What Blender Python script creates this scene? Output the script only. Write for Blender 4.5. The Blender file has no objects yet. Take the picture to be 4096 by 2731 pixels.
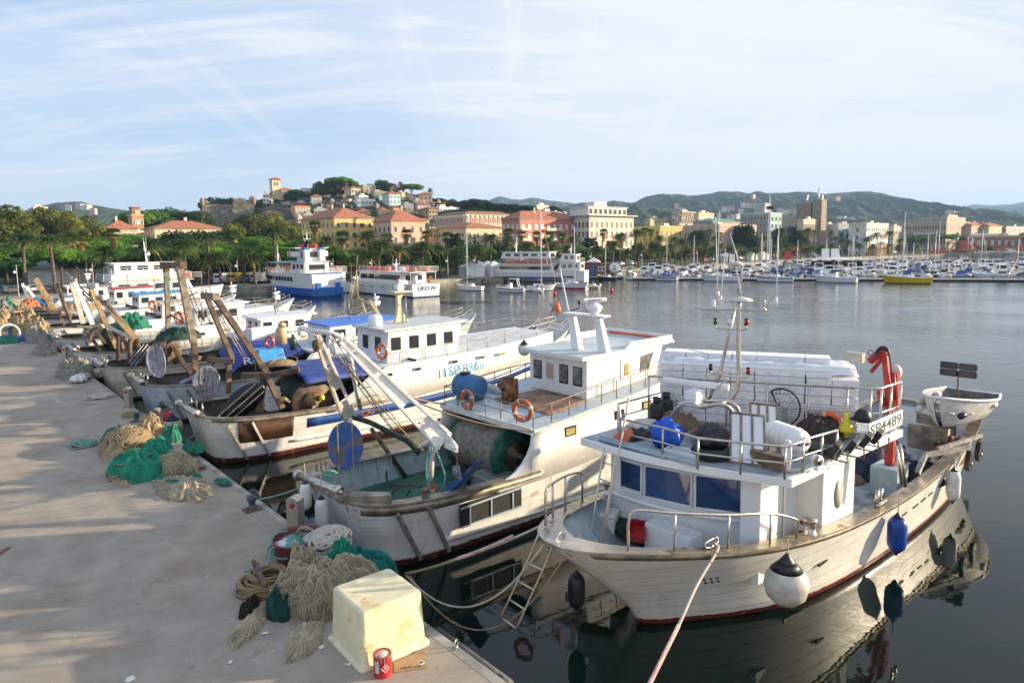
import bpy,bmesh,math,random
from math import sin,cos,pi,radians,sqrt,atan2
from mathutils import Vector as Vc,Matrix,noise
random.seed(7)
def sv(n,i,v):n.inputs[i].default_value=v
en=enumerate;rg=range
S=bpy.context.scene
C=S.collection
F=2731.0;PITCH=radians(6.0);ROLL=radians(-0.65);CH=9.0
PYC=980+F*math.tan(PITCH)
cd=bpy.data.cameras.new('camera');cam=bpy.data.objects.new('camera',cd);C.objects.link(cam)
cd.sensor_width=36.0;cd.lens=36.0*F/4096.0
cd.shift_y=(PYC-1365.5)/4096.0
cd.clip_start=0.1;cd.clip_end=40000
cam.location=(0,0,CH)
cam.rotation_euler=(Matrix.Rotation(pi/2-PITCH,3,'X')@Matrix.Rotation(ROLL,3,'Z')).to_euler()
S.camera=cam
S.render.resolution_x=1024;S.render.resolution_y=682
S.view_settings.view_transform='Standard';S.view_settings.look='None'
S.view_settings.exposure=1.12;S.view_settings.gamma=1
SUN_EL=radians(12.5);SUN_AZ=radians(8)
sd=Vc((cos(SUN_EL)*cos(SUN_AZ),cos(SUN_EL)*sin(SUN_AZ),sin(SUN_EL)))
ld=bpy.data.lights.new('sun','SUN');lo=bpy.data.objects.new('sun',ld);C.objects.link(lo)
ld.energy=5.0;ld.angle=radians(0.6);ld.color=(1.0,0.82,0.58)
lo.rotation_euler=sd.to_track_quat('Z','Y').to_euler()
W=bpy.data.worlds.new('World');S.world=W;W.use_nodes=True
nt=W.node_tree;nt.nodes.clear()
def N(t,**k):
 n=nt.nodes.new(t)
 for a,b in k.items():setattr(n,a,b)
 return n
def L(a,b):nt.links.new(a,b)
out=N('ShaderNodeOutputWorld');bg=N('ShaderNodeBackground');L(bg.outputs[0],out.inputs[0])
sv(bg,'Strength',0.076)
sky=N('ShaderNodeTexSky',sky_type='NISHITA',sun_disc=False,sun_elevation=SUN_EL,sun_rotation=pi/2-SUN_AZ)
sky.air_density=1.0;sky.dust_density=1.0;sky.ozone_density=1.6
tc=N('ShaderNodeTexCoord')
sep=N('ShaderNodeSeparateXYZ');L(tc.outputs['Generated'],sep.inputs[0])
mz=N('ShaderNodeMath',operation='MAXIMUM');L(sep.outputs['Z'],mz.inputs[0]);sv(mz,1,0.0)
az=N('ShaderNodeMath',operation='ADD');L(mz.outputs[0],az.inputs[0]);sv(az,1,0.16)
dx=N('ShaderNodeMath',operation='DIVIDE');L(sep.outputs['X'],dx.inputs[0]);L(az.outputs[0],dx.inputs[1])
dy=N('ShaderNodeMath',operation='DIVIDE');L(sep.outputs['Y'],dy.inputs[0]);L(az.outputs[0],dy.inputs[1])
cb=N('ShaderNodeCombineXYZ');L(dx.outputs[0],cb.inputs[0]);L(dy.outputs[0],cb.inputs[1])
def cloud(rot,sc,scale,detail,rough,dist,lo_,hi_,off=(0,0,0)):
 mp=N('ShaderNodeMapping');sv(mp,'Rotation',(0,0,rot));sv(mp,'Scale',sc)
 sv(mp,'Location',off)
 L(cb.outputs[0],mp.inputs[0])
 n=N('ShaderNodeTexNoise');sv(n,'Scale',scale);sv(n,'Detail',detail)
 sv(n,'Roughness',rough);sv(n,'Distortion',dist)
 L(mp.outputs[0],n.inputs['Vector'])
 r=N('ShaderNodeMapRange',interpolation_type='SMOOTHSTEP');sv(r,1,lo_);sv(r,2,hi_)
 L(n.outputs['Fac'],r.inputs[0]);return r.outputs[0]
c1=cloud(0.25,(0.5,1.1,1),0.55,7,0.55,0.6,0.34,0.60,(3.1,1.7,0))
c2=cloud(-0.35,(0.5,2.0,1),1.3,11,0.66,1.6,0.44,0.68,(1.0,0.4,0))
c3=cloud(0.9,(3.6,0.5,1),1.1,11,0.65,1.2,0.50,0.76,(5.0,2.0,0))
a1=N('ShaderNodeMath',operation='MULTIPLY');L(c1,a1.inputs[0]);sv(a1,1,0.55)
a2=N('ShaderNodeMath',operation='MULTIPLY_ADD');L(c2,a2.inputs[0]);sv(a2,1,0.48);L(a1.outputs[0],a2.inputs[2])
a3=N('ShaderNodeMath',operation='MULTIPLY_ADD');L(c3,a3.inputs[0]);sv(a3,1,0.32);L(a2.outputs[0],a3.inputs[2])
gx=N('ShaderNodeMapRange',interpolation_type='SMOOTHSTEP');L(sep.outputs['X'],gx.inputs[0]);sv(gx,1,-0.45);sv(gx,2,0.35)
sv(gx,3,-0.12);sv(gx,4,0.42)
a4=N('ShaderNodeMath',operation='ADD',use_clamp=True);L(a3.outputs[0],a4.inputs[0]);L(gx.outputs[0],a4.inputs[1])
cc=N('ShaderNodeMixRGB');sv(cc,1,(3.7,4.6,6.6,1));sv(cc,2,(5.55,5.75,6.15,1))
zr=N('ShaderNodeMapRange');L(sep.outputs['Z'],zr.inputs[0]);sv(zr,1,0.0);sv(zr,2,0.35)
blue=N('ShaderNodeMixRGB');L(zr.outputs[0],blue.inputs[0]);sv(blue,1,(4.7,5.4,6.2,1));sv(blue,2,(2.15,3.5,5.9,1))
skm=N('ShaderNodeMixRGB');sv(skm,0,0.8);L(sky.outputs[0],skm.inputs[1]);L(blue.outputs[0],skm.inputs[2])
L(a4.outputs[0],cc.inputs[0]);L(skm.outputs[0],cc.inputs[1])
L(cc.outputs[0],bg.inputs['Color'])
S.render.engine='CYCLES'
S.cycles.max_bounces=6;S.cycles.diffuse_bounces=3;S.cycles.glossy_bounces=3;S.cycles.transparent_max_bounces=8
S.cycles.volume_bounces=0
def ray(px,py):
 x=(px-2048)/F;y=-(py-PYC)/F
 c,s=cos(ROLL),sin(ROLL)
 xr=c*x-s*y;yr=s*x+c*y
 return Vc((xr,cos(PITCH)+yr*sin(PITCH),-sin(PITCH)+yr*cos(PITCH)))
CAM=Vc((0,0,CH))
def G(px,py,z=0.0):
 d=ray(px,py);return CAM+d*((z-CH)/d.z)
def D(px,py,Y):
 d=ray(px,py);return CAM+d*(Y/d.y)
Q0=G(1169,2095,1.2);Q0.z=0
_q=G(377,1512,1.2);_q.z=0
U=(_q-Q0).normalized();V=Vc((U.y,-U.x,0));TH=atan2(V.y,V.x)
def toQ(p):
 d=Vc(p)-Q0;return Vc((d.dot(V),d.dot(U),p[2]))
def fromQ(x,y,z=0.0):return Vc((0,0,z))+Q0+V*x+U*y
def _pl(px,py,n,c):
 d=ray(px,py);k=(c-(CAM-Q0).dot(n))/d.dot(n);return toQ(CAM+d*k)
def PY_(px,py,y):return _pl(px,py,U,y)
def PX_(px,py,x):return _pl(px,py,V,x)
def PZ_(px,py,z):return toQ(G(px,py,z))
def z1(x,y):return 2000+x/1.1202,1000+y/1.1202
def z2(x,y):return 2300+x/2.091,1350+y/2.091
def z3(x,y):return 3100+x/2.0904,1350+y/2.0904
def z4(x,y):return 1900+x/1.8092,1900+y/1.8092
def z5(x,y):return 2900+x/1.8871,1900+y/1.8871
def c2_(x,y):return 1100+x/1.47,1200+y/1.47
def d2(x,y):return 1100+x/2.24,1550+y/2.24
def e2(x,y):return 1700+x/2.24,1100+y/2.24
def f2(x,y):return 600+x/2.091,1100+y/2.091
def g2(x,y):return x/2.24,1000+y/2.24
def h2(x,y):return 800+x/2.007,1950+y/2.007
def cr(pts,n=8,closed=False):
 P=[Vc(p)for p in pts];out=[]
 m=len(P);rng=m if closed else m-1
 for i in rg(rng):
  if closed:a,b,c,d=P[i-1],P[i],P[(i+1)%m],P[(i+2)%m]
  else:a,b,c,d=P[max(i-1,0)],P[i],P[i+1],P[min(i+2,m-1)]
  for k in rg(n):
   t=k/n
   out.append(0.5*((2*b)+(c-a)*t+(2*a-5*b+4*c-d)*t*t+(3*b-a-3*c+d)*t**3))
 if not closed:out.append(P[-1])
 return out
def lerp(a,b,t):return a+(b-a)*t
def itp(tab,x):
 if x<=tab[0][0]:return tab[0][1]
 for(x0,y0),(x1,y1)in zip(tab,tab[1:]):
  if x<=x1:
   t=(x-x0)/(x1-x0);t=t*t*(3-2*t)*.5+t*.5;return y0+(y1-y0)*t
 return tab[-1][1]
class MB:
 def __init__(s):s.v=[];s.f=[];s.s=[];s.m=[];s.mi=0
 def add(s,vs,fs,sm=False):
  o=len(s.v);s.v+=[tuple(p)for p in vs]
  for f in fs:s.f.append([i+o for i in f]);s.s.append(sm);s.m.append(s.mi)
  return s
 def box(s,c,d,rz=0,tp=1.0,M=None):
  x,y,z=d[0]/2,d[1]/2,d[2]/2;vs=[]
  for k,sc in((-1,1.0),(1,tp)):
   for a,b in((-1,-1),(1,-1),(1,1),(-1,1)):
    p=Vc((a*x*sc,b*y*sc,k*z))
    if rz:p=Matrix.Rotation(rz,3,'Z')@p
    if M:p=M@p
    vs.append(p+Vc(c))
  return s.add(vs,[(0,3,2,1),(4,5,6,7),(0,1,5,4),(1,2,6,5),(2,3,7,6),(3,0,4,7)])
 def beam(s,a,b,w,h,up=(0,0,1),w2=None,h2_=None):
  a=Vc(a);b=Vc(b);d=(b-a).normalized();up=Vc(up)
  if abs(d.dot(up))>.98:up=Vc((1,0,0))
  sd_=d.cross(up).normalized();u2=sd_.cross(d)
  w2=w if w2 is None else w2;hh=h if h2_ is None else h2_;vs=[]
  for p,ww,h_ in((a,w,h),(b,w2,hh)):
   for i,j in((-1,-1),(1,-1),(1,1),(-1,1)):vs.append(p+sd_*(i*ww/2)+u2*(j*h_/2))
  return s.add(vs,[(0,3,2,1),(4,5,6,7),(0,1,5,4),(1,2,6,5),(2,3,7,6),(3,0,4,7)])
 def tube(s,pts,r,n=8,closed=False,cap=True):
  P=[Vc(p)for p in pts];m=len(P);rings=[]
  up=None
  for i in rg(m):
   if closed:t=P[(i+1)%m]-P[i-1]
   else:t=P[min(i+1,m-1)]-P[max(i-1,0)]
   if t.length<1e-9:t=Vc((0,0,1))
   t.normalize()
   if up is None:up=Vc((0,0,1))if abs(t.z)<.9 else Vc((1,0,0))
   x=up-t*up.dot(t)
   if x.length<1e-4:x=t.orthogonal()
   x.normalize();y=t.cross(x);up=x
   rr=r[i]if isinstance(r,(list,tuple))else r
   rings.append([P[i]+(x*cos(2*pi*k/n)+y*sin(2*pi*k/n))*rr for k in rg(n)])
  vs=[p for q in rings for p in q];fs=[]
  for i in rg(m if closed else m-1):
   j=(i+1)%m
   for k in rg(n):fs.append((i*n+k,i*n+(k+1)%n,j*n+(k+1)%n,j*n+k))
  if cap and not closed:fs.append(tuple(rg(n))[::-1]);fs.append(tuple((m-1)*n+k for k in rg(n)))
  return s.add(vs,fs,n>5)
 def lathe(s,prof,c=(0,0,0),n=20,M=None,sx=1.0,sy=1.0):
  vs=[];fs=[]
  for(r,z)in prof:
   for k in rg(n):
    p=Vc((cos(2*pi*k/n)*r*sx,sin(2*pi*k/n)*r*sy,z))
    if M:p=M@p
    vs.append(p+Vc(c))
  for i in rg(len(prof)-1):
   for k in rg(n):fs.append((i*n+k,i*n+(k+1)%n,(i+1)*n+(k+1)%n,(i+1)*n+k))
  fs.append(tuple(rg(n))[::-1]);fs.append(tuple((len(prof)-1)*n+k for k in rg(n)))
  return s.add(vs,fs,True)
 def ball(s,c,r,n=14,sz=1.0):
  pr=[(max(1e-3,sin(pi*i/8))*r,-cos(pi*i/8)*r*sz)for i in rg(9)]
  return s.lathe(pr,c,n)
 def prism(s,poly,dirv,sm=False):
  "closed planar polygon extruded by a vector"
  a=[Vc(p)for p in poly];d=Vc(dirv);n=len(a)
  fs=[tuple(rg(n))[::-1],tuple(rg(n,2*n))]+[(i,(i+1)%n,n+(i+1)%n,n+i)for i in rg(n)]
  return s.add(a+[p+d for p in a],fs,sm)
 def grid(s,rows,sm=True,closed=False):
  m=len(rows[0]);vs=[p for r in rows for p in r];fs=[]
  for i in rg(len(rows)-1):
   for k in rg(m if closed else m-1):
    j=(k+1)%m;fs.append((i*m+k,i*m+j,(i+1)*m+j,(i+1)*m+k))
  return s.add(vs,fs,sm)
 def torus(s,c,R,r,M=None,n=24,k=8):
  pts=[]
  for i in rg(n):
   p=Vc((cos(2*pi*i/n)*R,sin(2*pi*i/n)*R,0))
   if M:p=M@p
   pts.append(p+Vc(c))
  return s.tube(pts,r,k,closed=True)
 def B(s,name,mat=None,parent=None,bevel=0,fix=True,mats=None,solid=0):
  me=bpy.data.meshes.new(name);me.from_pydata(s.v,[],s.f)
  me.polygons.foreach_set('use_smooth',s.s)
  for m_ in(mats or[mat]):
   if m_:me.materials.append(m_)
  if mats:me.polygons.foreach_set('material_index',s.m)
  if fix and len(s.f)<60000:
   bm=bmesh.new();bm.from_mesh(me);bmesh.ops.recalc_face_normals(bm,faces=bm.faces);bm.to_mesh(me);bm.free()
  me.update();o=bpy.data.objects.new(name,me);C.objects.link(o)
  if parent:o.parent=parent
  if solid:md=o.modifiers.new('s','SOLIDIFY');md.thickness=solid;md.offset=-1
  if bevel:
   md=o.modifiers.new('b','BEVEL');md.width=bevel;md.segments=2;md.limit_method='ANGLE';md.angle_limit=radians(40)
  return o
def tag(o,label=None,cat=None,group=None,kind=None):
 if label:o['label']=label
 if cat:o['category']=cat
 if group:o['group']=group
 if kind:o['kind']=kind
 return o
def empty(name,loc,rz=0.0,label=None,cat=None,group=None):
 o=bpy.data.objects.new(name,None);C.objects.link(o);o.location=loc;o.rotation_euler=(0,0,rz);o.empty_display_size=.1
 return tag(o,label,cat,group)
def qthing(name,x,y,z,label,cat,group=None):
 "an Empty in the quay frame: children use x outwards, y along the quay, relative to (x, y, z)"
 return empty(name,fromQ(x,y,z),TH,label,cat,group)
CH_={}
def kids(o):
 if not CH_.get('n')==len(bpy.data.objects):
  CH_.clear();CH_['n']=len(bpy.data.objects)
  for q in bpy.data.objects:
   if q.parent:CH_.setdefault(q.parent.name,[]).append(q)
 return CH_.get(o.name,[])
def tree_of(o):return[(k,tree_of(k))for k in kids(o)]
def _cp(tr,par):
 for k,sub in tr:
  c=k.copy();C.objects.link(c);c.parent=par;_cp(sub,c)
def dup(o,tr,loc,rz=0.0,sc=None,label=None,group=None):
 c=o.copy();C.objects.link(c);c.location=loc;c.rotation_euler=(0,0,rz)
 if sc:c.scale=sc if isinstance(sc,tuple)else(sc,sc,sc)
 if label:c['label']=label
 if group:c['group']=group
 _cp(tr,c);return c
def text(parent,s,size,loc,M,mat,name='lettering',ext=0.004,xs=1.0,shear=0.0,fit=None):
 cu=bpy.data.curves.new(name,'FONT');cu.body=s;cu.size=size;cu.extrude=ext;cu.align_x='CENTER';cu.align_y='CENTER';cu.shear=shear;cu.offset=size*.006;cu.resolution_u=3
 t=bpy.data.objects.new(name,cu);C.objects.link(t);bpy.context.view_layer.update()
 me=bpy.data.meshes.new_from_object(t.evaluated_get(bpy.context.evaluated_depsgraph_get()))
 bpy.data.objects.remove(t);bpy.data.curves.remove(cu)
 if fit:
  xx=[v.co.x for v in me.vertices];yy=[v.co.y for v in me.vertices];cx_,cy_=(max(xx)+min(xx))/2,(max(yy)+min(yy))/2;fx=fit[0]/(max(xx)-min(xx));fy=fit[1]/(max(yy)-min(yy))
  for v in me.vertices:v.co.x=(v.co.x-cx_)*fx;v.co.y=(v.co.y-cy_)*fy
 for v in me.vertices:v.co=(M@Vc((v.co.x*xs,v.co.y,v.co.z)))+Vc(loc)
 me.materials.clear();me.materials.append(mat);me.name=name
 o=bpy.data.objects.new(name,me);C.objects.link(o);o.parent=parent;return o
def frame(x,y):
 "matrix whose columns are text right, text up and the outward normal"
 x=Vc(x).normalized();y=Vc(y);y=(y-x*y.dot(x)).normalized();z=x.cross(y)
 return Matrix((x,y,z)).transposed()
MAT={}
def mat(name,col,rough=.6,metal=0.0,var=.12,vs=3.0,bump=0.0,bs=40.0,rust=0.0,rcol=(.16,.055,.02),rs=2.0,streak=0.0,band=None,spec=.5,wave=None,trans=0.0,ior=1.45,rnd=0.0,alpha=None,planks=0.0,scol=(.12,.08,.05),rlo=.5,emis=None,sub=None,coat=0.0,vdet=5):
 if name in MAT:return MAT[name]
 m=bpy.data.materials.new(name);m.use_nodes=True;MAT[name]=m
 t=m.node_tree;b=t.nodes['Principled BSDF']
 def n(ty,**k):
  q=t.nodes.new(ty)
  for a,c in k.items():setattr(q,a,c)
  return q
 lk=t.links.new
 sv(b,'Roughness',rough);sv(b,'Metallic',metal)
 sv(b,'Specular IOR Level',spec);sv(b,'Coat Weight',coat);sv(b,'Coat Roughness',.12)
 if trans:sv(b,'Transmission Weight',trans);sv(b,'IOR',ior)
 if emis:sv(b,'Emission Color',(*emis[0],1));sv(b,'Emission Strength',emis[1])
 co=n('ShaderNodeTexCoord').outputs['Object']
 def noi(scale,det=4,ro=.55,vec=None,dis=0.0):
  q=n('ShaderNodeTexNoise');sv(q,'Scale',scale);sv(q,'Detail',det);sv(q,'Roughness',ro)
  sv(q,'Distortion',dis);lk(vec or co,q.inputs['Vector']);return q.outputs['Fac']
 def ramp(x,a,c):
  q=n('ShaderNodeMapRange',interpolation_type='SMOOTHSTEP');sv(q,1,a);sv(q,2,c);lk(x,q.inputs[0]);return q.outputs[0]
 def mix(f,a,c,bt='MIX'):
  q=n('ShaderNodeMixRGB',blend_type=bt)
  for i,x in en((f,a,c)):
   if isinstance(x,(int,float)):sv(q,i,x if i==0 else(x,x,x,1))
   elif isinstance(x,tuple):sv(q,i,(*x[:3],1))
   else:lk(x,q.inputs[i])
  return q.outputs[0]
 def mth(op,a,c=0.0,cl=False):
  q=n('ShaderNodeMath',operation=op,use_clamp=cl)
  for i,x in en((a,c)):
   if isinstance(x,(int,float)):sv(q,i,x)
   else:lk(x,q.inputs[i])
  return q.outputs[0]
 sp=n('ShaderNodeSeparateXYZ');lk(co,sp.inputs[0]);Z=sp.outputs['Z']
 d=tuple(x*(1-var*1.6)for x in col);h=tuple(min(1,x*(1+var*.8))for x in col)
 c=mix(ramp(noi(vs,vdet),.3,.7),d,h)
 if sub:c=mix(ramp(noi(sub[1],5,.6),sub[2],sub[3]),c,sub[0])
 if band:
  edge=mth('MULTIPLY',mth('SUBTRACT',noi(6,5),.5),.10)
  zz=mth('ADD',Z,edge)
  for zt,bc in band:c=mix(ramp(zz,zt+.012,zt-.012),c,bc)
 hgt=None
 if planks:
  w=n('ShaderNodeMath',operation='FRACT');lk(mth('MULTIPLY',mth('ADD',Z,mth('MULTIPLY',noi(.5,2),.03)),1/planks),w.inputs[0])
  ln=mth('MULTIPLY',ramp(w.outputs[0],.10,0.0),ramp(noi(1.6,3),.3,.55));c=mix(mth('MULTIPLY',ln,.45),c,(.2,.17,.14));hgt=mth('MULTIPLY',ln,-.6)
 if streak:
  mp=n('ShaderNodeMapping');sv(mp,'Scale',(5,5,.35));lk(co,mp.inputs[0])
  s_=mth('MULTIPLY',ramp(noi(1.0,6,.65,mp.outputs[0]),.52,.78),ramp(noi(.5,2),.35,.6));c=mix(mth('MULTIPLY',s_,streak),c,scol)
 rz=None
 if rust:
  r_=ramp(noi(rs,9,.68),rlo+.12-rust*.25,rlo+.26-rust*.25)
  r2=mix(noi(9,5),tuple(x*.5 for x in rcol),tuple(min(1,x*1.7)for x in rcol));c=mix(r_,c,r2);rz=r_
 if wave:
  w=n('ShaderNodeTexWave',wave_type='BANDS',bands_direction='DIAGONAL');sv(w,'Scale',wave[0]);sv(w,'Distortion',wave[3])
  sv(w,'Detail',1);lk(co,w.inputs['Vector']);c=mix(mth('MULTIPLY',w.outputs['Fac'],wave[1]),c,wave[2]);hgt=w.outputs['Fac']
 if rnd:
  oi=n('ShaderNodeObjectInfo');hv=n('ShaderNodeHueSaturation');lk(c,hv.inputs['Color'])
  q=n('ShaderNodeMapRange');lk(oi.outputs['Random'],q.inputs[0]);sv(q,3,1-rnd);sv(q,4,1+rnd);lk(q.outputs[0],hv.inputs['Value'])
  q=n('ShaderNodeMapRange');lk(oi.outputs['Random'],q.inputs[0]);sv(q,3,.5+rnd*.06);sv(q,4,.5-rnd*.06);lk(q.outputs[0],hv.inputs['Hue'])
  c=hv.outputs[0]
 lk(c,b.inputs['Base Color'])
 if rz:lk(mix(rz,rough,.9),b.inputs['Roughness'])
 if bump or hgt:
  bn=n('ShaderNodeBump');sv(bn,'Strength',max(bump,.3 if hgt else 0));sv(bn,'Distance',.02)
  x=noi(bs,5,.6)
  if hgt:x=mth('ADD',x,mth('MULTIPLY',hgt,1.5))
  lk(x,bn.inputs['Height']);lk(bn.outputs[0],b.inputs['Normal'])
 if alpha:sv(b,'Alpha',alpha)
 return m
stainin=mat('stained_bulwark',(.13,.13,.125),.7,var=.4,vs=1.5,rust=.35,streak=.6);darkdeck=mat('dark_work_deck',(.07,.055,.04),.7,var=.5,vs=2,rust=.3)
boatwhite=mat('white_boat_paint',(.80,.79,.75),.32,streak=.25,scol=(.45,.33,.2),var=.05,coat=.3)
cW=mat('clean_white_paint',(.80,.80,.79),.35,var=.04,vs=1.5)
oldwhite=mat('weathered_white_paint',(.72,.71,.67),.5,rust=.1,streak=.7,scol=(.30,.18,.09),var=.1)
steel=mat('stainless_steel',(.58,.53,.46),.28,.9,var=.12,vs=8)
dS=mat('weathered_steel',(.36,.33,.29),.5,.6,var=.25,vs=5,rust=.15,bump=.1)
galv=mat('dull_cap_steel',(.34,.29,.22),.42,.55,var=.3,vs=2.5,rust=.22,rcol=(.2,.11,.05))
rW=mat('brown_gantry_steel',(.15,.10,.065),.65,.1,var=.35,vs=3,rust=.35,rcol=(.12,.06,.03),bump=.3,bs=25,streak=.4)
gW=mat('greyed_timber',(.25,.20,.15),.8,var=.3,vs=4,bump=.4,bs=30,streak=.5)
whitearm=mat('chipped_white_steel',(.76,.75,.70),.42,rust=.16,rcol=(.33,.14,.05),rs=3,streak=.4,scol=(.4,.2,.08))
bluegrey=mat('blue_grey_deck_paint',(.36,.45,.49),.55,var=.12,vs=2,rust=.12,rcol=(.4,.36,.3),bump=.1)
greydeck=mat('grey_deck_paint',(.34,.37,.38),.45,var=.15,vs=2.5,rust=.08,rcol=(.25,.22,.18))
greendeck=mat('green_deck_paint',(.03,.13,.09),.5,var=.35,vs=2,rust=.3,rcol=(.06,.07,.06))
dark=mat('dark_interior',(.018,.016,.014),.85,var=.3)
black=mat('black_rubber',(.015,.015,.017),.45,var=.2)
blacksteel=mat('oily_black_steel',(.02,.02,.02),.4,.3,var=.5,rust=.25,rcol=(.07,.04,.02),rs=4)
glassd=mat('dark_window_glass',(.03,.035,.04),.06,spec=.8,var=.3,vs=1.5)
glassy=mat('yellowed_curtain_glass',(.48,.38,.14),.3,var=.25)
glassg=mat('grey_window_pane',(.20,.20,.19),.25,var=.35,vs=3)
glassb=mat('blue_tinted_glass',(.018,.065,.19),.04,spec=.9,var=.3,vs=1)
orange=mat('orange_life_ring',(.78,.13,.03),.45,var=.1)
fwhite=mat('faded_white_plastic',(.62,.58,.52),.55,var=.15,vs=4,rust=.15,rcol=(.25,.2,.16),rs=5)
navy=mat('navy_plastic',(.012,.02,.085),.35,var=.2)
ropew=mat('white_rope',(.62,.57,.48),.85,wave=(38,.45,(.28,.23,.17),0),bump=.4)
ropeb=mat('tan_rope',(.40,.29,.15),.9,wave=(34,.5,(.15,.1,.05),0),bump=.4)
ropeg=mat('pale_green_rope',(.20,.42,.38),.85,wave=(34,.5,(.1,.2,.18),0),bump=.4)
roped=mat('dark_rope',(.05,.05,.055),.9,wave=(34,.4,(.02,.02,.02),0))
ropeo=mat('orange_rope',(.50,.16,.07),.85,wave=(34,.5,(.25,.07,.03),0),bump=.4)
bluep=mat('blue_paint',(.015,.10,.33),.4,var=.15,vs=2)
tarpb=mat('blue_tarpaulin',(.025,.05,.25),.5,var=.2,vs=3,bump=.3,bs=6)
foam=mat('white_foam_box',(.82,.82,.83),.7,var=.04,bump=.3,bs=60)
redp=mat('red_paint',(.42,.02,.02),.35,var=.2,rust=.1)
greenp=mat('green_paint',(.02,.25,.14),.4,var=.2)
ltblue=mat('light_blue_paint',(.05,.28,.55),.45,var=.12)
def netmat(name,c1_,c2c,scale=24.0,hole=.5):
 if name in MAT:return MAT[name]
 m=mat(name,c1_,.9,var=.25,vs=5,bump=.5,bs=30)
 t=m.node_tree;b=t.nodes['Principled BSDF'];src=b.inputs['Base Color'].links[0].from_socket
 co=t.nodes.new('ShaderNodeTexCoord');v_=t.nodes.new('ShaderNodeTexVoronoi');v_.feature='DISTANCE_TO_EDGE';sv(v_,'Scale',scale);sv(v_,'Randomness',.55)
 t.links.new(co.outputs['Object'],v_.inputs['Vector'])
 r=t.nodes.new('ShaderNodeMapRange');sv(r,1,.05);sv(r,2,.22);t.links.new(v_.outputs['Distance'],r.inputs[0]);sv(r,4,hole)
 x=t.nodes.new('ShaderNodeMixRGB');t.links.new(r.outputs[0],x.inputs[0]);t.links.new(src,x.inputs[1]);sv(x,2,(*c2c,1))
 t.links.new(x.outputs[0],b.inputs['Base Color']);return m
netbeige=netmat('beige_net',(.50,.42,.28),(.10,.08,.05),22,.75)
netgreen=netmat('green_net',(.02,.20,.12),(.004,.07,.05),28,.6)
netteal=netmat('teal_net',(.008,.16,.14),(.004,.05,.05),30,.5)
nettan=netmat('tan_net',(.42,.31,.17),(.12,.08,.04),22,.6)
netbrown=netmat('brown_net',(.22,.15,.09),(.05,.035,.02),30,.6)
netgrey=netmat('grey_net',(.30,.28,.22),(.07,.06,.05),26,.6)
def lump(mb,c,rx,ry,rz_,seed=0,a=.18,n=3.0):
 rows=[]
 for i in rg(13):
  t=-pi/2+pi*i/12;row=[]
  for k in rg(24):
   p=2*pi*k/24;d=Vc((cos(t)*cos(p),cos(t)*sin(p),sin(t)));r=1+a*fbm((d.x*n+seed,d.y*n,d.z*n),4)+a*.5*sin(p*7+seed)*cos(t)
   row.append(Vc((c[0]+d.x*rx*r,c[1]+d.y*ry*r,max(c[2]+.01,c[2]+rz_+d.z*rz_*r))))
  rows.append(row)
 return mb.grid(rows,True,closed=True)
def fbm(p,o=4):return noise.fractal(Vc(p),1.0,2.0,o)
def mound(mb,c,rx,ry,h,rz=0,seed=0,folds=9,amp=.16,rings=16,seg=56,pw=.65):
 "a heap of cloth or net: a low dome with folds running down and over it"
 rows=[]
 for i in rg(rings+1):
  r=i/rings;row=[]
  for k in rg(seg):
   a=2*pi*k/seg
   wob=1+.22*fbm((cos(a)*1.3+seed,sin(a)*1.3,seed*.7),3)
   x=cos(a)*r*rx*wob;y=sin(a)*r*ry*wob
   z=h*max(0,1-r**2.4)**pw
   fo=sin(a*folds+5*fbm((x*1.1+seed,y*1.1,3),2)+r*3)
   z+=amp*h*fo*r*(1-r*.55)+h*.38*fbm((x*2.2/max(rx,.3)+seed,y*2.2/max(ry,.3),seed),4)*(1-r**3)
   z+=h*.10*fbm((x*7,y*7,seed+4),3)
   z=max(z,.015)if r<.97 else 0.0
   p=Matrix.Rotation(rz,3,'Z')@Vc((x,y,z));row.append(p+Vc(c))
  rows.append(row)
 mb.grid(rows,True,closed=True);return mb
def squiggle(mb,c,rx,ry,h,r,n=5,turns=2.5,seed=0,k=6,rz=0):
 "loose rope thrown over a heap"
 rr=random.Random(seed)
 for j in rg(n):
  pts=[];a0=rr.random()*6.3;ox=rr.uniform(-.35,.35)*rx;oy=rr.uniform(-.35,.35)*ry;s_=rr.uniform(.35,.75)
  for i in rg(int(turns*10)):
   a=a0+i*.63;q=s_*(1+.25*sin(i*.9+j));x=ox+cos(a)*rx*q;y=oy+sin(a)*ry*q
   d=min(1,(x/rx)**2+(y/ry)**2);z=h*(1-d)**.6+r+.03*rr.random()
   pts.append(Matrix.Rotation(rz,3,'Z')@Vc((x,y,z))+Vc(c))
  mb.tube(cr(pts,3),r,k)
 return mb
def rope(name,a,b,sag,r,m,label,cat='rope',n=18,group=None,extra=None):
 a=Vc(a);b=Vc(b);mb=MB();pts=[]
 o=a.copy()
 for i in rg(n+1):
  t=i/n;p=a.lerp(b,t);p.z-=sag*4*t*(1-t);pts.append(p-o)
 mb.tube(pts,r,6)
 if extra:extra(mb,pts)
 ob=mb.B(name,m);ob.location=o;return tag(ob,label,cat,group)
ORD=['first','second','third','fourth','fifth','sixth','seventh','eighth','ninth','tenth','eleventh','twelfth','thirteenth','fourteenth','fifteenth','sixteenth','seventeenth','eighteenth','nineteenth','twentieth']
def ordn(i):
 if i<20:return ORD[i]
 T=['','','twenty','thirty','forty','fifty','sixty','seventy','eighty','ninety'][(i+1)//10];r=(i+1)%10
 return(T+'-'+ORD[r-1])if r else{'twenty':'twentieth','thirty':'thirtieth','forty':'fortieth','fifty':'fiftieth','sixty':'sixtieth','seventy':'seventieth','eighty':'eightieth','ninety':'ninetieth'}[T]
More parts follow.
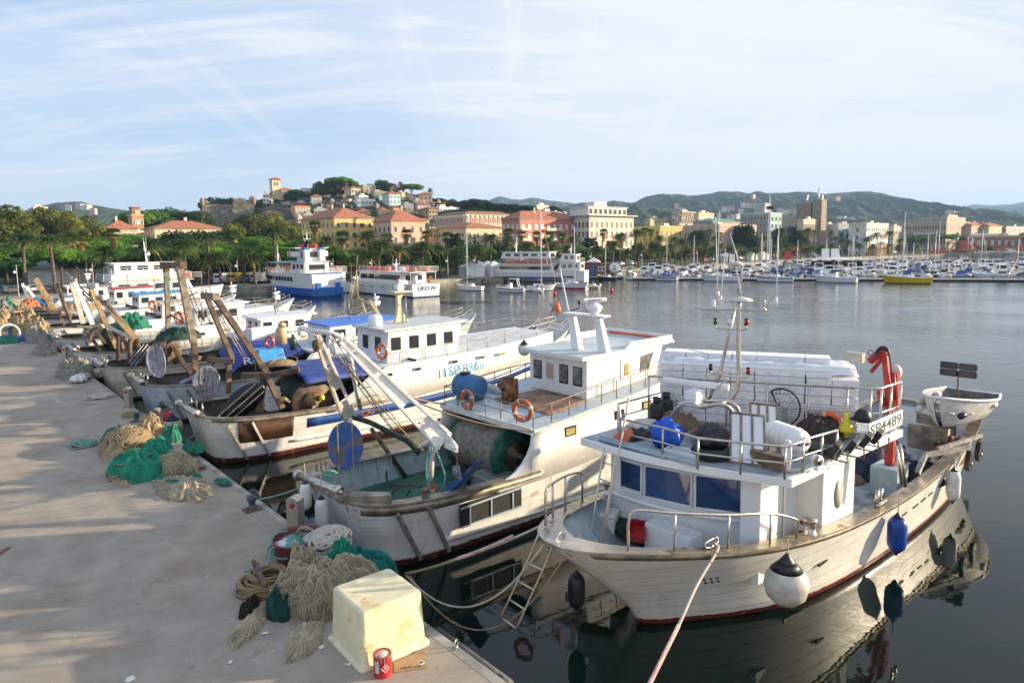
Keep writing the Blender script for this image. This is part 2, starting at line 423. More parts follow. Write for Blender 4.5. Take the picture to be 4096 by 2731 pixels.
def facemat(name,**k):return mat(name,**k)
def water_mat():
 m=bpy.data.materials.new('harbour_water');m.use_nodes=True;t=m.node_tree;b=t.nodes['Principled BSDF']
 sv(b,'Base Color',(.002,.008,.006,1));sv(b,'Roughness',.02);sv(b,'IOR',1.33);sv(b,'Specular IOR Level',.5)
 co=t.nodes.new('ShaderNodeTexCoord')
 def nz(sc,vec,det,ro,dis):
  mp=t.nodes.new('ShaderNodeMapping');sv(mp,'Scale',vec);t.links.new(co.outputs['Object'],mp.inputs[0]);sv(mp,'Rotation',(0,0,.25))
  n=t.nodes.new('ShaderNodeTexNoise');sv(n,'Scale',sc);sv(n,'Detail',det);sv(n,'Roughness',ro);sv(n,'Distortion',dis)
  t.links.new(mp.outputs[0],n.inputs['Vector']);return n.outputs['Fac']
 def mth(op,a,c):
  q=t.nodes.new('ShaderNodeMath');q.operation=op
  for i,x in en((a,c)):
   if isinstance(x,(int,float)):sv(q,i,x)
   else:t.links.new(x,q.inputs[i])
  return q.outputs[0]
 big=nz(.05,(1,1.6,1),2,.5,.3);pr=t.nodes.new('ShaderNodeMapRange');t.links.new(big,pr.inputs[0]);sv(pr,1,.35);sv(pr,2,.65);sv(pr,3,.35)
 sp=t.nodes.new('ShaderNodeSeparateXYZ');t.links.new(co.outputs['Object'],sp.inputs[0])
 pa=t.nodes.new('ShaderNodeMapRange');t.links.new(sp.outputs['Y'],pa.inputs[0]);sv(pa,1,18);sv(pa,2,60);sv(pa,3,.07)
 amp=mth('MULTIPLY',pr.outputs[0],pa.outputs[0])
 h=mth('ADD',mth('MULTIPLY',nz(.55,(1,1.5,1),3,.5,.4),1.0),mth('MULTIPLY',nz(2.6,(1,1.7,1),3,.55,.3),.28))
 h=mth('MULTIPLY',h,amp);h=mth('ADD',h,mth('MULTIPLY',nz(.9,(1,1,1),2,.4,.6),.05))
 bn=t.nodes.new('ShaderNodeBump');sv(bn,'Strength',1.0);sv(bn,'Distance',.085);t.links.new(h,bn.inputs['Height']);t.links.new(bn.outputs[0],b.inputs['Normal'])
 return m
mb=MB().add([(-400,-40,0),(1500,-40,0),(1500,900,0),(-400,900,0)],[(0,1,2,3)])
tag(mb.B('water',water_mat()),kind='structure')
mb=MB().add([(-6000,-60,-3),(6400,-60,-3),(6400,5600,-3),(-6000,5600,-3)],[(0,1,2,3)])
tag(mb.B('seabed',mat('seabed_mud',(.02,.03,.02),.9)),kind='structure')
def quay_mat():
 m=mat('quay_asphalt',(.39,.325,.25),.88,var=.12,vs=1.2,bump=.45,bs=70,sub=((.24,.14,.08),.16,.56,.80))
 t=m.node_tree;b=t.nodes['Principled BSDF'];src=b.inputs['Base Color'].links[0].from_socket
 co=t.nodes.new('ShaderNodeTexCoord')
 def layer(src,scale,det,a,c,col,f=1.0,rnd=None):
  n=t.nodes.new('ShaderNodeTexNoise');sv(n,'Scale',scale);sv(n,'Detail',det);sv(n,'Roughness',.62);t.links.new(co.outputs['Object'],n.inputs['Vector'])
  r=t.nodes.new('ShaderNodeMapRange');sv(r,1,a);sv(r,2,c);sv(r,4,f);t.links.new(n.outputs['Fac'],r.inputs[0])
  x=t.nodes.new('ShaderNodeMixRGB');sv(x,2,(*col,1));t.links.new(r.outputs[0],x.inputs[0]);t.links.new(src,x.inputs[1]);return x.outputs[0]
 c=layer(src,.7,8,.55,.75,(.20,.175,.145),.6)
 c=layer(c,.35,4,.52,.70,(.27,.17,.10),.55)
 c=layer(c,55,3,.42,.60,(.24,.20,.165),.5)
 c=layer(c,34,2,.60,.68,(.42,.38,.33),.55)
 c=layer(c,9,2,.735,.75,(.72,.70,.66),.9)
 c=layer(c,5,3,.74,.76,(.05,.04,.035),.8)
 c=layer(c,2.3,9,.62,.66,(.20,.16,.12),.45)
 t.links.new(c,b.inputs['Base Color']);return m
QM=quay_mat()
conc=mat('quay_edge_concrete',(.36,.33,.28),.85,var=.25,vs=1.5,bump=.4,bs=25,sub=((.10,.09,.07),1.2,.55,.75))
def qp(x,y,z):return fromQ(x,y,z)
mb=MB();rows=[]
for i in rg(2):rows.append([qp(-60 if i==0 else-.22,y,1.2)for y in(-30,122)])
mb.grid(rows,False);q=mb.B('quay_pavement',QM);tag(q,kind='structure')
mb=MB()
for k in rg(50):
 y0=-28+k*3.0
 p=[qp(-.22,y0+.01,-1.5),qp(0,y0+.01,-1.5),qp(0,y0+2.99,-1.5),qp(-.22,y0+2.99,-1.5)]
 mb.prism(p,(0,0,2.705+.004*((k*7)%3)))
tag(mb.B('quay_edge',conc,bevel=.015),kind='structure')
shore=[(600,1170),(860,1151),(1072,1146),(1300,1138),(1600,1126),(1900,1112),(2200,1096),(2470,1081),(2800,1062),(3200,1039),(3420,1028),(3600,1021),(3700,1018),(3780,1016),(3900,1015.5),(4096,1013),(4300,1010)]
SH=[G(x,y,1.2)for x,y in shore]
SH[0]=qp(0,118,1.2);SHl=[Vc(p)for p in SH]
def gz(X,Y):
 "ground height behind the shore"
 px=2048+F*X/max(Y,1)
 yc=itp([(0,925),(400,922),(700,905),(800,884),(980,868),(1060,806),(1150,800),(1250,783),(1350,778),(1480,768),(1600,778),(1690,792),(1760,812),(1850,822),(1950,838),(2100,850),(2300,872),(2450,900),(2700,960),(2900,1026),(5000,1026)],px)
 zc=9+(981-yc)*470/F
 t=min(1,max(0,(Y-305)/165));t=t*t*(3-2*t)
 z=1.2+(zc-1.2)*t
 if Y>470:z=1.2+(zc-1.2)*max(0,1-(Y-470)/260)
 return z
groundm=mat('park_ground',(.05,.075,.028),.95,var=.4,vs=.2,bump=.5,bs=3,sub=((.10,.095,.06),.05,.6,.75))
mb=MB();rows=[]
far_=[(i/40)**1.7 for i in rg(41)]
S2=[]
for i in rg(len(SHl)-1):
 for k in rg(6):S2.append(SHl[i].lerp(SHl[i+1],k/6))
S2.append(SHl[-1])
S2=[qp(-60,121,1.2),qp(-30,121,1.2)]+S2
for t in far_:
 row=[]
 for p in S2:
  e=Vc((p.x/p.y*760,760,0));e=Vc((p.x/p.y*1450,1450,0))
  q=Vc((lerp(p.x,e.x,t),lerp(p.y,e.y,t),0));q.z=gz(q.x,q.y)+(0 if t<.05 else .6*fbm((q.x*.02,q.y*.02,0),3)*(1 if q.y>320 else 0));row.append(q)
 rows.append(row)
mb.grid(rows,True);tag(mb.B('ground',groundm),kind='structure')
def strip(name,m,o0,o1,z0,z1,wall=False,kind='structure',pts=None):
 mb=MB();P=pts or SHl;r0=[];r1=[]
 for i,p in en(P):
  t=(P[min(i+1,len(P)-1)]-P[max(i-1,0)]);t.z=0;t.normalize();n=Vc((-t.y,t.x,0))
  r0.append(Vc((p.x,p.y,z0))+n*o0);r1.append(Vc((p.x,p.y,z1))+n*o1)
 mb.grid([r0,r1],False);return tag(mb.B(name,m),kind=kind)
stone=mat('pale_sea_wall_stone',(.33,.30,.24),.9,var=.25,vs=.6,bump=.5,bs=4,sub=((.08,.09,.05),.5,.52,.7))
strip('sea_wall',stone,0,0,-1,1.2)
strip('promenade_kerb',mat('kerb_stone',(.55,.52,.45),.8,vs=1),0,.5,1.22,1.22)
strip('promenade',mat('promenade_paving',(.30,.25,.20),.85,var=.15,vs=.5),.5,9,1.208,1.208)
strip('promenade_line',mat('pale_paving_line',(.6,.58,.5),.8),4.4,4.9,1.216,1.216)
strip('road',mat('road_asphalt',(.07,.07,.072),.9,var=.2,vs=.5),22,34,1.212,1.212,pts=SHl[:9])
def hillmat(name,c1_,c2c,sc=.02):
 m=mat(name,c1_,.95,var=.35,vs=sc*3,sub=(c2c,sc,.48,.6),bump=1.0,bs=sc*14,vdet=8)
 for n in m.node_tree.nodes:
  if n.type=='BUMP':sv(n,'Distance',9)
 return m
def ridge(name,prof,Y,m,depth=.55,rough=1.0,seed=0,lab=None,step=5):
 mb=MB();rows=[];xs=[];x=prof[0][0]
 while x<=prof[-1][0]:xs.append(x);x+=step
 R=26
 for r in rg(R+2):
  row=[]
  for x in xs:
   y=itp(prof,x);top=D(x,y,Y)
   if r<=R:
    t=r/R;q=Vc((top.x,Y*(1-depth*t**1.1),0));q.x=top.x*(1-.25*t)
    hgt=(top.z)*(1-t)**.85
    sc=1/(Y*.045);rgh=1-abs(fbm((q.x*sc+seed,q.y*sc*.5,seed),4))*1.6
    q.z=max(-2,hgt*(1-min(1,t*4)*.42*(1-rgh)*1.0))+(top.z*.010*rough*fbm((x*.35+seed,r*1.7,0),3))
    if r==0:q.z+=rough*top.z*.012*fbm((x*.9,seed,0),3)
   else:
    q=Vc((top.x*1.1,Y*1.15,top.z*.4))
   row.append(q)
  if r==R+1:rows.insert(0,row)
  else:rows.append(row)
 mb.grid(rows,True);return tag(mb.B(name,m),kind='structure')
fo1=hillmat('forest_slope',(.040,.066,.020),(.016,.032,.013),.012)
fo2=hillmat('near_forest_slope',(.045,.085,.022),(.018,.038,.012),.02)
ridge('hills',[(-200,900),(0,880),(120,845),(170,822),(230,811),(300,806),(330,808),(380,822),(450,834),(520,843),(600,852),(700,870),(900,905)],1500,fo2,seed=2)
ridge('hills',[(1700,850),(1850,822),(1940,806),(2000,785),(2050,797),(2090,799),(2130,790),(2200,802),(2270,810),(2330,818),(2450,830),(2700,850),(2900,870)],3600,fo1,seed=5)
ridge('hills',[(2150,868),(2230,840),(2270,822),(2330,810),(2400,813),(2455,803),(2528,812),(2591,785),(2638,776),(2723,777),(2761,783),(2825,777),(2876,766),(2953,766),(2995,774),(3029,764),(3067,772),(3144,772),(3186,766),(3250,768),(3293,776),(3400,768),(3474,765),(3524,772),(3581,786),(3657,807),(3695,814),(3764,831),(3848,852),(3962,875),(4020,890),(4150,910)],2300,fo1,seed=9,depth=.6)
ridge('hills',[(2380,900),(2430,860),(2490,828),(2560,819),(2650,829),(2750,843),(2850,868),(2980,895),(3150,905)],1300,fo2,seed=3)
ridge('hills',[(3700,860),(3790,836),(3870,839),(3960,828),(4030,825),(4096,823),(4300,815)],4000,fo1,seed=4,rough=.5)
ridge('hills',[(3700,850),(3775,828),(3830,833),(3900,817),(3960,821),(4040,818),(4096,808),(4300,800)],5000,fo1,seed=6,rough=.3)
ridge('hills',[(3950,910),(4000,893),(4060,884),(4120,878),(4300,880)],1500,fo2,seed=8)
def haze(dens):
 mb=MB().box((200,2750,176),(13000,6300,360));o=mb.B('haze')
 m=bpy.data.materials.new('haze_air');m.use_nodes=True;t=m.node_tree;t.nodes.clear()
 a=t.nodes.new('ShaderNodeOutputMaterial');p=t.nodes.new('ShaderNodeVolumePrincipled');t.links.new(p.outputs[0],a.inputs['Volume'])
 sv(p,'Density',dens);sv(p,'Color',(.42,.66,1,1));sv(p,'Anisotropy',.1)
 o.data.materials.append(m);tag(o,kind='stuff');return o
bark=mat('tree_bark',(.12,.085,.055),.95,var=.35,vs=3,bump=.6,bs=12)
palmbark=mat('palm_bark',(.15,.11,.075),.95,var=.4,vs=4,bump=.7,bs=9)
def leafmat(name,col,dark_=.55,rnd=.22):
 m=mat(name,col,.6,var=.35,vs=.35,spec=.25,rnd=rnd)
 t=m.node_tree;b=t.nodes['Principled BSDF'];s_=b.inputs['Base Color'].links[0].from_socket;tr=t.nodes.new('ShaderNodeBsdfTranslucent');t.links.new(s_,tr.inputs[0]);mx=t.nodes.new('ShaderNodeMixShader');sv(mx,0,.42);o=next(n for n in t.nodes if n.type=='OUTPUT_MATERIAL');t.links.new(b.outputs[0],mx.inputs[1]);t.links.new(tr.outputs[0],mx.inputs[2]);t.links.new(mx.outputs[0],o.inputs[0]);return m
palmleaf=leafmat('palm_leaf',(.085,.15,.03));palmold=leafmat('dry_palm_leaf',(.36,.25,.11));pineleaf=leafmat('pine_needles',(.12,.27,.025),rnd=.12)
planeleaf=leafmat('plane_leaves',(.17,.19,.035));darkleaf=leafmat('dark_leaves',(.025,.06,.015));oakleaf=leafmat('oak_leaves',(.045,.09,.018))
midleaf=leafmat('green_leaves',(.075,.15,.022))
def palm_mesh(seed,nf=62,L_=2.9,old=6,fan=False):
 rr=random.Random(seed);mb=MB()
 for i in rg(nf):
  az_=i*2.39996+rr.uniform(-.1,.1);t=i/nf
  el=lerp(1.4,-.38 if not fan else-.6,t**.85)+rr.uniform(-.08,.08);Lf=L_*rr.uniform(.85,1.1)*(1 if t>.15 else .8)
  mb.mi=1 if i>=nf-old else 0
  if fan:
   st=Vc((cos(az_)*cos(el),sin(az_)*cos(el),sin(el)));c=st*Lf*.45;x=st.cross(Vc((0,0,1))).normalized();
   n_=11
   for k in rg(n_):
    a=lerp(-1.25,1.25,k/(n_-1));d=(st*cos(a)+x*sin(a));tip=c+d*Lf*.55-Vc((0,0,.25*Lf*(1 if i>nf-old else .3)));w=x*cos(a)*.06-st*sin(a)*.06
    mb.add([c-w*.4,c+w*.4,c.lerp(tip,.6)+w*1.3,tip,c.lerp(tip,.6)-w*1.3],[(0,1,2,3,4)])
   mb.add([Vc((0,0,0)),c+x*.04,c-x*.04],[(0,1,2)])
   continue
  P=[];n_=9
  for k in rg(n_+1):
   s_=k/n_;e=el-s_*s_*1.25;r=Lf*s_
   P.append(Vc((cos(az_),sin(az_),0))*(Lf*s_*cos(el-s_*.35))+Vc((0,0,Lf*s_*sin(el-s_*s_*.72))))
  sd_=Vc((-sin(az_),cos(az_),0))
  for k in rg(n_):
   a,b=P[k],P[k+1];d=(b-a)
   for q in rg(3):
    p=a.lerp(b,q/3);s_=(k+q/3)/n_
    if s_<.08:continue
    ll=.46*sin(min(1,s_*1.15+.12)*pi)**.6*(L_/2.9)
    for sg in(-1,1):
     tip=p+sd_*sg*ll*.8+d.normalized()*ll*.65-Vc((0,0,ll*.22))*rr.uniform(.5,1.3)
     mb.add([p,p+d*.30,tip],[(0,1,2)])
   w=sd_*.03;mb.add([a-w,a+w,b+w,b-w],[(0,1,2,3)])
 me_o=mb.B('crown',None,None,fix=False,mats=[palmleaf,palmold]);return me_o
def trunk_mesh(h,r0,r1,lean=.3,seed=0,m=palmbark):
 rr=random.Random(seed);a=rr.uniform(0,6.3);pts=[Vc((cos(a)*lean*(t**2),sin(a)*lean*t*t,h*t))for t in[i/7 for i in rg(8)]]
 mb=MB().tube(pts,[lerp(r0,r1,(i/7)**.6)*(1.25 if i==7 else 1)for i in rg(8)],9);return mb.B('trunk',m),pts[-1]
def make_palm(seed,h,fan=False,L_=2.9,old=6):
 o=empty('palm_tree',(0,0,-500));o['category']='palm'
 tr,top=trunk_mesh(h,.23 if not fan else .17,.16 if not fan else .11,.35,seed);tr.parent=o
 cr_=palm_mesh(seed,66 if not fan else 46,L_,old,fan);cr_.parent=o;cr_.location=top
 if fan:
  mb=MB();rr=random.Random(seed+5)
  for i in rg(130):
   a=rr.random()*6.3;z=-rr.uniform(.0,3.2);r=.8+z*.1;p=Vc((cos(a)*r*.4,sin(a)*r*.4,z));w=Vc((-sin(a),cos(a),0))*.14
   mb.add([p,p+w+Vc((cos(a)*.45,sin(a)*.45,-.7)),p-w+Vc((cos(a)*.45,sin(a)*.45,-.75))],[(0,1,2)])
  sk=mb.B('dead_leaf_skirt',palmold,o,fix=False);sk.location=top
 return o
def crown_mesh(blobs,n,sz,m,seed=0,flat=0.0,name='crown'):
 rr=random.Random(seed);mb=MB();tot=sum(b[3]**2 for b in blobs)
 for(x,y,z,r,*q)in blobs:
  sq=q[0]if q else .8
  for i in rg(int(n*r*r/tot)):
   while True:
    d=Vc((rr.gauss(0,1),rr.gauss(0,1),rr.gauss(0,1))).normalized()
    if d.z>-.45 or rr.random()<.25:break
   k=r*(1-abs(rr.gauss(0,.13)))*(1+.16*fbm((d.x*2.3+x,d.y*2.3+y,d.z*2.3+z),3));p=Vc((x+d.x*k,y+d.y*k,z+d.z*k*sq))
   nrm=(d+Vc((rr.gauss(0,.5),rr.gauss(0,.5),rr.gauss(0,.5)+.25))).normalized();a=nrm.orthogonal().normalized();b=nrm.cross(a)
   t_=rr.random()*6.3;a,b=a*cos(t_)+b*sin(t_),b*cos(t_)-a*sin(t_);s_=sz*rr.uniform(.6,1.35)
   mb.add([p-a*s_,p-b*s_*.6,p+a*s_,p+b*s_*.6],[(0,1,2,3)])
 return mb.B(name,m,None,fix=False)
def make_tree(kind,seed):
 rr=random.Random(seed*13+1)
 if kind=='pine':
  o=empty('pine_tree',(0,0,-500));o['category']='pine';bl=[]
  for i in rg(15):
   a=i*2.4;r=6.0*sqrt((i+.3)/15);bl.append((cos(a)*r,sin(a)*r,9.3-r*r*.035+rr.uniform(-.4,.4),rr.uniform(2.0,2.9),.42))
  cr_=crown_mesh(bl,11000,.27,pineleaf,seed);H_=8.6;bm_=bark;r0=.4
 elif kind=='plane':
  o=empty('plane_tree',(0,0,-500));o['category']='tree';bl=[]
  for i in rg(17):
   a=i*2.4+seed;r=4.6*sqrt(((i*5)%17+.3)/17);z=8+(i/17)*9;bl.append((cos(a)*r*(1.2-i/26),sin(a)*r*(1.2-i/26),z,rr.uniform(1.7,3.0),.85))
  cr_=crown_mesh(bl,7500,.34,planeleaf,seed);H_=13;bm_=bark;r0=.5
 elif kind=='cypress':
  o=empty('cypress_tree',(0,0,-500));o['category']='cypress';bl=[(0,0,1+i*1.0,1.15-i*.10,1.0)for i in rg(10)]
  cr_=crown_mesh(bl,2200,.2,darkleaf,seed);H_=7;bm_=bark;r0=.2
 elif kind=='bush':
  o=empty('bush',(0,0,-500));o['category']='bush';bl=[(rr.uniform(-1.8,1.8),rr.uniform(-1.4,1.4),rr.uniform(.6,1.9),rr.uniform(.9,1.6),.8)for i in rg(7)]
  cr_=crown_mesh(bl,1500,.25,oakleaf,seed);H_=1;bm_=bark;r0=.12
 elif kind=='cedar':
  o=empty('cedar_tree',(0,0,-500));o['category']='tree';bl=[]
  for i in rg(22):
   a=i*2.4+seed;k=i/22;r=lerp(4.6,.8,k);z=2.5+k*9;bl.append((cos(a)*r,sin(a)*r,z,lerp(2.3,1.2,k),.45))
  cr_=crown_mesh(bl,6500,.27,darkleaf,seed);H_=10;bm_=bark;r0=.45
 else:
  lm={'oak':oakleaf,'green':midleaf,'dark':darkleaf}[kind]
  o=empty('broadleaf_tree',(0,0,-500));o['category']='tree';bl=[]
  for i in rg(13):
   a=i*2.4+seed;r=3.2*sqrt(((i*5)%13+.3)/13);z=3.4+(i/13)*5.2;bl.append((cos(a)*r*(1.2-i/22),sin(a)*r*(1.2-i/22),z,rr.uniform(1.5,2.5),.85))
  cr_=crown_mesh(bl,5200,.28,lm,seed);H_=6;bm_=bark;r0=.3
 cr_.parent=o;mb=MB().tube([(0,0,-.5),(.1,.05,H_*.35),(-.1,.1,H_*.7),(.05,0,H_)],[r0,r0*.75,r0*.55,r0*.3],8)
 if kind!='bush':
  for i in rg(6):
   a=i*1.9+seed;z0=H_*rr.uniform(.4,.75);mb.tube([(0,0,z0),(cos(a)*1.2,sin(a)*1.2,z0+1.0),(cos(a)*3.2,sin(a)*3.2,min(H_*1.1,z0+2.4))],[r0*.4,r0*.3,r0*.1],6)
 t_=mb.B('trunk',bm_);t_.parent=o;return o
PROTO={}
def plant(kind,variants,maker,loc,rz,sc,label,group):
 key=(kind,variants)
 if key not in PROTO:
  o=maker(variants);PROTO[key]=(o,None,[False])
 o,tr,used=PROTO[key]
 if not used[0]:
  used[0]=True;o.location=loc;o.rotation_euler=(0,0,rz);o.scale=sc if isinstance(sc,tuple)else(sc,)*3;o['label']=label;o['group']=group;return o
 if tr is None:tr=tree_of(o);PROTO[key]=(o,tr,used)
 return dup(o,tr,loc,rz,sc,label,group)
LM=[(250,'behind the leftmost trawlers'),(560,'behind the low white building'),(800,'left of the blue and white ferry'),(1000,'beside the parked vans left of the ferry'),(1400,'behind the blue and white ferry'),(1640,'in front of the pink palazzo'),(1950,'behind the white tour boats'),(2260,'in front of the red apartment block'),(2480,'in front of the white hotel'),(2740,'in front of the olive yellow block'),(3000,'in front of the pinkish civic building'),(3230,'in front of the grey concrete office'),(3420,'in front of the brown brick tower'),(3620,'in front of the white office block'),(3900,'in front of the long brown apartment block'),(5000,'near the red brick building')]
def land(px):
 for x,s in LM:
  if px<x:return s
 return LM[-1][1]
def px_of(p):
 v=Vc(p)-CAM;w=v.y*cos(PITCH)-v.z*sin(PITCH);a=v.x/w;b=(v.y*sin(PITCH)+v.z*cos(PITCH))/w
 c,s=cos(-ROLL),sin(-ROLL);return(2048+F*(c*a-s*b),PYC-F*(s*a+c*b))
def shore_at(px,off):
 "point on the shore line under pixel column px, pushed inland by off metres"
 for a,b,(xa,ya),(xb,yb)in zip(SHl,SHl[1:],shore,shore[1:]):
  if xa<=px<=xb:
   r=ray(px,1010);r=Vc((r.x,r.y,0));d=b-a;den=r.x*d.y-r.y*d.x
   s_=(a.x*d.y-a.y*d.x)/den;p=r*s_;n=Vc((-d.y,d.x,0)).normalized()
   k=off/max(.25,r.normalized().dot(n));q=p+r.normalized()*k;q.z=1.21;return q
 r=ray(px,1010);r=Vc((r.x,r.y,0))/r.y
 base=SHl[0]if px<600 else SHl[-1]
 if px<600:
  k=121/(r.dot(U));k=(121-(CAM-Q0).dot(U))/r.dot(U);q=r*(k);q=q+r.normalized()*(off/.75);q.z=1.21;return q
 q=r*(base.y+off);q.z=1.21;return q
palms_f=[(210,965,1.02),(590,985,.92),(420,1010,1.0),(440,1090,.7),(690,1030,.9),(740,985,.9),(800,1035,.8),(878,1035,1),(972,1010,1),(1015,1040,1),(1135,1045,1.0),(1280,1040,.9),(1400,1050,.9),(1460,1030,1),(1510,985,1.25),(1595,1000,1),(1640,1070,.95),(1655,1045,1.1),(1690,990,1.1),(1760,1000,.9),(1745,1070,.8),(1810,1010,1),(1830,1030,1),(1900,1000,1.1),(1912,1020,.9),(1985,1055,.8),(2050,1010,.9),(2205,990,1),(2265,995,1),(2330,1015,.9),(2395,1010,.8),(2450,980,1),(2503,1010,.8),(2553,995,1),(2600,1010,.8),(2648,1000,.8),(2682,990,.9),(2725,970,.9),(2742,1010,.9),(2788,975,1),(2815,1010,.7),(2850,1000,.8),(2880,985,.8),(2915,1000,.9),(2945,990,1.15),(2985,1010,.8),(3020,1005,.8),(3065,1000,.7),(3100,1000,.7),(3150,985,.9),(3205,980,.9),(3235,1000,.8),(3270,1000,.8),(3290,990,.8),(3330,985,.8),(3390,970,.9),(3420,975,.8),(3440,985,.8),(3490,985,.8),(3520,975,.8),(3555,985,.8),(3590,985,.8),(3640,985,.8),(3670,990,.8)]
palms_b=[(90,960,1.05),(840,950,1.2),(1100,930,1),(1225,960,1),(1300,965,1.0),(1485,945,1.1),(1960,955,1.1),(2040,960,1),(2100,985,1),(2180,970,.9),(2300,960,.9),(2480,950,.9),(2540,935,1),(2640,955,.9),(2700,960,.8),(2860,955,.9),(3050,955,.8),(3125,925,1.2),(3230,925,.9),(3255,930,.9),(3340,955,.8),(3370,965,.8),(3510,940,1.1),(3550,935,1.2),(3465,960,.9),(3600,965,.9)]
fans=[(465,935,1),(325,950,1),(290,955,.9),(925,945,.8),(1260,905,.9),(1365,950,1),(1552,955,1),(1625,935,1),(1708,940,1),(1785,950,.9),(2030,930,1),(2090,940,.9),(2150,945,.8),(2200,945,.9),(2250,950,.9),(2410,930,.9),(2490,950,.9),(2575,925,.9),(2605,930,.9),(2840,930,.9),(2878,940,.9),(3320,935,.8),(3362,940,.8),(3385,940,.8),(3460,945,.8)]
cnt={}
def place_palm(px,py,s,off,kind,grp):
 p=shore_at(px,off);top=D(px,py,p.y)
 h=max(1.4,top.z-1.2);vr={'date':[3.4,5.0,7.0,10.0],'fan':[9.0,13.0]}[kind];vi=min(rg(len(vr)),key=lambda i:abs(vr[i]-h))
 sc=h/vr[vi];ls=s*(1.0 if px>700 else 1.0)
 k=land(px);cnt[(kind,k)]=cnt.get((kind,k),-1)+1
 size='tall' if h>8 else('short' if h<4.6 else 'medium')
 nm={'date':'date palm','fan':'shaggy fan palm'}[kind]
 lab=f'{ordn(cnt[(kind, k)])} {nm} {k}'
 LQ.append((px,kind,k))
 if kind=='fan':ls*=.72
 plant('palm_'+kind,vi,lambda v_:make_palm(v_*3+(50 if kind=='fan' else 1),vr[v_],kind=='fan',2.9 if kind=='date' else 2.3,5+v_),p,random.random()*6.3,(lerp(1,sc,.4)*ls*1.55,lerp(1,sc,.4)*ls*1.55,sc),lab,'palms along the promenade')
LQ=[]
for px,py,s in sorted(palms_f):place_palm(px,py,s,random.uniform(5,9)if px<2400 else 6,'date',0)
for px,py,s in sorted(palms_b):place_palm(px,py,s,random.uniform(16,22),'date',1)
for px,py,s in sorted(fans):place_palm(px,py,s,random.uniform(36,46),'fan',2)
def place_tree(kind,px,py,off,wf=1.0,Y=None,grp='trees of the park',desc=None,seed=None,base=None):
 if Y:q=D(px,py,Y);p=Vc((q.x,q.y,gz(q.x,q.y)if base is None else base))
 else:p=shore_at(px,off);q=D(px,py,p.y);p.z=1.2
 h=max(1.5,q.z-p.z);nat={'pine':10.4,'plane':19.2,'cypress':11,'bush':3.2,'cedar':12.6,'oak':10.6,'green':10.6,'dark':10.6}[kind]
 sc=h/nat;sx=sc*wf
 nm=desc or{'pine':'bright green umbrella pine','plane':'olive-yellow plane tree','cypress':'narrow dark cypress','bush':'rounded green bush','cedar':'dark spreading cedar','oak':'dark green round tree','green':'leafy mid-green tree','dark':'very dark dense tree'}[kind]
 k=land(px);key=(nm,k);cnt[key]=cnt.get(key,-1)+1
 vi=(seed if seed is not None else cnt[key])%3
 return plant(kind,vi,lambda v_:make_tree(kind,v_+1),p,(px*.7)%6.3,(sx,sx,sc),f'{ordn(cnt[key])} {nm} {k}',grp)
for kind,px,py,off,wf in[('pine',20,990,45,1.2),('pine',130,960,55,1.1),('pine',230,985,48,1.1),('pine',340,1000,45,1.1),('pine',400,960,60,1.1),('pine',490,938,64,1.1),('pine',590,985,40,1.1),('pine',660,1000,38,1),('pine',755,985,42,1),('pine',850,962,55,1),('pine',930,975,45,1.0),('pine',1030,946,50,1.0),('pine',1170,962,55,.9),('pine',1240,960,45,.8),('pine',1330,985,40,.7),('pine',540,1020,30,.9),('pine',300,1030,30,.9),('pine',60,1040,30,.9),('pine',1100,985,38,.9),('plane',10,830,90,1.0),('plane',75,815,80,1.15),('plane',130,835,100,1.1),('plane',190,812,85,1.0),('plane',250,830,95,1.0),('plane',300,850,80,.9),('plane',345,858,95,.9),('plane',405,885,85,.9),('plane',-30,840,80,1.2),('plane',935,880,75,1),('plane',985,850,85,1.05),('plane',1045,842,80,1.1),('plane',1110,850,90,1),('plane',1160,875,75,.9),('plane',1190,900,65,.8),('dark',710,905,70,1),('oak',760,930,60,1),('dark',800,905,75,1),('oak',850,915,80,1.1),('dark',640,935,60,.9),('oak',900,900,70,1),('dark',960,930,65,1),('cedar',1825,920,42,.8),('cypress',1900,925,40,1.2),('cedar',2010,950,30,1.3),('cedar',2360,940,34,1.2),('cedar',2120,960,34,1),('cedar',2440,955,32,.8),('dark',2795,908,40,.9),('dark',2970,884,42,1.0),('dark',3000,930,36,1.1),('dark',3115,900,44,.7),('dark',3180,893,44,.9),('oak',3210,905,44,.7),('cedar',3425,930,40,.8),('oak',2620,960,40,1),('oak',2200,980,30,.8),('dark',2550,965,36,1),('oak',1560,1000,24,.9),('oak',1700,1010,22,.9),('oak',1950,1000,24,.9),('dark',2290,985,28,.9),('oak',1420,1010,24,.8),('pine',3650,945,50,1.0),('pine',3720,938,60,1.2),('pine',3790,938,60,1.1),('plane',3700,910,90,.8),('plane',3760,905,95,.9),('plane',3815,915,95,.7),('plane',3905,926,90,.6),('green',3960,920,110,.9),('green',4000,925,110,.8),('pine',4080,942,60,1.2),('green',4090,925,110,.8)]:
 place_tree(kind,px,py,off,wf)
for i in rg(34):
 px=240+i*66;place_tree('pine' if px<1250 else['green','pine','oak'][i%3],px,itp([(240,1002),(1250,985),(2450,985)],px)+(i*37%22)-8,22+(i*13)%12,1.15 if px>1250 else .95,desc='bright front row tree between the palms')
for i in rg(96):
 px=-20+i*42+random.uniform(-14,14);dn=px>1200
 top=itp([(0,1030),(1200,1030),(1300,1015),(2400,1000),(3200,988),(3700,982),(4100,984)],px)+random.uniform(-14,10)
 if 3620<px<3900:continue
 place_tree(random.choice(['oak','green','green','dark']),px,top,random.uniform(27,40)if dn else random.uniform(50,60),1.4,desc='shady shrub under the trees')
def a1(x,y):return 900+x/2.613,650+y/2.613
def a2(x,y):return 1700+x/2.352,700+y/2.352
def a3(x,y):return 2400+x/2.352,700+y/2.352
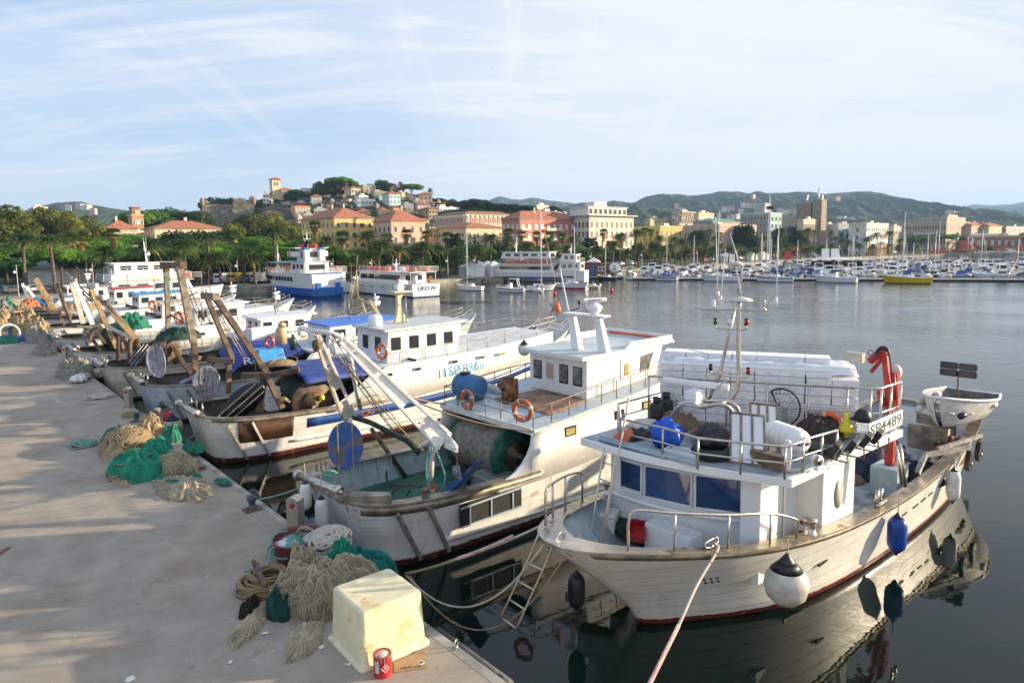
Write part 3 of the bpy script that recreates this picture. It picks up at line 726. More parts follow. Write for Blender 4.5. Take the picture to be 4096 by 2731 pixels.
def a4(x,y):return 3200+x/2.625,700+y/2.625
def a5(x,y):return x/2.24,650+y/2.24
terra=mat('terracotta_tiles',(.42,.155,.075),.85,var=.3,vs=1.2,bump=.5,bs=6,rust=.12,rcol=(.2,.11,.07),rs=.5)
slate=mat('dark_slate_roof',(.10,.10,.10),.8,var=.2)
roofgrey=mat('flat_roof_gravel',(.33,.31,.28),.9,var=.2)
greenroof=mat('green_copper_roof',(.12,.24,.20),.6)
trim=mat('pale_stone_trim',(.62,.56,.44),.8,var=.1,streak=.2)
shutg=mat('green_shutters',(.022,.075,.045),.55,var=.2);shutw=mat('white_shutters',(.68,.66,.60),.6);shutr=mat('red_shutters',(.45,.07,.04),.6)
shutb=mat('blue_shutters',(.05,.07,.35),.6);shutt=mat('teal_blinds',(.16,.38,.38),.6);shutbr=mat('brown_shutters',(.20,.075,.055),.6);pane=mat('window_pane',(.025,.028,.03),.12,spec=.7)
SHUT=dict(g=shutg,w=shutw,r=shutr,b=shutb,t=shutt,br=shutbr,n=None)
wallm={}
def wm(c):
 k='plaster_%02d%02d%02d'%tuple(int(x*99)for x in c)
 return mat(k,c,.85,var=.10,vs=.4,streak=.3,scol=tuple(x*.55 for x in c),bump=.1,bs=8)
WP={}
def win_mesh(w,h,style,sh,arch=False):
 "window with frame and shutters facing -y, its sill centre at the origin"
 key=(round(w,2),round(h,2),style,sh,arch)
 if key in WP:return WP[key]
 mb=MB();mb.mi=0;fw=.14
 mb.box((0,-.04,-.06),(w+.5,.22,.12));mb.box((-w/2-fw/2,-.03,h/2),(fw,.10,h));mb.box((w/2+fw/2,-.03,h/2),(fw,.10,h))
 if arch:
  P=[(cos(a)*(w/2+fw),-.08,h+sin(a)*(w/2+fw))for a in[pi*i/8 for i in rg(9)]];mb.prism(P,(0,.1,0))
 else:mb.box((0,-.05,h+.09),(w+.42,.16,.18))
 mb.mi=1;mb.box((0,-.015,h/2),(w,.05,h))
 if arch:mb.mi=1 if style!='shut' else 2;mb.prism([(cos(a)*w/2,-.09,h+sin(a)*w/2)for a in[pi*i/8 for i in rg(9)]],(0,-.02,0))
 if style=='shut':mb.mi=2;mb.box((-w/4,-.07,h/2),(w/2-.03,.06,h-.04));mb.box((w/4,-.07,h/2),(w/2-.03,.06,h-.04))
 elif style=='open':mb.mi=2;mb.box((-w*.76,-.06,h/2),(w*.46,.07,h));mb.box((w*.76,-.06,h/2),(w*.46,.07,h));mb.mi=0;mb.box((0,-.05,h/2),(.06,.03,h))
 elif style=='half':mb.mi=2;mb.box((0,-.07,h*.68),(w-.02,.05,h*.6))
 else:mb.mi=0;mb.box((0,-.05,h/2),(.05,.03,h));mb.box((0,-.05,h*.6),(w,.03,.05))
 o=mb.B('window',None,None,mats=[trim,pane,SHUT[sh]or trim],fix=False);C.objects.unlink(o)
 WP[key]=o;return o
def winat(b,x,z,face,w,h,style,sh,arch=False,Lr=0):
 o=win_mesh(w,h,style,sh,arch).copy();C.objects.link(o);o.parent=b
 if face=='R':o.location=(x,-.0,z)
 else:o.location=(0,x,z);o.rotation_euler=(0,0,-pi/2)
 return o
def isect(P,d,px):
 r=ray(px,900);den=d.x*r.y-d.y*r.x
 return(P.y*r.x-P.x*r.y)/den
def bld(label,xc,ye,xl,xr,Y,col,rows=4,cr_=5,cl=6,fh=None,roof='hip',rh=None,sh='g',w=1.1,h=1.7,arch=(),zb=None,rot=0.0,oh=.7,style=None,cat='building',grp='waterfront buildings',base_py=None,top0=1.0,roofm=None,balc=(),lg=True,skipL=False,band=True,hd=None,name=None,depth=None):
 P=D(xc,ye,Y)
 u=Matrix.Rotation(rot,3,'Z')@U;v=Matrix.Rotation(rot,3,'Z')@V
 Lr=isect(P,v,xr);Ll=isect(P,u,xl)if xl<xc else 1
 if Lr<0 or Lr>200:Lr=20
 if Ll<0 or Ll>200 or xl>=xc-8:Ll=depth or 10
 zg=(gz(P.x,P.y)-3 if P.y>310 else 1.2)if zb is None else zb
 if base_py:zg=min(D(xc,base_py,Y).z,P.z-2)-1.0
 H_=P.z-zg
 b=empty(name or 'house' if cat=='house' else(name or 'building'),(P.x,P.y,zg),TH+rot,label,cat,grp)
 mb=MB().prism([(0,0,0),(Lr,0,0),(Lr,Ll,0),(0,Ll,0)],(0,0,H_));mb.B('wall',wm(col),b)
 if band:
  mb=MB()
  for zz,tt,dd in((H_-.35,.35,.28),(H_-1.5,.12,.09))+(((H_*.3,.25,.10),)if H_>12 else()):
   mb.prism([(-dd,-dd,zz),(Lr+dd,-dd,zz),(Lr+dd,Ll+dd,zz),(-dd,Ll+dd,zz)],(0,0,tt))
  mb.B('cornice',trim,b)
 if roof=='hip':
  rh=rh or min(Lr,Ll)*.22;o_=oh;m_=min(Lr,Ll)/2
  mb=MB();A=[(-o_,-o_,H_),(Lr+o_,-o_,H_),(Lr+o_,Ll+o_,H_),(-o_,Ll+o_,H_)]
  if Lr>=Ll:R_=[(m_,Ll/2,H_+rh),(max(m_+.1,Lr-m_),Ll/2,H_+rh)];fs=[(0,1,5,4),(1,2,5),(2,3,4,5),(3,0,4)]
  else:R_=[(Lr/2,m_,H_+rh),(Lr/2,max(m_+.1,Ll-m_),H_+rh)];fs=[(0,1,4),(1,2,5,4),(2,3,5),(3,0,4,5)]
  mb.add([Vc(p)+Vc((0,0,.22))for p in A+R_]+[Vc(p)+Vc((0,0,.03))for p in A],fs+[(6,7,1,0),(7,8,2,1),(8,9,3,2),(9,6,0,3),(9,8,7,6)])
  rf=mb.B('roof',roofm or terra,b)
  if lg:
   rr=random.Random(int(xc*7))
   for k in rg(rr.choice([1,2])):
    mb=MB();x_,y_=Lr*rr.uniform(.25,.75),Ll*rr.uniform(.3,.7);mb.box((x_,y_,H_+rh*.9),(.7,.5,rh*.8+1.0));mb.box((x_,y_,H_+rh*1.3+.55),(.9,.7,.15));mb.B('chimney',trim,rf)
 else:
  mb=MB();p_=.22;t_=.55
  for(x0,y0,x1,y1)in((0,0,Lr,p_),(0,Ll-p_,Lr,Ll),(0,p_,p_,Ll-p_),(Lr-p_,p_,Lr,Ll-p_)):mb.prism([(x0,y0,H_+.002),(x1,y0,H_+.002),(x1,y1,H_+.002),(x0,y1,H_+.002)],(0,0,t_))
  mb.B('parapet',wm(col),b)
  mb=MB();rr=random.Random(int(xc*3));mb.box((Lr*rr.uniform(.3,.6),Ll*rr.uniform(.3,.6),H_+1.0),(min(4,Lr*.4),min(4,Ll*.4),2.0));mb.box((Lr*.7,Ll*.3,H_+.6),(1.6,1.2,1.2));mb.B('roof_hut',trim,b)
 fh=fh or(H_-1)/max(rows,1)
 rr=random.Random(int(xc*11+ye))
 nR,nL=cr_,(0 if skipL else cl)
 for r in rg(rows):
  z=H_-top0-fh*(r+1)+(fh-h)*.45
  if z<.3:break
  hh=h*(1.0 if r not in arch else .8)
  for face,n,L_ in(('R',nR,Lr),('L',nL,Ll)):
   if not n:continue
   for k in rg(n):
    st=style or rr.choice(['shut','shut','open','half','glass']if sh!='n' else['glass'])
    ww=min(w,L_/n*(.42 if st=='open' else .62));winat(b,L_*(k+.5)/n,z,face,ww,hh,st if face=='R' or st!='open' else 'shut',sh,r in arch)
  if r in balc:
   for k in rg(nR):
    if(k+r)%2==0:
     mb=MB();x_=Lr*(k+.5)/nR;bw=min(2.4,Lr/nR*.85);mb.box((x_,-.5,z-.25),(bw,1.0,.16))
     for q in rg(9):mb.box((x_-bw/2+bw*q/8,-.96,z+.2),(.04,.04,.75))
     mb.box((x_,-.96,z+.6),(bw,.06,.06));mb.box((x_-bw/2,-.5,z+.6),(.05,.95,.06));mb.box((x_+bw/2,-.5,z+.6),(.05,.95,.06));mb.B('balcony',trim,b)
 b['Lr']=Lr;b['Ll']=Ll;b['H']=H_
 return b
def clean(b):
 r=b['Lr'],b['Ll'],b['H']
 for k in('Lr','Ll','H'):del b[k]
 return r
YEL=(.72,.50,.17);PINK=(.68,.43,.33);CREAM=(.66,.58,.40);RED=(.52,.17,.12);WHT=(.70,.68,.62);PEACH=(.70,.44,.22);BEI=(.50,.43,.31);GRY=(.40,.38,.34);STONE_=(.34,.29,.21)
def B(label,f,xl,xc,xr,ye,Y,col,**k):
 x,y=f(xc,ye);b=bld(label,x,y,f(xl,0)[0],f(xr,0)[0],Y,col,**k);return b,clean(b)
B('large yellow palazzo with green shutters and a red hipped roof',a1,800,1140,1553,578,300,YEL,rows=5,cr_=5,cl=8,fh=4.3,arch=(1,2),balc=(1,2),h=2.0,w=1.2,rh=5,top0=.9)
B('pink palazzo with arched upper windows and a red hipped roof',a1,1553,1735,2090,612,295,PINK,rows=4,cr_=4,cl=4,fh=4.5,arch=(0,3),balc=(1,),h=2.1,w=1.35,rh=5,top0=1.2)
B('narrow ochre house between the pink palazzo and the cream palazzo',a1,2096,2180,2232,702,330,(.60,.38,.12),rows=4,cr_=2,cl=2,fh=4.0,balc=(1,))
B('cream palazzo with green shutters and a red roof behind the palms',a2,112,385,745,497,315,(.66,.57,.36),rows=4,cr_=5,cl=5,fh=4.2,arch=(2,),balc=(0,),h=1.9,rh=3)
b,(Lr,Ll,H_)=B('long cream building with a dormered mansard roof and red shutters',a2,88,375,835,455,352,(.62,.52,.37),rows=2,cr_=12,cl=9,fh=4,sh='r',roof='flat',style='shut',h=1.9)
mb=MB();A=[(0,0,H_),(Lr,0,H_),(Lr,Ll,H_),(0,Ll,H_)];T_=[(1.6,1.6,H_+5.2),(Lr-1.6,1.6,H_+5.2),(Lr-1.6,Ll-1.6,H_+5.2),(1.6,Ll-1.6,H_+5.2)]
mb.add([Vc(p)+Vc((0,0,.01))for p in A]+T_,[(0,1,5,4),(1,2,6,5),(2,3,7,6),(3,0,4,7),(4,5,6,7)]);rf=mb.B('roof',mat('mansard_slates',(.42,.36,.27),.8,var=.2),b)
mb=MB().box((Lr/2,Ll/2,H_+5.9),(Lr-2,Ll-2,1.3),tp=.7);mb.B('roof_ridge',terra,rf)
for face,n,L_ in(('R',11,Lr),('L',9,Ll)):
 for k in rg(n):
  x_=L_*(k+.5)/n;mb=MB();c=(x_,.35,H_+1.8)if face=='R' else(.35,x_,H_+1.8)
  mb.box(c,(2.2,1.9,3.0)if face=='R' else(1.9,2.2,3.0));cc=Vc(c)+Vc((0,0,1.5));mb.lathe([(.01,-.95),(1.1,-.95),(1.1,.95),(.01,.95)],cc,14,M=Matrix.Rotation(pi/2,3,'X')if face=='R' else Matrix.Rotation(pi/2,3,'Y'))
  d_=mb.B('dormer',trim,rf)
  w_=winat(b,x_,H_+.7,face,1.1,2.0,'shut','r');w_.parent=d_;w_.location+=Vc((0,-.62,0))if face=='R' else Vc((-.62,0,0))
b,(Lr,Ll,H_)=B('long salmon red apartment block with white balconies and a red roof',a2,724,890,1415,408,292,RED,rows=5,cr_=9,cl=4,fh=4.3,sh='w',style='shut',h=2.1,w=1.5,rh=3.4,top0=1.2)
for r in rg(4):
 for x0_,x1_ in((0.2,5.5),(Lr*.43,Lr*.73),(Lr-.2,Lr+6.5)):
  mb=MB();z=H_-1.2-4.3*(r+1)+.4;mb.box(((x0_+x1_)/2,-.8,z),(x1_-x0_,1.6,.22));mb.box(((x0_+x1_)/2,-1.58,z+.6),(x1_-x0_,.07,.9));mb.B('balcony',trim,b)
mb=MB().box((Lr+3.2,5.2,(H_-.4)/2),(6.4,8,H_-.4));mb.B('wing_wall',wm((.44,.15,.11)),b)
mb=MB().box((Lr+3.2,4.4,H_-.1),(7.6,11,.35));mb.B('wing_roof',trim,b)
b,(Lr,Ll,H_)=B('white grand hotel with brown shutters and a rooftop terrace',a2,1330,1545,1962,385,306,(.66,.61,.52),rows=6,cr_=9,cl=6,fh=4.25,sh='br',style='shut',h=2.4,w=1.2,roof='flat',balc=(1,3,4),top0=1.6)
mb=MB().box((Lr/2,Ll/2,H_+.35),(Lr+3,Ll+3,.5));mb.B('cornice_slab',trim,b)
mb=MB().box((Lr*.46,Ll*.5,H_+2.4),(Lr*.86,Ll*.8,3.6));mb.box((Lr*.46,Ll*.5,H_+4.3),(Lr*.9,Ll*.86,.3));mb.box((Lr*.4,Ll*.5,H_+5.6),(Lr*.28,Ll*.4,2.3));at_=mb.B('penthouse',wm((.66,.65,.60)),b)
for k in rg(8):w_=winat(b,Lr*(.08+.108*k),H_+1.2,'R',1.9,2.0,'glass','n');w_.parent=at_;w_.location.y=Ll*.1-.03
B('olive yellow corner block with white window surrounds',a3,315,565,775,488,335,(.50,.43,.13),rows=4,cr_=5,cl=5,fh=4.6,sh='br',style='shut',roof='flat',h=2.3,w=1.2,top0=.8)
b,_=B('low yellow building with slanted white awnings',a3,425,470,680,418,395,(.50,.44,.24),rows=2,cr_=6,cl=2,roof='flat',sh='n')
b,(Lr,Ll,H_)=B('cream tower-like palace with ornate white loggia',a3,672,748,872,352,400,(.55,.44,.33),rows=3,cr_=5,cl=2,fh=5,roof='flat',sh='w',h=2.6,w=1.3,arch=(1,))
mb=MB()
for k in rg(7):mb.beam((Lr*(.1+k*.135),-.2,H_-6),(Lr*(.1+k*.135),-1.2,H_-.2),.5,.5)
mb.box((Lr*.5,-.8,H_+.2),(Lr,2.2,.5));mb.B('loggia',trim,b)
B('beige apartment block with a long roof terrace',a3,862,930,1070,362,420,(.60,.50,.36),rows=2,cr_=4,cl=2,roof='flat',sh='w',fh=5,balc=(0,1))
B('pinkish civic building with small square windows',a3,775,1128,1475,474,342,(.52,.37,.29),rows=4,cr_=7,cl=5,fh=4.8,sh='n',roof='flat',h=2.0,w=1.0,top0=2.0)
B('upper storey with a green copper roof over the pinkish civic building',a3,878,1060,1330,440,365,(.52,.42,.30),rows=1,cr_=8,cl=5,sh='n',roof='hip',roofm=greenroof,rh=2,h=1.4,lg=False)
b,(Lr,Ll,H_)=B('grey concrete office with vertical ribs and a pale blue end wall',a3,1342,1606,1708,360,385,(.36,.50,.52),rows=7,cr_=3,cl=0,fh=4,roof='flat',sh='n',h=2.0,w=2.0)
for k in rg(9):mb=MB().box((-.3,Ll*(k+.3)/9,H_/2),(.7,Ll/9*.62,H_-.6));mb.B('concrete_rib',wm((.33,.32,.29)),b)
for r in rg(8):mb=MB().box((-.05,Ll/2,H_-2.5-4*r),(.14,Ll,1.3));mb.B('window_band',pane,b)
mb=MB().box((Lr*.4,Ll*.45,H_+3),(Lr*.5,Ll*.35,6));mb.B('roof_block',wm((.42,.44,.43)),b)
brick=mat('brown_tower_brick',(.30,.235,.165),.9,var=.22,vs=.8,bump=.3,bs=3,planks=1.2);
b,(Lr,Ll,H_)=B('tall windowless brown brick tower with roof aerials',a3,1995,2088,2127,240,405,(.30,.235,.165),rows=0,cr_=0,cl=0,roof='flat',band=False,zb=0)
b.children[0].data.materials[0]=brick
mb=MB().box((Lr*.5,Ll+5.5,H_/2-.4),(Lr,9,H_-1));mb.B('side_shaft',brick,b)
mb=MB()
for x_,y_,hh in((Lr*.5,Ll*.6,8),(Lr*.5,Ll+5,4),(Lr*.4,Ll*.2,3)):
 mb.tube([(x_,y_,H_),(x_,y_,H_+hh)],.16,6);mb.box((x_,y_,H_+hh*.8),(.9,.9,1.6));mb.box((x_,y_,H_+hh*.4),(1.3,.2,1.6))
mb.B('aerial',dS,b)
B('beige office annex with a grid of small windows beside the brick tower',a3,1852,1914,2052,424,395,(.52,.46,.36),rows=5,cr_=8,cl=0,fh=4.9,roof='flat',sh='n',h=2.3,w=1.1,zb=0)
B('plain beige block behind the office annex',a3,1708,1848,1985,384,420,(.46,.40,.31),rows=2,cr_=0,cl=3,roof='flat',sh='n',zb=0)
B('cream house with a roof garden right of the brick tower',a3,2118,2130,2255,470,425,(.60,.50,.34),rows=5,cr_=4,cl=1,roof='flat',sh='br',zb=0,balc=(1,))
B('long white office block with square blue-tinted windows',a4,395,400,695,520,420,(.62,.66,.68),rows=5,cr_=8,cl=1,fh=5,roof='flat',sh='t',style='shut',h=2.4,w=2.2,zb=0,rot=radians(-18))
B('white office wing with rows of small windows',a4,693,700,930,512,400,(.68,.68,.65),rows=5,cr_=10,cl=1,fh=4.6,roof='flat',sh='t',style='glass',h=1.9,w=1.1,zb=0)
B('small pale house behind the palms right of the white office',a4,932,985,1065,548,440,(.50,.45,.38),rows=4,cr_=3,cl=2,roof='flat',sh='br',zb=0)
b,(Lr,Ll,H_)=B('long brown-grey apartment block of six storeys',a4,1090,1540,1782,492,450,(.40,.34,.26),rows=6,cr_=8,cl=15,fh=4.7,roof='flat',sh='br',style='shut',h=2.5,w=1.4,zb=0,balc=(1,2,3,4))
for r in(1,3):
 mb=MB().box((-.5,Ll*.5,H_-5*r-3),(1.0,Ll*.5,.3));mb.box((-.95,Ll*.5,H_-5*r-2.3),(.08,Ll*.5,1));mb.B('balcony',trim,b)
mb=MB().box((Lr*.5,Ll*.45,H_+1.9),(Lr*.8,Ll*.8,3.4));mb.box((Lr*.5,Ll*.2,H_+4.2),(Lr*.4,Ll*.14,2));mb.B('attic_storey',wm((.42,.37,.29)),b)
B('tan apartment house with a red roof beside the brown block',a4,1782,1800,1970,530,470,(.52,.40,.27),rows=5,cr_=8,cl=1,sh='br',style='shut',h=2.4,zb=0)
B('cream apartment house with a red roof right of the tan one',a4,1970,1985,2130,535,480,(.62,.50,.33),rows=5,cr_=7,cl=1,sh='br',style='shut',h=2.4,zb=0)
B('pale grey apartment block at the far right',a4,2140,2165,2420,545,500,(.42,.39,.36),rows=5,cr_=10,cl=1,sh='b',style='shut',roof='flat',h=2.4,zb=0)
b,(Lr,Ll,H_)=B('long low dark red brick building with teal windows',a4,1764,1770,2700,648,430,(.28,.07,.05),rows=2,cr_=13,cl=0,fh=7,roof='flat',sh='t',style='shut',h=2.6,w=2.0,zb=1,rot=radians(-30),top0=.4)
for r in rg(6):
 mb=MB().box((Lr*(.1+.05*r),4,H_+1.3),(3+r%3,2,1.2+.3*(r%2)));mb.B('roof_unit',cW,b)
b,(Lr,Ll,H_)=B('low white pavilion with tall dark windows and a grey pitched roof',a5,238,243,965,955,152,(.62,.60,.54),rows=1,cr_=9,cl=1,fh=4.6,sh='r',style='half',roof='hip',roofm=slate,rh=2.6,h=2.7,w=1.3,zb=1.2,rot=radians(-42),top0=.3,lg=False,depth=8)
B('long cream palazzo with a red roof behind the umbrella pines',a5,1282,1385,1985,592,262,(.66,.56,.38),rows=4,cr_=10,cl=3,fh=4.4,h=2.0,balc=(1,),rh=3.2)
B('pale grey palazzo half hidden by plane trees',a5,905,960,1225,595,250,(.52,.46,.34),rows=4,cr_=6,cl=2,fh=4.4,sh='br',h=2.2,rh=3.2)
B('cream palazzo behind the olive plane trees at the left',a5,480,560,950,585,255,(.55,.50,.40),rows=4,cr_=7,cl=2,fh=4.4,sh='br',roof='flat')
B('dark ochre house squeezed between two palazzi',a5,1200,1215,1282,650,262,(.35,.18,.12),rows=3,cr_=2,cl=1,sh='br')
b,(Lr,Ll,H_)=B('orange brick villa with white bands and a roof pavilion',a5,1150,1180,1290,470,310,(.46,.24,.11),rows=4,cr_=3,cl=1,fh=4.2,sh='w',roof='flat',h=2,arch=(1,),zb=1.2)
mb=MB().box((Lr*.45,Ll*.5,H_+2),(Lr*.7,Ll*.7,2.6));mb.box((Lr*.45,Ll*.5,H_+3.5),(Lr*.85,Ll*.85,.35));mb.B('roof_pavilion',wm((.40,.2,.1)),b)
B('white apartment block peeping over the plane trees',a5,262,300,440,405,330,(.6,.6,.6),rows=3,cr_=4,cl=2,sh='n',roof='flat',zb=1.2)
st=mat('castle_masonry',(.27,.235,.175),.95,var=.35,vs=.5,bump=.8,bs=1.6,sub=((.13,.115,.08),.25,.5,.68),planks=1.0)
P=D(*a5(1810,365),425);zg=P.z-22;b=empty('castle',(P.x,P.y,zg),TH-radians(20),'old grey stone castle with battered walls on the hill','castle',None)
d=Matrix.Rotation(-radians(20),3,'Z')@V;Lr=isect(P,d,a5(2100,0)[0])
mb=MB().add([(-1.5,-1.5,0),(Lr,-1.5,0),(Lr,22,0),(-1.5,22,0),(0,0,21.5),(Lr,0,21.5),(Lr,21,21.5),(0,21,21.5)],[(0,1,5,4),(1,2,6,5),(2,3,7,6),(3,0,4,7),(4,5,6,7)])
mb.B('wall',st,b)
mb=MB().add([(Lr-1,-5,0),(Lr+13,-6,0),(Lr+13,14,0),(Lr-1,14,0),(Lr-.2,-3,23),(Lr+12,-3.6,23),(Lr+12,13,23),(Lr-.2,13,23)],[(0,1,5,4),(1,2,6,5),(2,3,7,6),(3,0,4,7),(4,5,6,7)]);mb.box((Lr+4,3,24),(7,5,2.2));mb.B('bastion',st,b)
for x_,z_ in((0.2,22),(Lr+12,23)):
 mb=MB().lathe([(.4,-2.5),(1.3,-.5),(1.3,2.2),(1.1,2.4),(.7,3.1),(.02,3.5)],(x_,-.5 if x_<1 else-3,z_),12);mb.B('turret',mat('turret_brick',(.32,.19,.12),.9),b)
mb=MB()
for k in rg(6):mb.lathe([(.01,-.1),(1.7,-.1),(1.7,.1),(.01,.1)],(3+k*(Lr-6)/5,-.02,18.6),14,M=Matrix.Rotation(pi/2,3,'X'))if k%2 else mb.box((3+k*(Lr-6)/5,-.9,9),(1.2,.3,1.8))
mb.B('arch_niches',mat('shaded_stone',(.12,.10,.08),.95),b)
P=D(*a5(1550,470),405);zg=P.z-14;b=empty('castle_wall',(P.x,P.y,zg),TH-radians(28),'lower grey castle wall left of the stone castle','wall')
Lr=isect(P,Matrix.Rotation(-radians(28),3,'Z')@V,a5(1795,0)[0]);mb=MB().box((Lr/2,1,7.5),(Lr,2,15));mb.lathe([(3.6,0),(3.0,16)],(3,1,0),14);mb.B('wall',st,b)
mb=MB()
for k in rg(int(Lr/1.6)):mb.box((k*1.6+.5,.2,15.3),(.9,.5,.9))
mb.B('battlement',st,b)
HS=[('white modernist house with one slanted wall, left end of the hill',340,395,472,322,440,(.72,.72,.72),'flat',3,2,'n'),('grey glass-fronted house beside the white modernist one',232,250,342,380,465,(.45,.46,.46),'flat',3,3,'n'),('brown house with green blinds left of the tower villa',440,470,540,322,400,(.42,.24,.13),'hip',2,3,'t'),('peach villa with a square lookout tower',572,590,718,285,405,(.68,.46,.22),'hip',4,4,'w'),('pale pink house behind the small pine',722,745,882,306,372,(.66,.42,.38),'hip',2,5,'w'),('long white modern house above the pink one',776,800,945,275,320,(.62,.63,.62),'flat',1,6,'n'),('bright red villa with white corner pilasters on the crest',945,962,1138,252,330,(.55,.10,.07),'hip',2,5,'w'),('dark magenta house under the big pine',1138,1150,1310,228,285,(.34,.07,.10),'flat',2,5,'n'),('cream villa with tall arched loggia windows',1298,1318,1430,268,352,(.62,.54,.40),'hip',2,3,'n'),('white terraced house with a red roof on the left slope',860,900,1020,355,455,(.68,.64,.56),'hip',3,3,'w'),('wide orange apartment house with a stepped roof',545,730,900,462,590,(.70,.36,.14),'flat',3,5,'w'),('small red house on top of the orange one',735,760,870,430,470,(.45,.10,.09),'flat',1,3,'n'),('low cream house with green shutters and a red roof',400,430,612,528,620,(.56,.50,.34),'hip',3,4,'g'),('white terraced house above the yellow palazzo',900,930,1085,495,560,(.68,.66,.60),'flat',2,4,'n'),('bright white villa with blue-grey windows and roof terrace',1345,1385,1580,390,470,(.72,.74,.76),'flat',2,5,'t'),('upper white glazed storey of the hillside villa',1392,1400,1510,352,400,(.70,.74,.76),'flat',1,4,'t'),('pale blue house with three tall arched windows',1705,1715,1842,326,462,(.55,.64,.68),'hip',3,3,'t'),('cream house with a red roof at the crest',1722,1742,1856,262,330,(.64,.54,.38),'hip',2,3,'n'),('stone house with green windows below the terrace wall',1525,1560,1712,310,378,(.40,.36,.25),'flat',2,4,'t'),('long rubble terrace wall at the summit',1430,1440,1710,250,315,(.42,.37,.26),'flat',1,0,'n'),('small peach house right of the arched one',1835,1845,1892,322,400,(.66,.46,.26),'flat',2,2,'w'),('white villa with striped awning',1928,1940,2002,340,400,(.66,.62,.55),'hip',2,2,'w'),('rough stone villa with round corner below the crest palm',2005,2030,2172,335,420,(.42,.34,.22),'hip',2,3,'n'),('mauve pink house with a wide red roof',1968,2010,2150,436,520,(.48,.30,.32),'hip',2,4,'w'),('yellow villa with an arched loggia',2035,2130,2225,485,610,(.52,.36,.17),'hip',3,3,'n'),('white house with blue shutters and blue balconies',2235,2242,2455,472,590,(.66,.68,.70),'flat',3,6,'b'),('cream house with a red roof above the palazzi',1362,1380,1530,518,570,(.58,.50,.36),'hip',1,5,'n'),('brown brick villa with twin arched windows',1525,1600,1732,505,570,(.40,.22,.12),'hip',2,4,'n'),('low house with a wide dark red roof',1642,1745,1880,525,570,(.34,.18,.10),'hip',1,5,'n'),('small cream house with a red roof behind the brown villa',1715,1760,1848,478,530,(.62,.48,.26),'hip',1,2,'n'),('grey-white flat-roofed house on the middle slope',1845,1870,1975,440,520,(.52,.52,.52),'flat',2,4,'w'),('small white house with glass veranda',1970,1985,2050,400,440,(.52,.42,.42),'flat',1,3,'n'),('yellow house with a pointed red roof at the edge of the palazzi',2100,2120,2232,700,760,(.60,.4,.18),'hip',1,2,'g'),('small grey-tiled house roof between the palazzi',2005,2040,2135,600,650,(.5,.44,.34),'hip',1,2,'n'),('cluster house with a red roof on the lower left slope',735,760,812,580,640,(.48,.42,.32),'flat',2,2,'n'),('white stepped house above the orange one',800,820,925,545,600,(.62,.58,.50),'flat',2,3,'n'),('small white house low on the slope by the trees',612,640,740,620,660,(.60,.52,.44),'hip',1,2,'r')]
_r=random.Random(21);_c=[(.66,.55,.38),(.62,.40,.30),(.70,.66,.58),(.58,.36,.18),(.55,.47,.34),(.68,.50,.30),(.50,.22,.15)];_d=['cream','dusty pink','off-white','ochre','beige','peach','brick red']
for i,(x,y)in en([(490,415),(660,425),(700,455),(640,500),(930,420),(1090,350),(1180,345),(1240,350),(1130,420),(1210,430),(1300,395),(1160,480),(1260,460),(1320,470),(1480,400),(1560,430),(1620,380),(1660,330),(1900,380),(1960,450),(2080,440),(1900,500),(2000,520),(2180,440),(2240,430),(1300,520),(1220,500),(1430,500),(1590,470),(980,400),(1860,300),(840,330),(1500,310),(1640,490),(2290,440),(1080,460),(1010,470)]):
 w=_r.uniform(38,62);h=_r.uniform(26,44);k=i%7;HS.append((f'{_d[k]} house, {ordn(i // 7)} {_d[k]} one among the packed hill houses',x-w*.42,x-w*.1,x+w*.6,y-h*.4,y+h*.6,_c[k],'hip' if i%4 else 'flat',2,3,'gwnbr'[i%3]if i%3<2 else 'w'))
def march(px,py):
 d=ray(px,py);Yv=300.0
 while Yv<470:
  p=CAM+d*(Yv/d.y)
  if p.z<gz(p.x,p.y)+.0:break
  Yv+=3
 return min(Yv,462)
for i,(lab,xl,xc,xr,ye,yb,col,roof,st_,nw,sh)in en(HS):
 x,y=a1(xc,ye);_,yb_=a1(xc,yb);Yv=march(x,yb_)
 b=bld(lab+(' on the hillside' if len(lab.split())<9 else ''),x,y,a1(xl,0)[0],a1(xr,0)[0],Yv,col,rows=st_,cr_=nw,cl=2,roof=roof,sh=sh,rot=radians((i*37)%30-25),base_py=yb_+6,w=1.3,h=1.7,oh=.6,cat='house',grp='houses on the town hill',name='house',depth=9,style='glass' if sh in 'n' else 'shut',band=False,lg=False,top0=.4)
 Lr,Ll,H_=clean(b)
 if 'lookout tower' in lab:
  mb=MB().box((-2.2,6,H_/2+3),(5.5,5.5,H_+7));t_=mb.B('tower',wm((.70,.56,.34)),b);mb=MB().box((-2.2,6,H_+7.2),(6.8,6.8,.5));mb.box((-2.2,6,H_+8),(6.2,6.2,1.1),tp=.1);mb.B('tower_roof',terra,t_)
  for k in rg(2):w_=winat(b,-3.2+k*1.8,H_+3,'R',1,2,'glass','n');w_.parent=t_;w_.location.y=3.25
x,y=a2(1050,290);clean(bld('white modern house with balconies among the ridge trees',x,y,a2(985,0)[0],a2(1165,0)[0],430,(.60,.58,.52),rows=2,cr_=4,cl=2,roof='flat',sh='n',base_py=a2(0,370)[1],cat='house',grp='houses on the town hill',name='house',balc=(0,1),fh=4))
x,y=a2(1000,345);clean(bld('cream villa at the foot of the wooded ridge',x,y,a2(978,0)[0],a2(1330,0)[0],400,(.50,.45,.36),rows=1,cr_=6,cl=1,roof='flat',sh='w',base_py=a2(0,400)[1],cat='house',grp='houses on the town hill',name='house'))
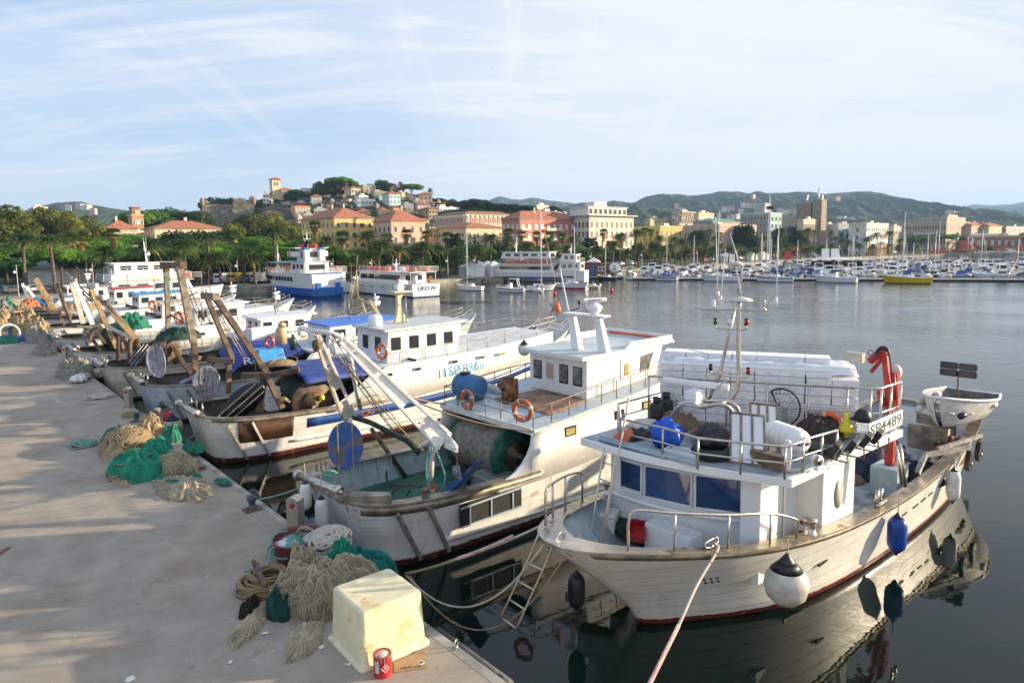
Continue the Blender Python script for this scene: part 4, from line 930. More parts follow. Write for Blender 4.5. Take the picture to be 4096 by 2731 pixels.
vill=[a3(*p)for p in[(1165,300),(1200,298),(1240,288),(1325,316),(1350,262),(1385,262),(1410,265),(1470,268),(1500,270),(1530,290),(1210,378),(1250,372),(1290,365),(1120,358),(720,268),(725,312),(765,308),(1440,182),(1690,312),(1720,328),(1750,330),(1785,320),(1830,328),(2250,385),(2300,388)]]+[a4(*p)for p in[(410,432),(420,468),(475,432),(530,445),(555,440),(390,225),(30,405),(60,412),(1560,372),(1610,380),(1650,385)]]+[a5(*p)for p in[(610,380),(700,365),(725,370),(740,372),(800,376),(815,410),(845,412)]]
vcol=[(.70,.66,.60),(.62,.52,.42),(.66,.45,.36),(.72,.71,.69)]
for i,(x,y)in en(vill):
 Yv=(2300*.62 if x>1500 else 1500*.7);
 if(x,y)in vill[-7:]:Yv=1180
 elif y>850:Yv=1280
 elif y<800:Yv=1650
 P=D(x,y+3,Yv);b=empty('house',(P.x,P.y,P.z-9),random.uniform(-.5,.8),f'{ordn(i)} tiny pale house, counting along the wooded hills {"at the left" if x < 1500 else "at the right"}','house','far houses in the woods')
 s_=Yv/1500*random.uniform(.6,1.0);mb=MB().box((0,0,5),(11*s_,8*s_,10));mb.B('wall',wm(vcol[i%4]),b)
 mb=MB().box((0,0,10+.8*s_),(12*s_,9*s_,1.6*s_),tp=.35);mb.B('roof',terra,b)
rr=random.Random(3)
HT=[('green',975,178,.8),('green',1080,135,.7),('PINE',1210,155,1.0),('oak',1630,165,1.2),('oak',1690,195,1.2),('cypress',1700,180,1),('oak',1740,205,1),('PINE',1950,222,1.0),('green',1435,218,.6),('PINE',740,283,.8),('PINE2',1345,208,.5)]
for kind,x,y,wf in HT:
 px,py=a1(x,y);k2='pine' if kind.startswith('PINE')else kind
 q=D(px,py,462);zg=gz(q.x,q.y)-4
 place_tree(k2,px,py,0,wf*(1 if k2!='pine' else 1.0),Y=462,base=zg,grp='trees on the town hill',desc={'pine':'dark round umbrella pine on the hilltop','green':'tall pointed tree on the hilltop','oak':'dark bushy tree on the hilltop','cypress':'thin cypress on the hilltop'}[k2])
for x,y,fan in((1838,208,0),(2148,275,0)):
 px,py=a1(x,y);q=D(px,py+8,455);z=gz(q.x,q.y)
 plant('palm_date',1,None,Vc((q.x,q.y,q.z-6.5)),1,(1.1,1.1,1.3),'lone date palm on the hill crest '+('beside the cream house' if x<2000 else 'above the stone villa'),'palms on the town hill')
hb=[(x_,y_)for(_,xl,xc,xr,ye,yb,*_r)in HS for x_,y_ in((xl-12,yb+5),((xl+xr)/2,yb+20))]
hb+=[(180,375),(210,420),(330,395),(390,400),(420,460),(400,480),(500,430),(520,400),(650,420),(700,400),(1060,330),(1100,310),(1180,300),(1220,330),(1260,290),(1160,370),(1230,400),(1060,400),(1290,380),(1330,400),(1480,330),(1500,350),(1600,420),(1640,400),(1660,440),(2200,380),(2260,390),(2310,400),(1110,470),(1200,500),(1300,480),(1650,480),(1900,420),(2000,560),(1950,600),(2180,560)]
for i,(x,y)in en(hb):
 px,py=a1(x,y);Yv=march(px,py);q=D(px,py,Yv)
 place_tree('bush',px,py-rr.uniform(6,14),0,rr.uniform(1.0,1.6),Y=Yv+6,base=gz(q.x,q.y)-2,grp='trees on the town hill',desc='shrubby bush among the hillside houses')
for i in rg(64):
 x=rr.uniform(230,2300);y=rr.uniform(itp([(230,420),(560,330),(1000,270),(1700,260),(2300,400)],x),560);px,py=a1(x,y);Yv=march(px,py);q=D(px,py,Yv);place_tree('bush',px,py-7,0,1.7,Y=Yv+5,base=gz(q.x,q.y)-2,grp='trees on the town hill',desc='low green clump between the hill houses')
for i in rg(46):
 x=60+i*27;y=itp([(0,290),(120,260),(230,250),(330,235),(420,205),(520,215),(620,250),(760,262),(900,268),(1000,280),(1100,330),(1200,275),(1320,330)],x)+rr.uniform(-6,14)
 px,py=a2(x,y);q=D(px,py,455);place_tree('cypress' if i%9==4 else rr.choice(['dark','oak','dark']),px,py,0,rr.uniform(.9,1.3),Y=455-(i%3)*18,base=gz(q.x,455)-6,grp='trees on the wooded ridge',desc='dark tree on the wooded ridge')
for i in rg(40):
 x=40+i*32;y=itp([(0,330),(400,300),(1000,320),(1320,340)],x)+rr.uniform(-6,20)
 px,py=a2(x,y);q=D(px,py,400);place_tree(rr.choice(['dark','oak','oak']),px,py,0,rr.uniform(1.2,1.6),Y=405+(i%2)*15,base=gz(q.x,405)-6,grp='trees on the wooded ridge',desc='lower tree on the wooded ridge')
for x,y,k2 in((1465,360,'green'),(1605,395,'oak'),(1350,425,'PINE'),(1490,440,'oak'),(1570,420,'oak'),(1420,440,'oak'),(2200,320,'oak'),(2320,340,'oak'),(2250,440,'green'),(1780,380,'oak')):
 px,py=a5(x,y);Yv=330 if x<2000 else 440;place_tree('pine' if k2=='PINE' else k2,px,py,0,.9,Y=Yv,grp='trees by the castle',desc={'PINE':'dark umbrella pine left of the castle','green':'tall airy eucalyptus left of the castle','oak':'dark tree below the castle'}[k2])
for i in rg(12):px,py=a5(1610+i*18,470+(i%3)*12);place_tree('cypress',px,py,0,1.1,Y=392,grp='trees by the castle',desc='pointed cypress under the castle wall')
def hull(root,st,m_out,deck_z,cap=.16,m_cap=None,m_in=None,m_deck=None,keel=-.55,n=6,thick=.10,cap_h=.05,flare=1.5,ns=None,deck_from=0,deck_to=None,closed_bow=True,cap_range=None):
 "st: stations (x_sheer, x_waterline, half beam at sheer, half beam at waterline, z_sheer); returns the smoothed station list"
 S_=cr([Vc((a,b,c))for a,b,c,d,e in st],n);S3=cr([Vc((d,e,0))for a,b,c,d,e in st],n)
 T=[(p.x,p.y,max(.01,p.z),max(.01,q.x),q.y)for p,q in zip(S_,S3)]
 rows=[]
 for side in(-1,1):
  pass
 K=9;R=[]
 for(xs,xw,hs,hw,zs)in T:
  row=[]
  for sgn,ks in((-1,rg(K,-1,-1)),(1,rg(0,K+1))):
   for k in ks:
    t=k/K
    if t<.2:q=t/.2;y=hw*(.55+.45*q**.7);z=lerp(keel,0.0,q);x=xw+(xw-xs)*(1-q)*.12
    else:
     q=(t-.2)/.8;y=hw+(hs-hw)*q**flare;z=zs*q;x=lerp(xw,xs,q**1.15)
    row.append(Vc((x,sgn*y,z)))
  R.append(row)
 mb=MB().grid(R,True)
 m_=len(R[0]);mb.f.append(list(rg(m_))[::-1]);mb.s.append(False);mb.m.append(0)
 mb.f.append([(len(R)-1)*m_+k for k in rg(m_)]);mb.s.append(False);mb.m.append(0)
 h_=mb.B('hull',m_out,root)
 def inner(x,hs):return max(.005,hs-thick)
 mb=MB();a=[];b=[]
 side=[]
 lo_=deck_from;hi_=deck_to if deck_to else 1e9
 D_=[t for t in T if t[0]>=lo_-.01 and t[0]<=hi_+.01]
 for sgn in(-1,1):
  r0=[Vc((xs,sgn*inner(xs,hs),zs-.005))for xs,xw,hs,hw,zs in D_]
  def dk(t,e=0.0):
   xs,xw,hs,hw,zs=t;x_=xs
   for _ in rg(3):q=min(1,max(0,deck_z(x_)/zs));x_=lerp(xw,xs,q**1.15)
   return Vc((x_,sgn*max(.003,hw+(hs-hw)*q**flare-thick+e),deck_z(x_)))
  r1=[dk(t)for t in D_]
  mb.grid([r0,r1],True)
 xe=D_[-1]
 mb.add([(xe[0]-.1,-inner(0,xe[2]),xe[4]-.005),(xe[0]-.1,inner(0,xe[2]),xe[4]-.005),(xe[0]-.1,inner(0,xe[2]),deck_z(xe[0])),(xe[0]-.1,-inner(0,xe[2]),deck_z(xe[0]))],[(0,1,2,3)])
 bw=mb.B('bulwark',m_in or m_out,root)
 mb=MB();r0=[];r1=[]
 for t in D_:
  p=dk(t,.01);r0.append(Vc((p.x,-p.y,p.z)));r1.append(p)
 mb.grid([r0,r1],False);mb.B('deck',m_deck or greydeck,root)
 if m_cap:
  cr0,cr1=cap_range or(-9,999);E_=[t for t in T if cr0<=t[0]<=cr1]
  for sgn in(-1,1):
   mb=MB();rr_=[]
   for xs,xw,hs,hw,zs in E_:
    o=hs+.045;i=max(0.0,hs-cap);rr_.append([Vc((xs,sgn*o,zs)),Vc((xs,sgn*o,zs+cap_h)),Vc((xs,sgn*i,zs+cap_h)),Vc((xs,sgn*i,zs))])
   mb.grid(rr_,False,closed=True);mb.f.append([0,1,2,3]);mb.s.append(False);mb.m.append(0);n_=len(rr_)-1;mb.f.append([n_*4+k for k in rg(4)]);mb.s.append(False);mb.m.append(0)
   mb.B('cap_rail',m_cap,root)
  if cr1>900:
   xs,xw,hs,hw,zs=T[-1];mb=MB().box((xs-cap/2+.03,0,zs+cap_h/2+.003),(cap,hs*2,cap_h+.004));mb.B('stern_cap',m_cap,root)
 return T
def at_x(T,x):
 for a,b in zip(T,T[1:]):
  if a[0]<=x<=b[0]:
   t=(x-a[0])/max(1e-6,b[0]-a[0]);return[lerp(p,q,t)for p,q in zip(a,b)]
 return T[0]if x<T[0][0]else T[-1]
def strake(root,T,x0,x1,q0,q1,m,name='rubbing_strake',out=.03,sides=(-1,1),flare=1.5,n=30):
 "a band following the hull between height fractions q0 and q1 of the topsides"
 for sgn in sides:
  mb=MB();rows=[]
  for i in rg(n+1):
   xs,xw,hs,hw,zs=at_x(T,lerp(x0,x1,i/n));row=[]
   for q,o in((q0,-.03),(q0,out),(q1,out),(q1,-.03)):
    if callable(q):q=q(i/n)
    y=hw+(hs-hw)*max(0,q)**flare;row.append(Vc((lerp(xw,xs,max(0,q)**1.15),sgn*(y+o),zs*q)))
   rows.append(row)
  mb.grid(rows,True,closed=True);mb.f.append([0,1,2,3]);mb.s.append(False);mb.m.append(0);mb.f.append([n*4+k for k in rg(4)]);mb.s.append(False);mb.m.append(0)
  mb.B(name,m,root)
def rail(root,pts,h,m=steel,r=.022,mids=(.5,),posts=True,name='railing',closed=False,rp=None,step=1):
 P=[Vc(p)for p in pts];mb=MB();up=Vc((0,0,h))
 mb.tube([p+up for p in P],r,8,closed=closed)
 for k in mids:mb.tube([p+up*k for p in P],r*.75,6,closed=closed)
 if posts:
  for p in P[::step]:mb.tube([p,p+up],rp or r*.9,6)
 return mb.B(name,m,root)
def seg(a,b,n):a=Vc(a);b=Vc(b);return[a.lerp(b,i/n)for i in rg(n+1)]
def lifering(root_or_none,loc,M,R=.30,r=.075,label=None,m=orange,th=TH,top=True):
 mb=MB().torus((0,0,0),R,r,M,28,10);o=mb.B('life_ring',m)
 b=MB()
 for k in rg(4):
  a=k*pi/2+.4;pts=[M@Vc((cos(a+d)*R,sin(a+d)*R,0))for d in(-.13,-.05,.05,.13)];b.tube(pts,r*1.06,10)
 w=b.B('reflective_band',fwhite,o)
 g=MB();g.torus((0,0,0),R+r*.9,.011,M,28,5);g.B('grab_line',ropew,o)
 o.location=loc;o.rotation_euler=(0,0,th);return tag(o,label,'life ring')
def fender(loc,label,kind='long',m=fwhite,L_=1.0,R=.2,tip=navy,top=.9,th=TH,tops=None):
 "hanging fender; loc = its centre in the world, top = length of its rope"
 if kind=='ball':
  o=MB().lathe([(.02,-R),(R*.5,-R*.86),(R*.87,-R*.5),(R,0),(R*.93,R*.42),(R*.72,R*.76),(R*.42,R*1.05)],n=28).B('fender',m);c=MB().lathe([(R*.45,R*1.02),(R*.30,R*1.2),(R*.12,R*1.42),(R*.1,R*1.5)],n=18).B('cap',tip,o);zt=R*1.5
  MB().lathe([(R*.735,R*.745),(R*.45,R*1.035),(R*.4,R*1.06)],n=28).B('collar',tip,o)
 else:
  h=L_/2;o=MB().lathe([(R*.55,-h*.82),(R*.9,-h*.62),(R,-h*.4),(R,h*.45),(R*.88,h*.66),(R*.55,h*.84)],n=24).B('fender',m)
  MB().lathe([(R*.56,h*.83),(R*.3,h*.95),(R*.16,h*1.03),(R*.05,h*1.1)],n=18).B('cap',tip,o);MB().lathe([(R*.06,-h*1.08),(R*.2,-h*.98),(R*.56,-h*.81)],n=18).B('cap',tip,o);zt=h*1.08
 MB().tube([(0,0,zt-.02),(.01,0,zt+top*.5),(0,0,zt+top)],.014,6).B('rope',ropew,o)
 o.location=loc;o.rotation_euler=(0,0,th);return tag(o,label,'fender','fenders hung from the boats')
def bollard_post(root,c,r=.11,h=.3,m=steel):
 MB().lathe([(r*1.25,0),(r*1.25,.02),(r,.03),(r,h*.85),(r*1.3,h*.88),(r*1.3,h),(.01,h+.01)],c,18).B('bitt',m,root)
def radar_scanner(root,c,rz,w=1.3,m=cW,txt=None):
 "open-array radar on its gearbox"
 c=Vc(c);mb=MB().box(c+Vc((0,0,.06)),(.36,.30,.12));mb.box(c+Vc((0,0,.22)),(.44,.38,.22),tp=.85);mb.lathe([(.08,.3),(.06,.42)],c,12);p=mb.B('radar',m,root,bevel=.03)
 mb=MB();M=Matrix.Rotation(rz,3,'Z');prof=[(.06+.0,0),(.05,.06),(0,.085),(-.06,.07),(-.08,0),(-.06,-.07),(0,-.085),(.05,-.06)]
 mb.prism([M@Vc((-w/2,y,z))+c+Vc((0,0,.5))for y,z in prof],M@Vc((w,0,0)));a=mb.B('scanner_bar',m,p,bevel=.015)
 if txt:text(a,txt,.13,c+Vc((0,0,.5))+M@Vc((0,-.085,0)),frame(M@Vc((1,0,0)),(0,0,1)),bluep)
 return p
def gantry_arm(mb,a,b,w,h,holes=()):
 mb.beam(a,b,w,h)
X0,Y0=2.0,-8.5
b1=qthing('fishing_boat',X0,Y0,0,'large white fishing boat in the right foreground carrying a wall of white foam boxes','fishing boat','fishing boats moored at the quay')
def W1(x,y,z):return fromQ(X0+x,Y0+y,z)
def l1(p):return Vc((p.x-X0,p.y-Y0,p.z))
def LZ(f,x,y,z):return l1(PZ_(*f(x,y),z))
def LY(f,x,y,yy):return l1(PY_(*f(x,y),Y0+yy))
def LX(f,x,y,xx):return l1(PX_(*f(x,y),X0+xx))
m1=mat('cream_white_hull',(.82,.80,.73),.30,var=.06,vs=1.2,planks=.30,streak=.5,scol=(.62,.48,.26),coat=.35,band=[(.17,(.20,.035,.02)),(.03,(.03,.035,.02))],bump=.05,bs=1.5)
st1=[(0,3.0,.18,.05,2.80),(.25,3.05,.62,.12,2.80),(.9,3.3,1.10,.35,2.72),(2.0,4.0,1.65,.8,2.56),(3.6,5.0,2.2,1.4,2.32),(5.8,6.4,2.55,2.0,2.02),(8.5,8.6,2.68,2.35,1.76),(12,12,2.70,2.45,1.64),(15.5,15.5,2.62,2.35,1.74),(18.5,18.3,2.42,2.05,1.98),(20.6,20.0,2.1,1.6,2.22),(21.6,20.8,1.8,1.2,2.36)]
T1=hull(b1,st1,m1,lambda x:itp([(0,1.75),(4,1.35),(9,1.05),(16,1.05),(21,1.3)],x),cap=.34,m_cap=galv,m_in=bluegrey,m_deck=greydeck,flare=1.35,thick=.16,deck_from=.9)
strake(b1,T1,.05,21.5,.925,1.0,galv,'steel_strake',.02,flare=1.35,n=60)
mb=MB();rows=[]
for k in rg(15):
 x=.02+k*.13;t=at_x(T1,x);y=(t[2]+.06)*(1 if k else .9);i=0 if x<.75 else min(y-.32,sqrt(x-.75)*1.25);rows.append([Vc((x,-y,t[4]+.065)),Vc((x,-i,t[4]+.065)),Vc((x,i,t[4]+.065)),Vc((x,y,t[4]+.065))])
for c0 in((0,1),(2,3)):mb.grid([[r[c0[0]],r[c0[1]]]for r in rows],False)
mb.grid([[r[1],r[2]]for r in rows[:6]],False);mb.B('bow_plate',mat('worn_steel_plate',(.55,.50,.44),.35,.7,var=.15,vs=2),b1,solid=.03)
for r_ in rg(2):
 for k in rg(3):
  x=2.62+k*.185+r_*.02;z=1.52-r_*.13+k*.0;t=at_x(T1,x-.05);q=z/t[4];y=-(t[3]+(t[2]-t[3])*q**1.35);xx=lerp(t[1],t[0],q**1.15)
  nM=frame((.85,-.42,0),(0,.25,1));MB().lathe([(.01,0),(.034,0),(.034,.03),(.01,.03)],(xx,y+.01,z),16,M=nM).B('scupper',black,b1)
for x,z,w in((7.1,1.02,.45),(11.8,1.05,.42),(12.7,1.06,.40),(13.35,1.08,.38),(14.0,1.10,.36),(15.0,1.14,.34),(16.0,1.2,.32)):
 t=at_x(T1,x);q=z/t[4];y=-(t[3]+(t[2]-t[3])*q**1.35);mb=MB().beam((x-w/2,y-.005,z-.0),(x+w/2,y-.005,z+.015),.03,.07);mb.B('freeing_port',black,b1)
t=at_x(T1,5.2);mb=MB().beam((5.9,-2.03,.22),(6.7,-2.12,.24),.05,.14);mb.B('intake_grille',dS,b1)
F0,F1=Vc((6.3-X0-.1,2.05,0)),Vc((7.1-X0,-1.55,0))
fr=[F0,F0.lerp(F1,.33)+Vc((-.30,0,0)),F0.lerp(F1,.7)+Vc((-.30,0,0)),F1]
zr_=3.72;zd=1.1;body=fr+[Vc((9.9-X0,-1.55,0)),Vc((9.9-X0,2.05,0))]
whw=mat('wheelhouse_white',(.80,.80,.79),.38,var=.05,vs=1,streak=.12,scol=(.5,.42,.3))
mb=MB().prism([p+Vc((0,0,zd))for p in body],(0,0,zr_-zd));wh=mb.B('wheelhouse',whw,b1,bevel=.03)
zb_,zt_=2.55,3.38;fn=[]
for(s0,s1,gm)in((.10,.30,glassb),(.325,.66,glassb),(.685,.965,glassb)):
 def fp(s):
  L3=[0,.33,.7,1]
  for i in rg(3):
   if s<=L3[i+1]+1e-6:q=(s-L3[i])/(L3[i+1]-L3[i]);return fr[i].lerp(fr[i+1],q)
 a,b=fp(s0),fp(s1);mid=[fp(s)for s in(s0,.33 if s0<.33<s1 else(.5 if s0<.5<s1 else(s0+s1)/2),s1)]
 mb=MB();n_=Vc((-1,-.12,0)).normalized()*.018;pl=[p+n_ for p in mid]
 mb.grid([[p+Vc((0,0,zb_+.05+(.05 if s0<.2 else 0)))for p in pl],[p+Vc((0,0,zt_-(.0 if s0>.2 else .06)))for p in pl]],False);g_=mb.B('window',gm,wh,solid=.01)
 mb=MB();loop=[p+n_*1.3+Vc((0,0,zb_+.02))for p in pl]+[p+n_*1.3+Vc((0,0,zt_+.02))for p in pl][::-1]
 mb.tube(loop,.035,6,closed=True);mb.B('window_frame',cW,g_)
mb=MB();led=[p+Vc((-.06,-.01,2.40))for p in fr];mb.tube(cr(led,4),.06,8);mb.B('ledge',whw,wh)
mb=MB().box((4.12,1.55,3.52),(.05,.55,.16));mb.B('vent_slot',dark,wh)
mb=MB().box((4.0,-.15,1.75),(.55,1.35,.75));mb.B('box_seat',whw,b1,bevel=.03)
mb=MB().box((9.1-X0,-1.59,2.35),(.95,.05,2.45));mb.B('door',whw,wh,bevel=.01)
mb=MB().box((7.4-X0,-1.57,2.45),(.14,.05,.05));mb.B('door_handle',steel,wh)
mb=MB().box((10.17-X0,-2.22,2.45),(1.82,.10,2.55));mb.box((9.30-X0,-1.9,2.45),(.08,.62,2.55));mb.box((11.04-X0,-1.9,2.45),(.08,.62,2.55));sp_=mb.B('side_screen',whw,b1,bevel=.012)
mb=MB().lathe([(.01,0),(.25,0),(.25,.02),(.01,.02)],(10.13-X0,-2.27,2.5),26,M=frame((1,0,0),(0,0,1)),sy=1.5);mb.B('oval_pane',mat('frosted_pane',(.42,.41,.37),.4,var=.2,vs=6),sp_)
mb=MB().prism([(4.6,-1.56,zd),(4.72,-2.0,zd),(5.5,-2.02,zd),(5.6,-1.6,zd)],(0,0,2.6));mb.B('corner_locker',whw,b1,bevel=.02)
R0,R1,R2,R3=Vc((5.45-X0,2.45,0)),Vc((6.45-X0,-2.86,0)),Vc((12.4-X0,-2.95,0)),Vc((12.2-X0,2.5,0))
rfp=cr([R0,R0.lerp(R1,.35)+Vc((-.34,0,0)),R0.lerp(R1,.7)+Vc((-.30,0,0)),R1],4)+[R2,R3]
mb=MB().prism([p+Vc((0,0,zr_))for p in rfp],(0,0,.20));rf1=mb.B('roof',whw,b1,bevel=.02)
mb=MB();cen=sum((p for p in rfp),Vc())/len(rfp);mb.prism([cen+(p-cen)*.965+Vc((0,0,zr_+.2))for p in rfp],(0,0,.012));mb.B('roof_deck',mat('grey_roof_deck',(.30,.345,.37),.5,var=.2,vs=2,rust=.1,rcol=(.2,.19,.17)),b1)
ZR=zr_+.212
p0,p1_,p2_=LZ(z2,380,690,4.62),LZ(z2,1030,850,4.62),LZ(z2,1760,925,4.62)
def dn(p,z=ZR):return Vc((p.x,p.y,z))
pF=[dn(p)for p in cr([p0,LZ(z2,735,765,4.62),p1_,LZ(z2,1390,890,4.62),p2_],1)]
pR=[dn(p)for p in(LZ(z2,1910,885,4.60),LZ(z3,240,865,4.62),LZ(z3,395,820,4.62),LZ(z3,520,785,4.62))]
rail(b1,pF+pR,.72,r=.03,mids=(.5,))
pL=[pF[0],Vc((pF[0].x+1.2,2.25,ZR)),Vc((pF[0].x+2.6,2.3,ZR)),Vc((pF[0].x+4.0,2.3,ZR)),Vc((pF[0].x+5.6,2.3,ZR))];rail(b1,pL,.72,r=.03)
ru=[LZ(z1,712,534,4.98),LZ(z1,825,541,4.98),LZ(z1,1110,565,4.98),LZ(z1,1268,588,4.98),LZ(z1,1438,612,4.98),LZ(z1,1630,635,4.98)]
sb0,sb1=LY(z3,745,455,-2.85),LY(z3,1095,330,-2.85)
hz_=[Vc((6.12,2.3,ZR)),Vc((6.5,1.6,ZR)),Vc((7.15,.42,ZR)),Vc((7.65,-.5,ZR)),Vc((8.15,-1.4,ZR)),Vc((8.6,-2.2,ZR)),Vc((8.8,-2.7,ZR)),Vc((9.1,-2.84,ZR)),Vc((9.7,-2.86,ZR)),Vc((10.3,-2.87,ZR))]
rail(b1,hz_,1.3,r=.032,mids=(.5,.08),name='tall_railing')
mb=MB();mx=6.0
bL,bR=LX(z1,990,640,mx),LX(z1,1045,670,mx)
tp=LX(z1,1072,225,mx);mb.tube(cr([LX(z1,970,690,mx),LX(z1,1045,655,mx),LX(z1,1070,580,mx),LX(z1,1068,420,mx),tp],5),.055,10)
mb.tube([LX(z1,930,680,mx+.1),LX(z1,985,560,mx+.1),LX(z1,1020,400,mx+.1),LX(z1,1052,260,mx+.1)],.045,10)
mb.tube(cr([LX(z1,873,248,mx),LX(z1,890,264,mx),LX(z1,980,266,mx),LX(z1,1170,272,mx),LX(z1,1183,258,mx),LX(z1,1185,225,mx)],4),.024,8)
mb.tube(cr([LX(z1,967,330,mx),LX(z1,975,350,mx),LX(z1,1035,355,mx),LX(z1,1095,358,mx),LX(z1,1105,340,mx)],4),.022,8)
mb.tube(cr([LX(z1,975,180,mx),LX(z1,990,222,mx),LX(z1,1030,232,mx),LX(z1,1060,228,mx)],4),.02,8)
mb.tube(cr([LX(z1,945,545,mx),LX(z1,960,556,mx),LX(z1,1060,568,mx),LX(z1,1105,568,mx),LX(z1,1112,555,mx)],4),.022,8)
mb.tube([LX(z1,955,262,mx),LX(z1,1010,300,mx),LX(z1,1025,340,mx)],.014,6)
mst=mb.B('mast',steel,b1)
mb=MB();c=LX(z1,1080,228,mx);mb.lathe([(.28,0),(.28,.02),(.2,.07),(.03,.10)],c,22);mb.tube([c+Vc((0,0,.16)),LX(z1,1055,75,mx)],.02,8);cc=LX(z1,1055,70,mx);mb.lathe([(.04,-.03),(.2,.01),(.22,.04),(.1,.09),(.02,.1)],cc,20);mb.B('antenna',fwhite,mst)
for(x0,y0,x1,y1)in((975,185,966,-150),(1238,210,1252,-158),(990,205,1010,-5)):
 mb=MB();a,b=LX(z1,x0,y0,mx),LX(z1,x1,y1,mx);mb.tube([a-Vc((0,0,.22)),a],.03,8);mb.tube([a,b],[.014,.006],6);mb.B('whip_antenna',cW,mst)
mb=MB().tube(cr([LX(z1,1185,272,mx),LX(z1,1210,225,mx),LX(z1,1236,208,mx)],4),.015,6);mb.B('antenna_bracket',steel,mst)
for(x,y,m_)in((966,318,greenp),(1105,322,redp),(945,524,black),(1113,540,redp),(956,238,cW)):
 c=LX(z1,x,y,mx);mb=MB().lathe([(.05,-.09),(.06,-.08),(.055,-.04)],c,12);mb.lathe([(.055,.05),(.05,.08),(.01,.09)],c,12);q=mb.B('lamp_housing',black if m_ is not cW else cW,mst);MB().lathe([(.052,-.04),(.052,.05)],c,14).B('lamp_lens',m_,q)
mb=MB();c=LX(z1,1022,322,mx);mb.lathe([(.02,-.05),(.07,.06),(.075,.08),(.01,.06)],c,14,M=frame((0,1,0),(0,0,1)));mb.B('horn',cW,mst)
mb=MB();ax=4.9
mb.tube(cr([LX(z1,745,790,ax+.1),LX(z1,790,715,ax),LX(z1,830,690,ax),LX(z1,905,703,ax),LX(z1,985,690,ax),LX(z1,1035,715,ax+.2),LX(z1,1050,775,ax+.3)],5),.052,10)
mb.tube(cr([LX(z1,905,675,ax+.6),LX(z1,1010,680,ax+.7),LX(z1,1060,700,ax+.8),LX(z1,1080,760,ax+.9)],5),.045,10)
mb.tube([LX(z1,830,690,ax),LX(z1,900,672,ax+.6)],.045,8);mb.tube([LX(z1,985,690,ax),LX(z1,1030,672,mx)],.045,8)
mb.tube([LX(z1,915,675,ax+.2),LX(z1,1020,575,ax+.3)],.018,6);mb.box(LX(z1,868,690,ax+.2),(.5,.7,.03));mb.B('radar_arch',steel,b1)
radar_scanner(b1,LX(z1,872,686,ax+.2),pi/2+.22,1.72)
mb=MB().tube([LX(z1,1792,872,9.9),LX(z1,1815,1052,9.95)-Vc((0,0,.05))],.05,8);mb.tube([LX(z1,1775,878,9.7),LX(z1,1800,1050,9.8)],.04,8);mb.B('roof_post',steel,b1)
def cap(x,y_in=.14,sgn=-1):
 t=at_x(T1,x);return Vc((x,sgn*(t[2]-y_in),t[4]+.05))
q=[cap(x)for x in(1.15,2.1,3.4,4.7,5.7)];mb=MB();h_=.82
top=[q[0]+Vc((.0,.02,.5)),q[0]+Vc((.06,0,.76)),q[0]+Vc((.25,-.08,h_))]+[p+Vc((0,0,h_-i*.06))for i,p in en(q[1:-1])]+[q[-1]+Vc((-.12,0,.5)),q[-1]+Vc((-.01,0,.42))]
mb.tube([q[0]]+cr(top,4)+[q[-1]],.03,10)
for i,p in en(q[1:-1]):mb.tube([p,p+Vc((0,0,h_-i*.06))],.027,8)
mb.B('bow_rail',steel,b1)
q=[cap(x,.14,1)for x in(.55,1.1,1.9,2.9)];mb=MB();top=[q[0]+Vc((0,0,.6)),q[0]+Vc((.08,.05,.85))]+[p+Vc((0,0,.86))for p in q[1:-1]]+[q[-1]+Vc((-.1,0,.8)),q[-1]+Vc((0,0,.6))]
mb.tube([q[0]]+cr(top,4)+[q[-1]],.03,10)
for p in q[1:-1]:mb.tube([p,p+Vc((0,0,.86))],.027,8)
mb.B('bow_rail',steel,b1)
c=cap(3.0,.2);mb=MB().tube(cr([c+Vc(p)for p in((-.2,0,.1),(-.22,0,.17),(-.1,0,.2),(.2,0,.2),(.28,0,.13),(.22,0,.06),(-.1,0,.05),(-.2,0,.1))],3),.022,8);mb.tube([c,c+Vc((0,0,.06))],.03,8);mb.B('rope_fairlead',steel,b1)
c=cap(6.35,.2);bollard_post(b1,c,.13,.36);mb=MB().tube([c+Vc((-.2,0,.18)),c+Vc((.2,0,.18))],.035,8);mb.B('bitt_pin',steel,b1)
c=cap(4.2,.2,1);bollard_post(b1,c,.12,.34)
c=cap(10.2,.2);mb=MB()
for d in(-.12,.12):mb.tube([c+Vc((d,.05,0)),c+Vc((d+.1,.05,.42))],.055,10)
mb.tube([c+Vc((-.3,-.05,.06)),c+Vc((.3,-.05,.08))],.045,8);mb.B('double_bitt',steel,b1)
a0,a1_,c0,c1_=PX_(*z4(470,430),X0+.1),PX_(*z4(588,470),X0+.25),PX_(*z4(180,1035),X0-.55),PX_(*z4(295,1118),X0-.45)
lad=empty('boarding_ladder',fromQ(a0.x,a0.y,a0.z),TH,'stainless boarding ladder hooked over the bow of the foreground boat','ladder')
def rel(p):return Vc((p.x-a0.x,p.y-a0.y,p.z-a0.z))
Lt,Rt=rel(a0),rel(a1_);Lb,Rb=rel(c0),rel(c1_)
for T_,B_ in((Lt,Lb),(Rt,Rb)):
 mb=MB();out_=Vc((.18,.02,0));mb.tube(cr([T_+out_*1.6+Vc((0,0,-.40)),T_+out_*1.6+Vc((0,0,-.05)),T_+out_*.9+Vc((0,0,.12)),T_+Vc((-.05,0,0)),T_.lerp(B_,.25),T_.lerp(B_,.6),B_],4),.024,8);mb.B('side_rail',steel,lad)
for k in(.33,.55,.77,.985):MB().tube([Lt.lerp(Lb,k),Rt.lerp(Rb,k)],.02,8).B('rung',steel,lad)
p_=[LX(z2,240,950,3.4),LX(z2,345,985,3.5),LX(z4,830,475,2.6),LX(z4,905,515,2.7)]
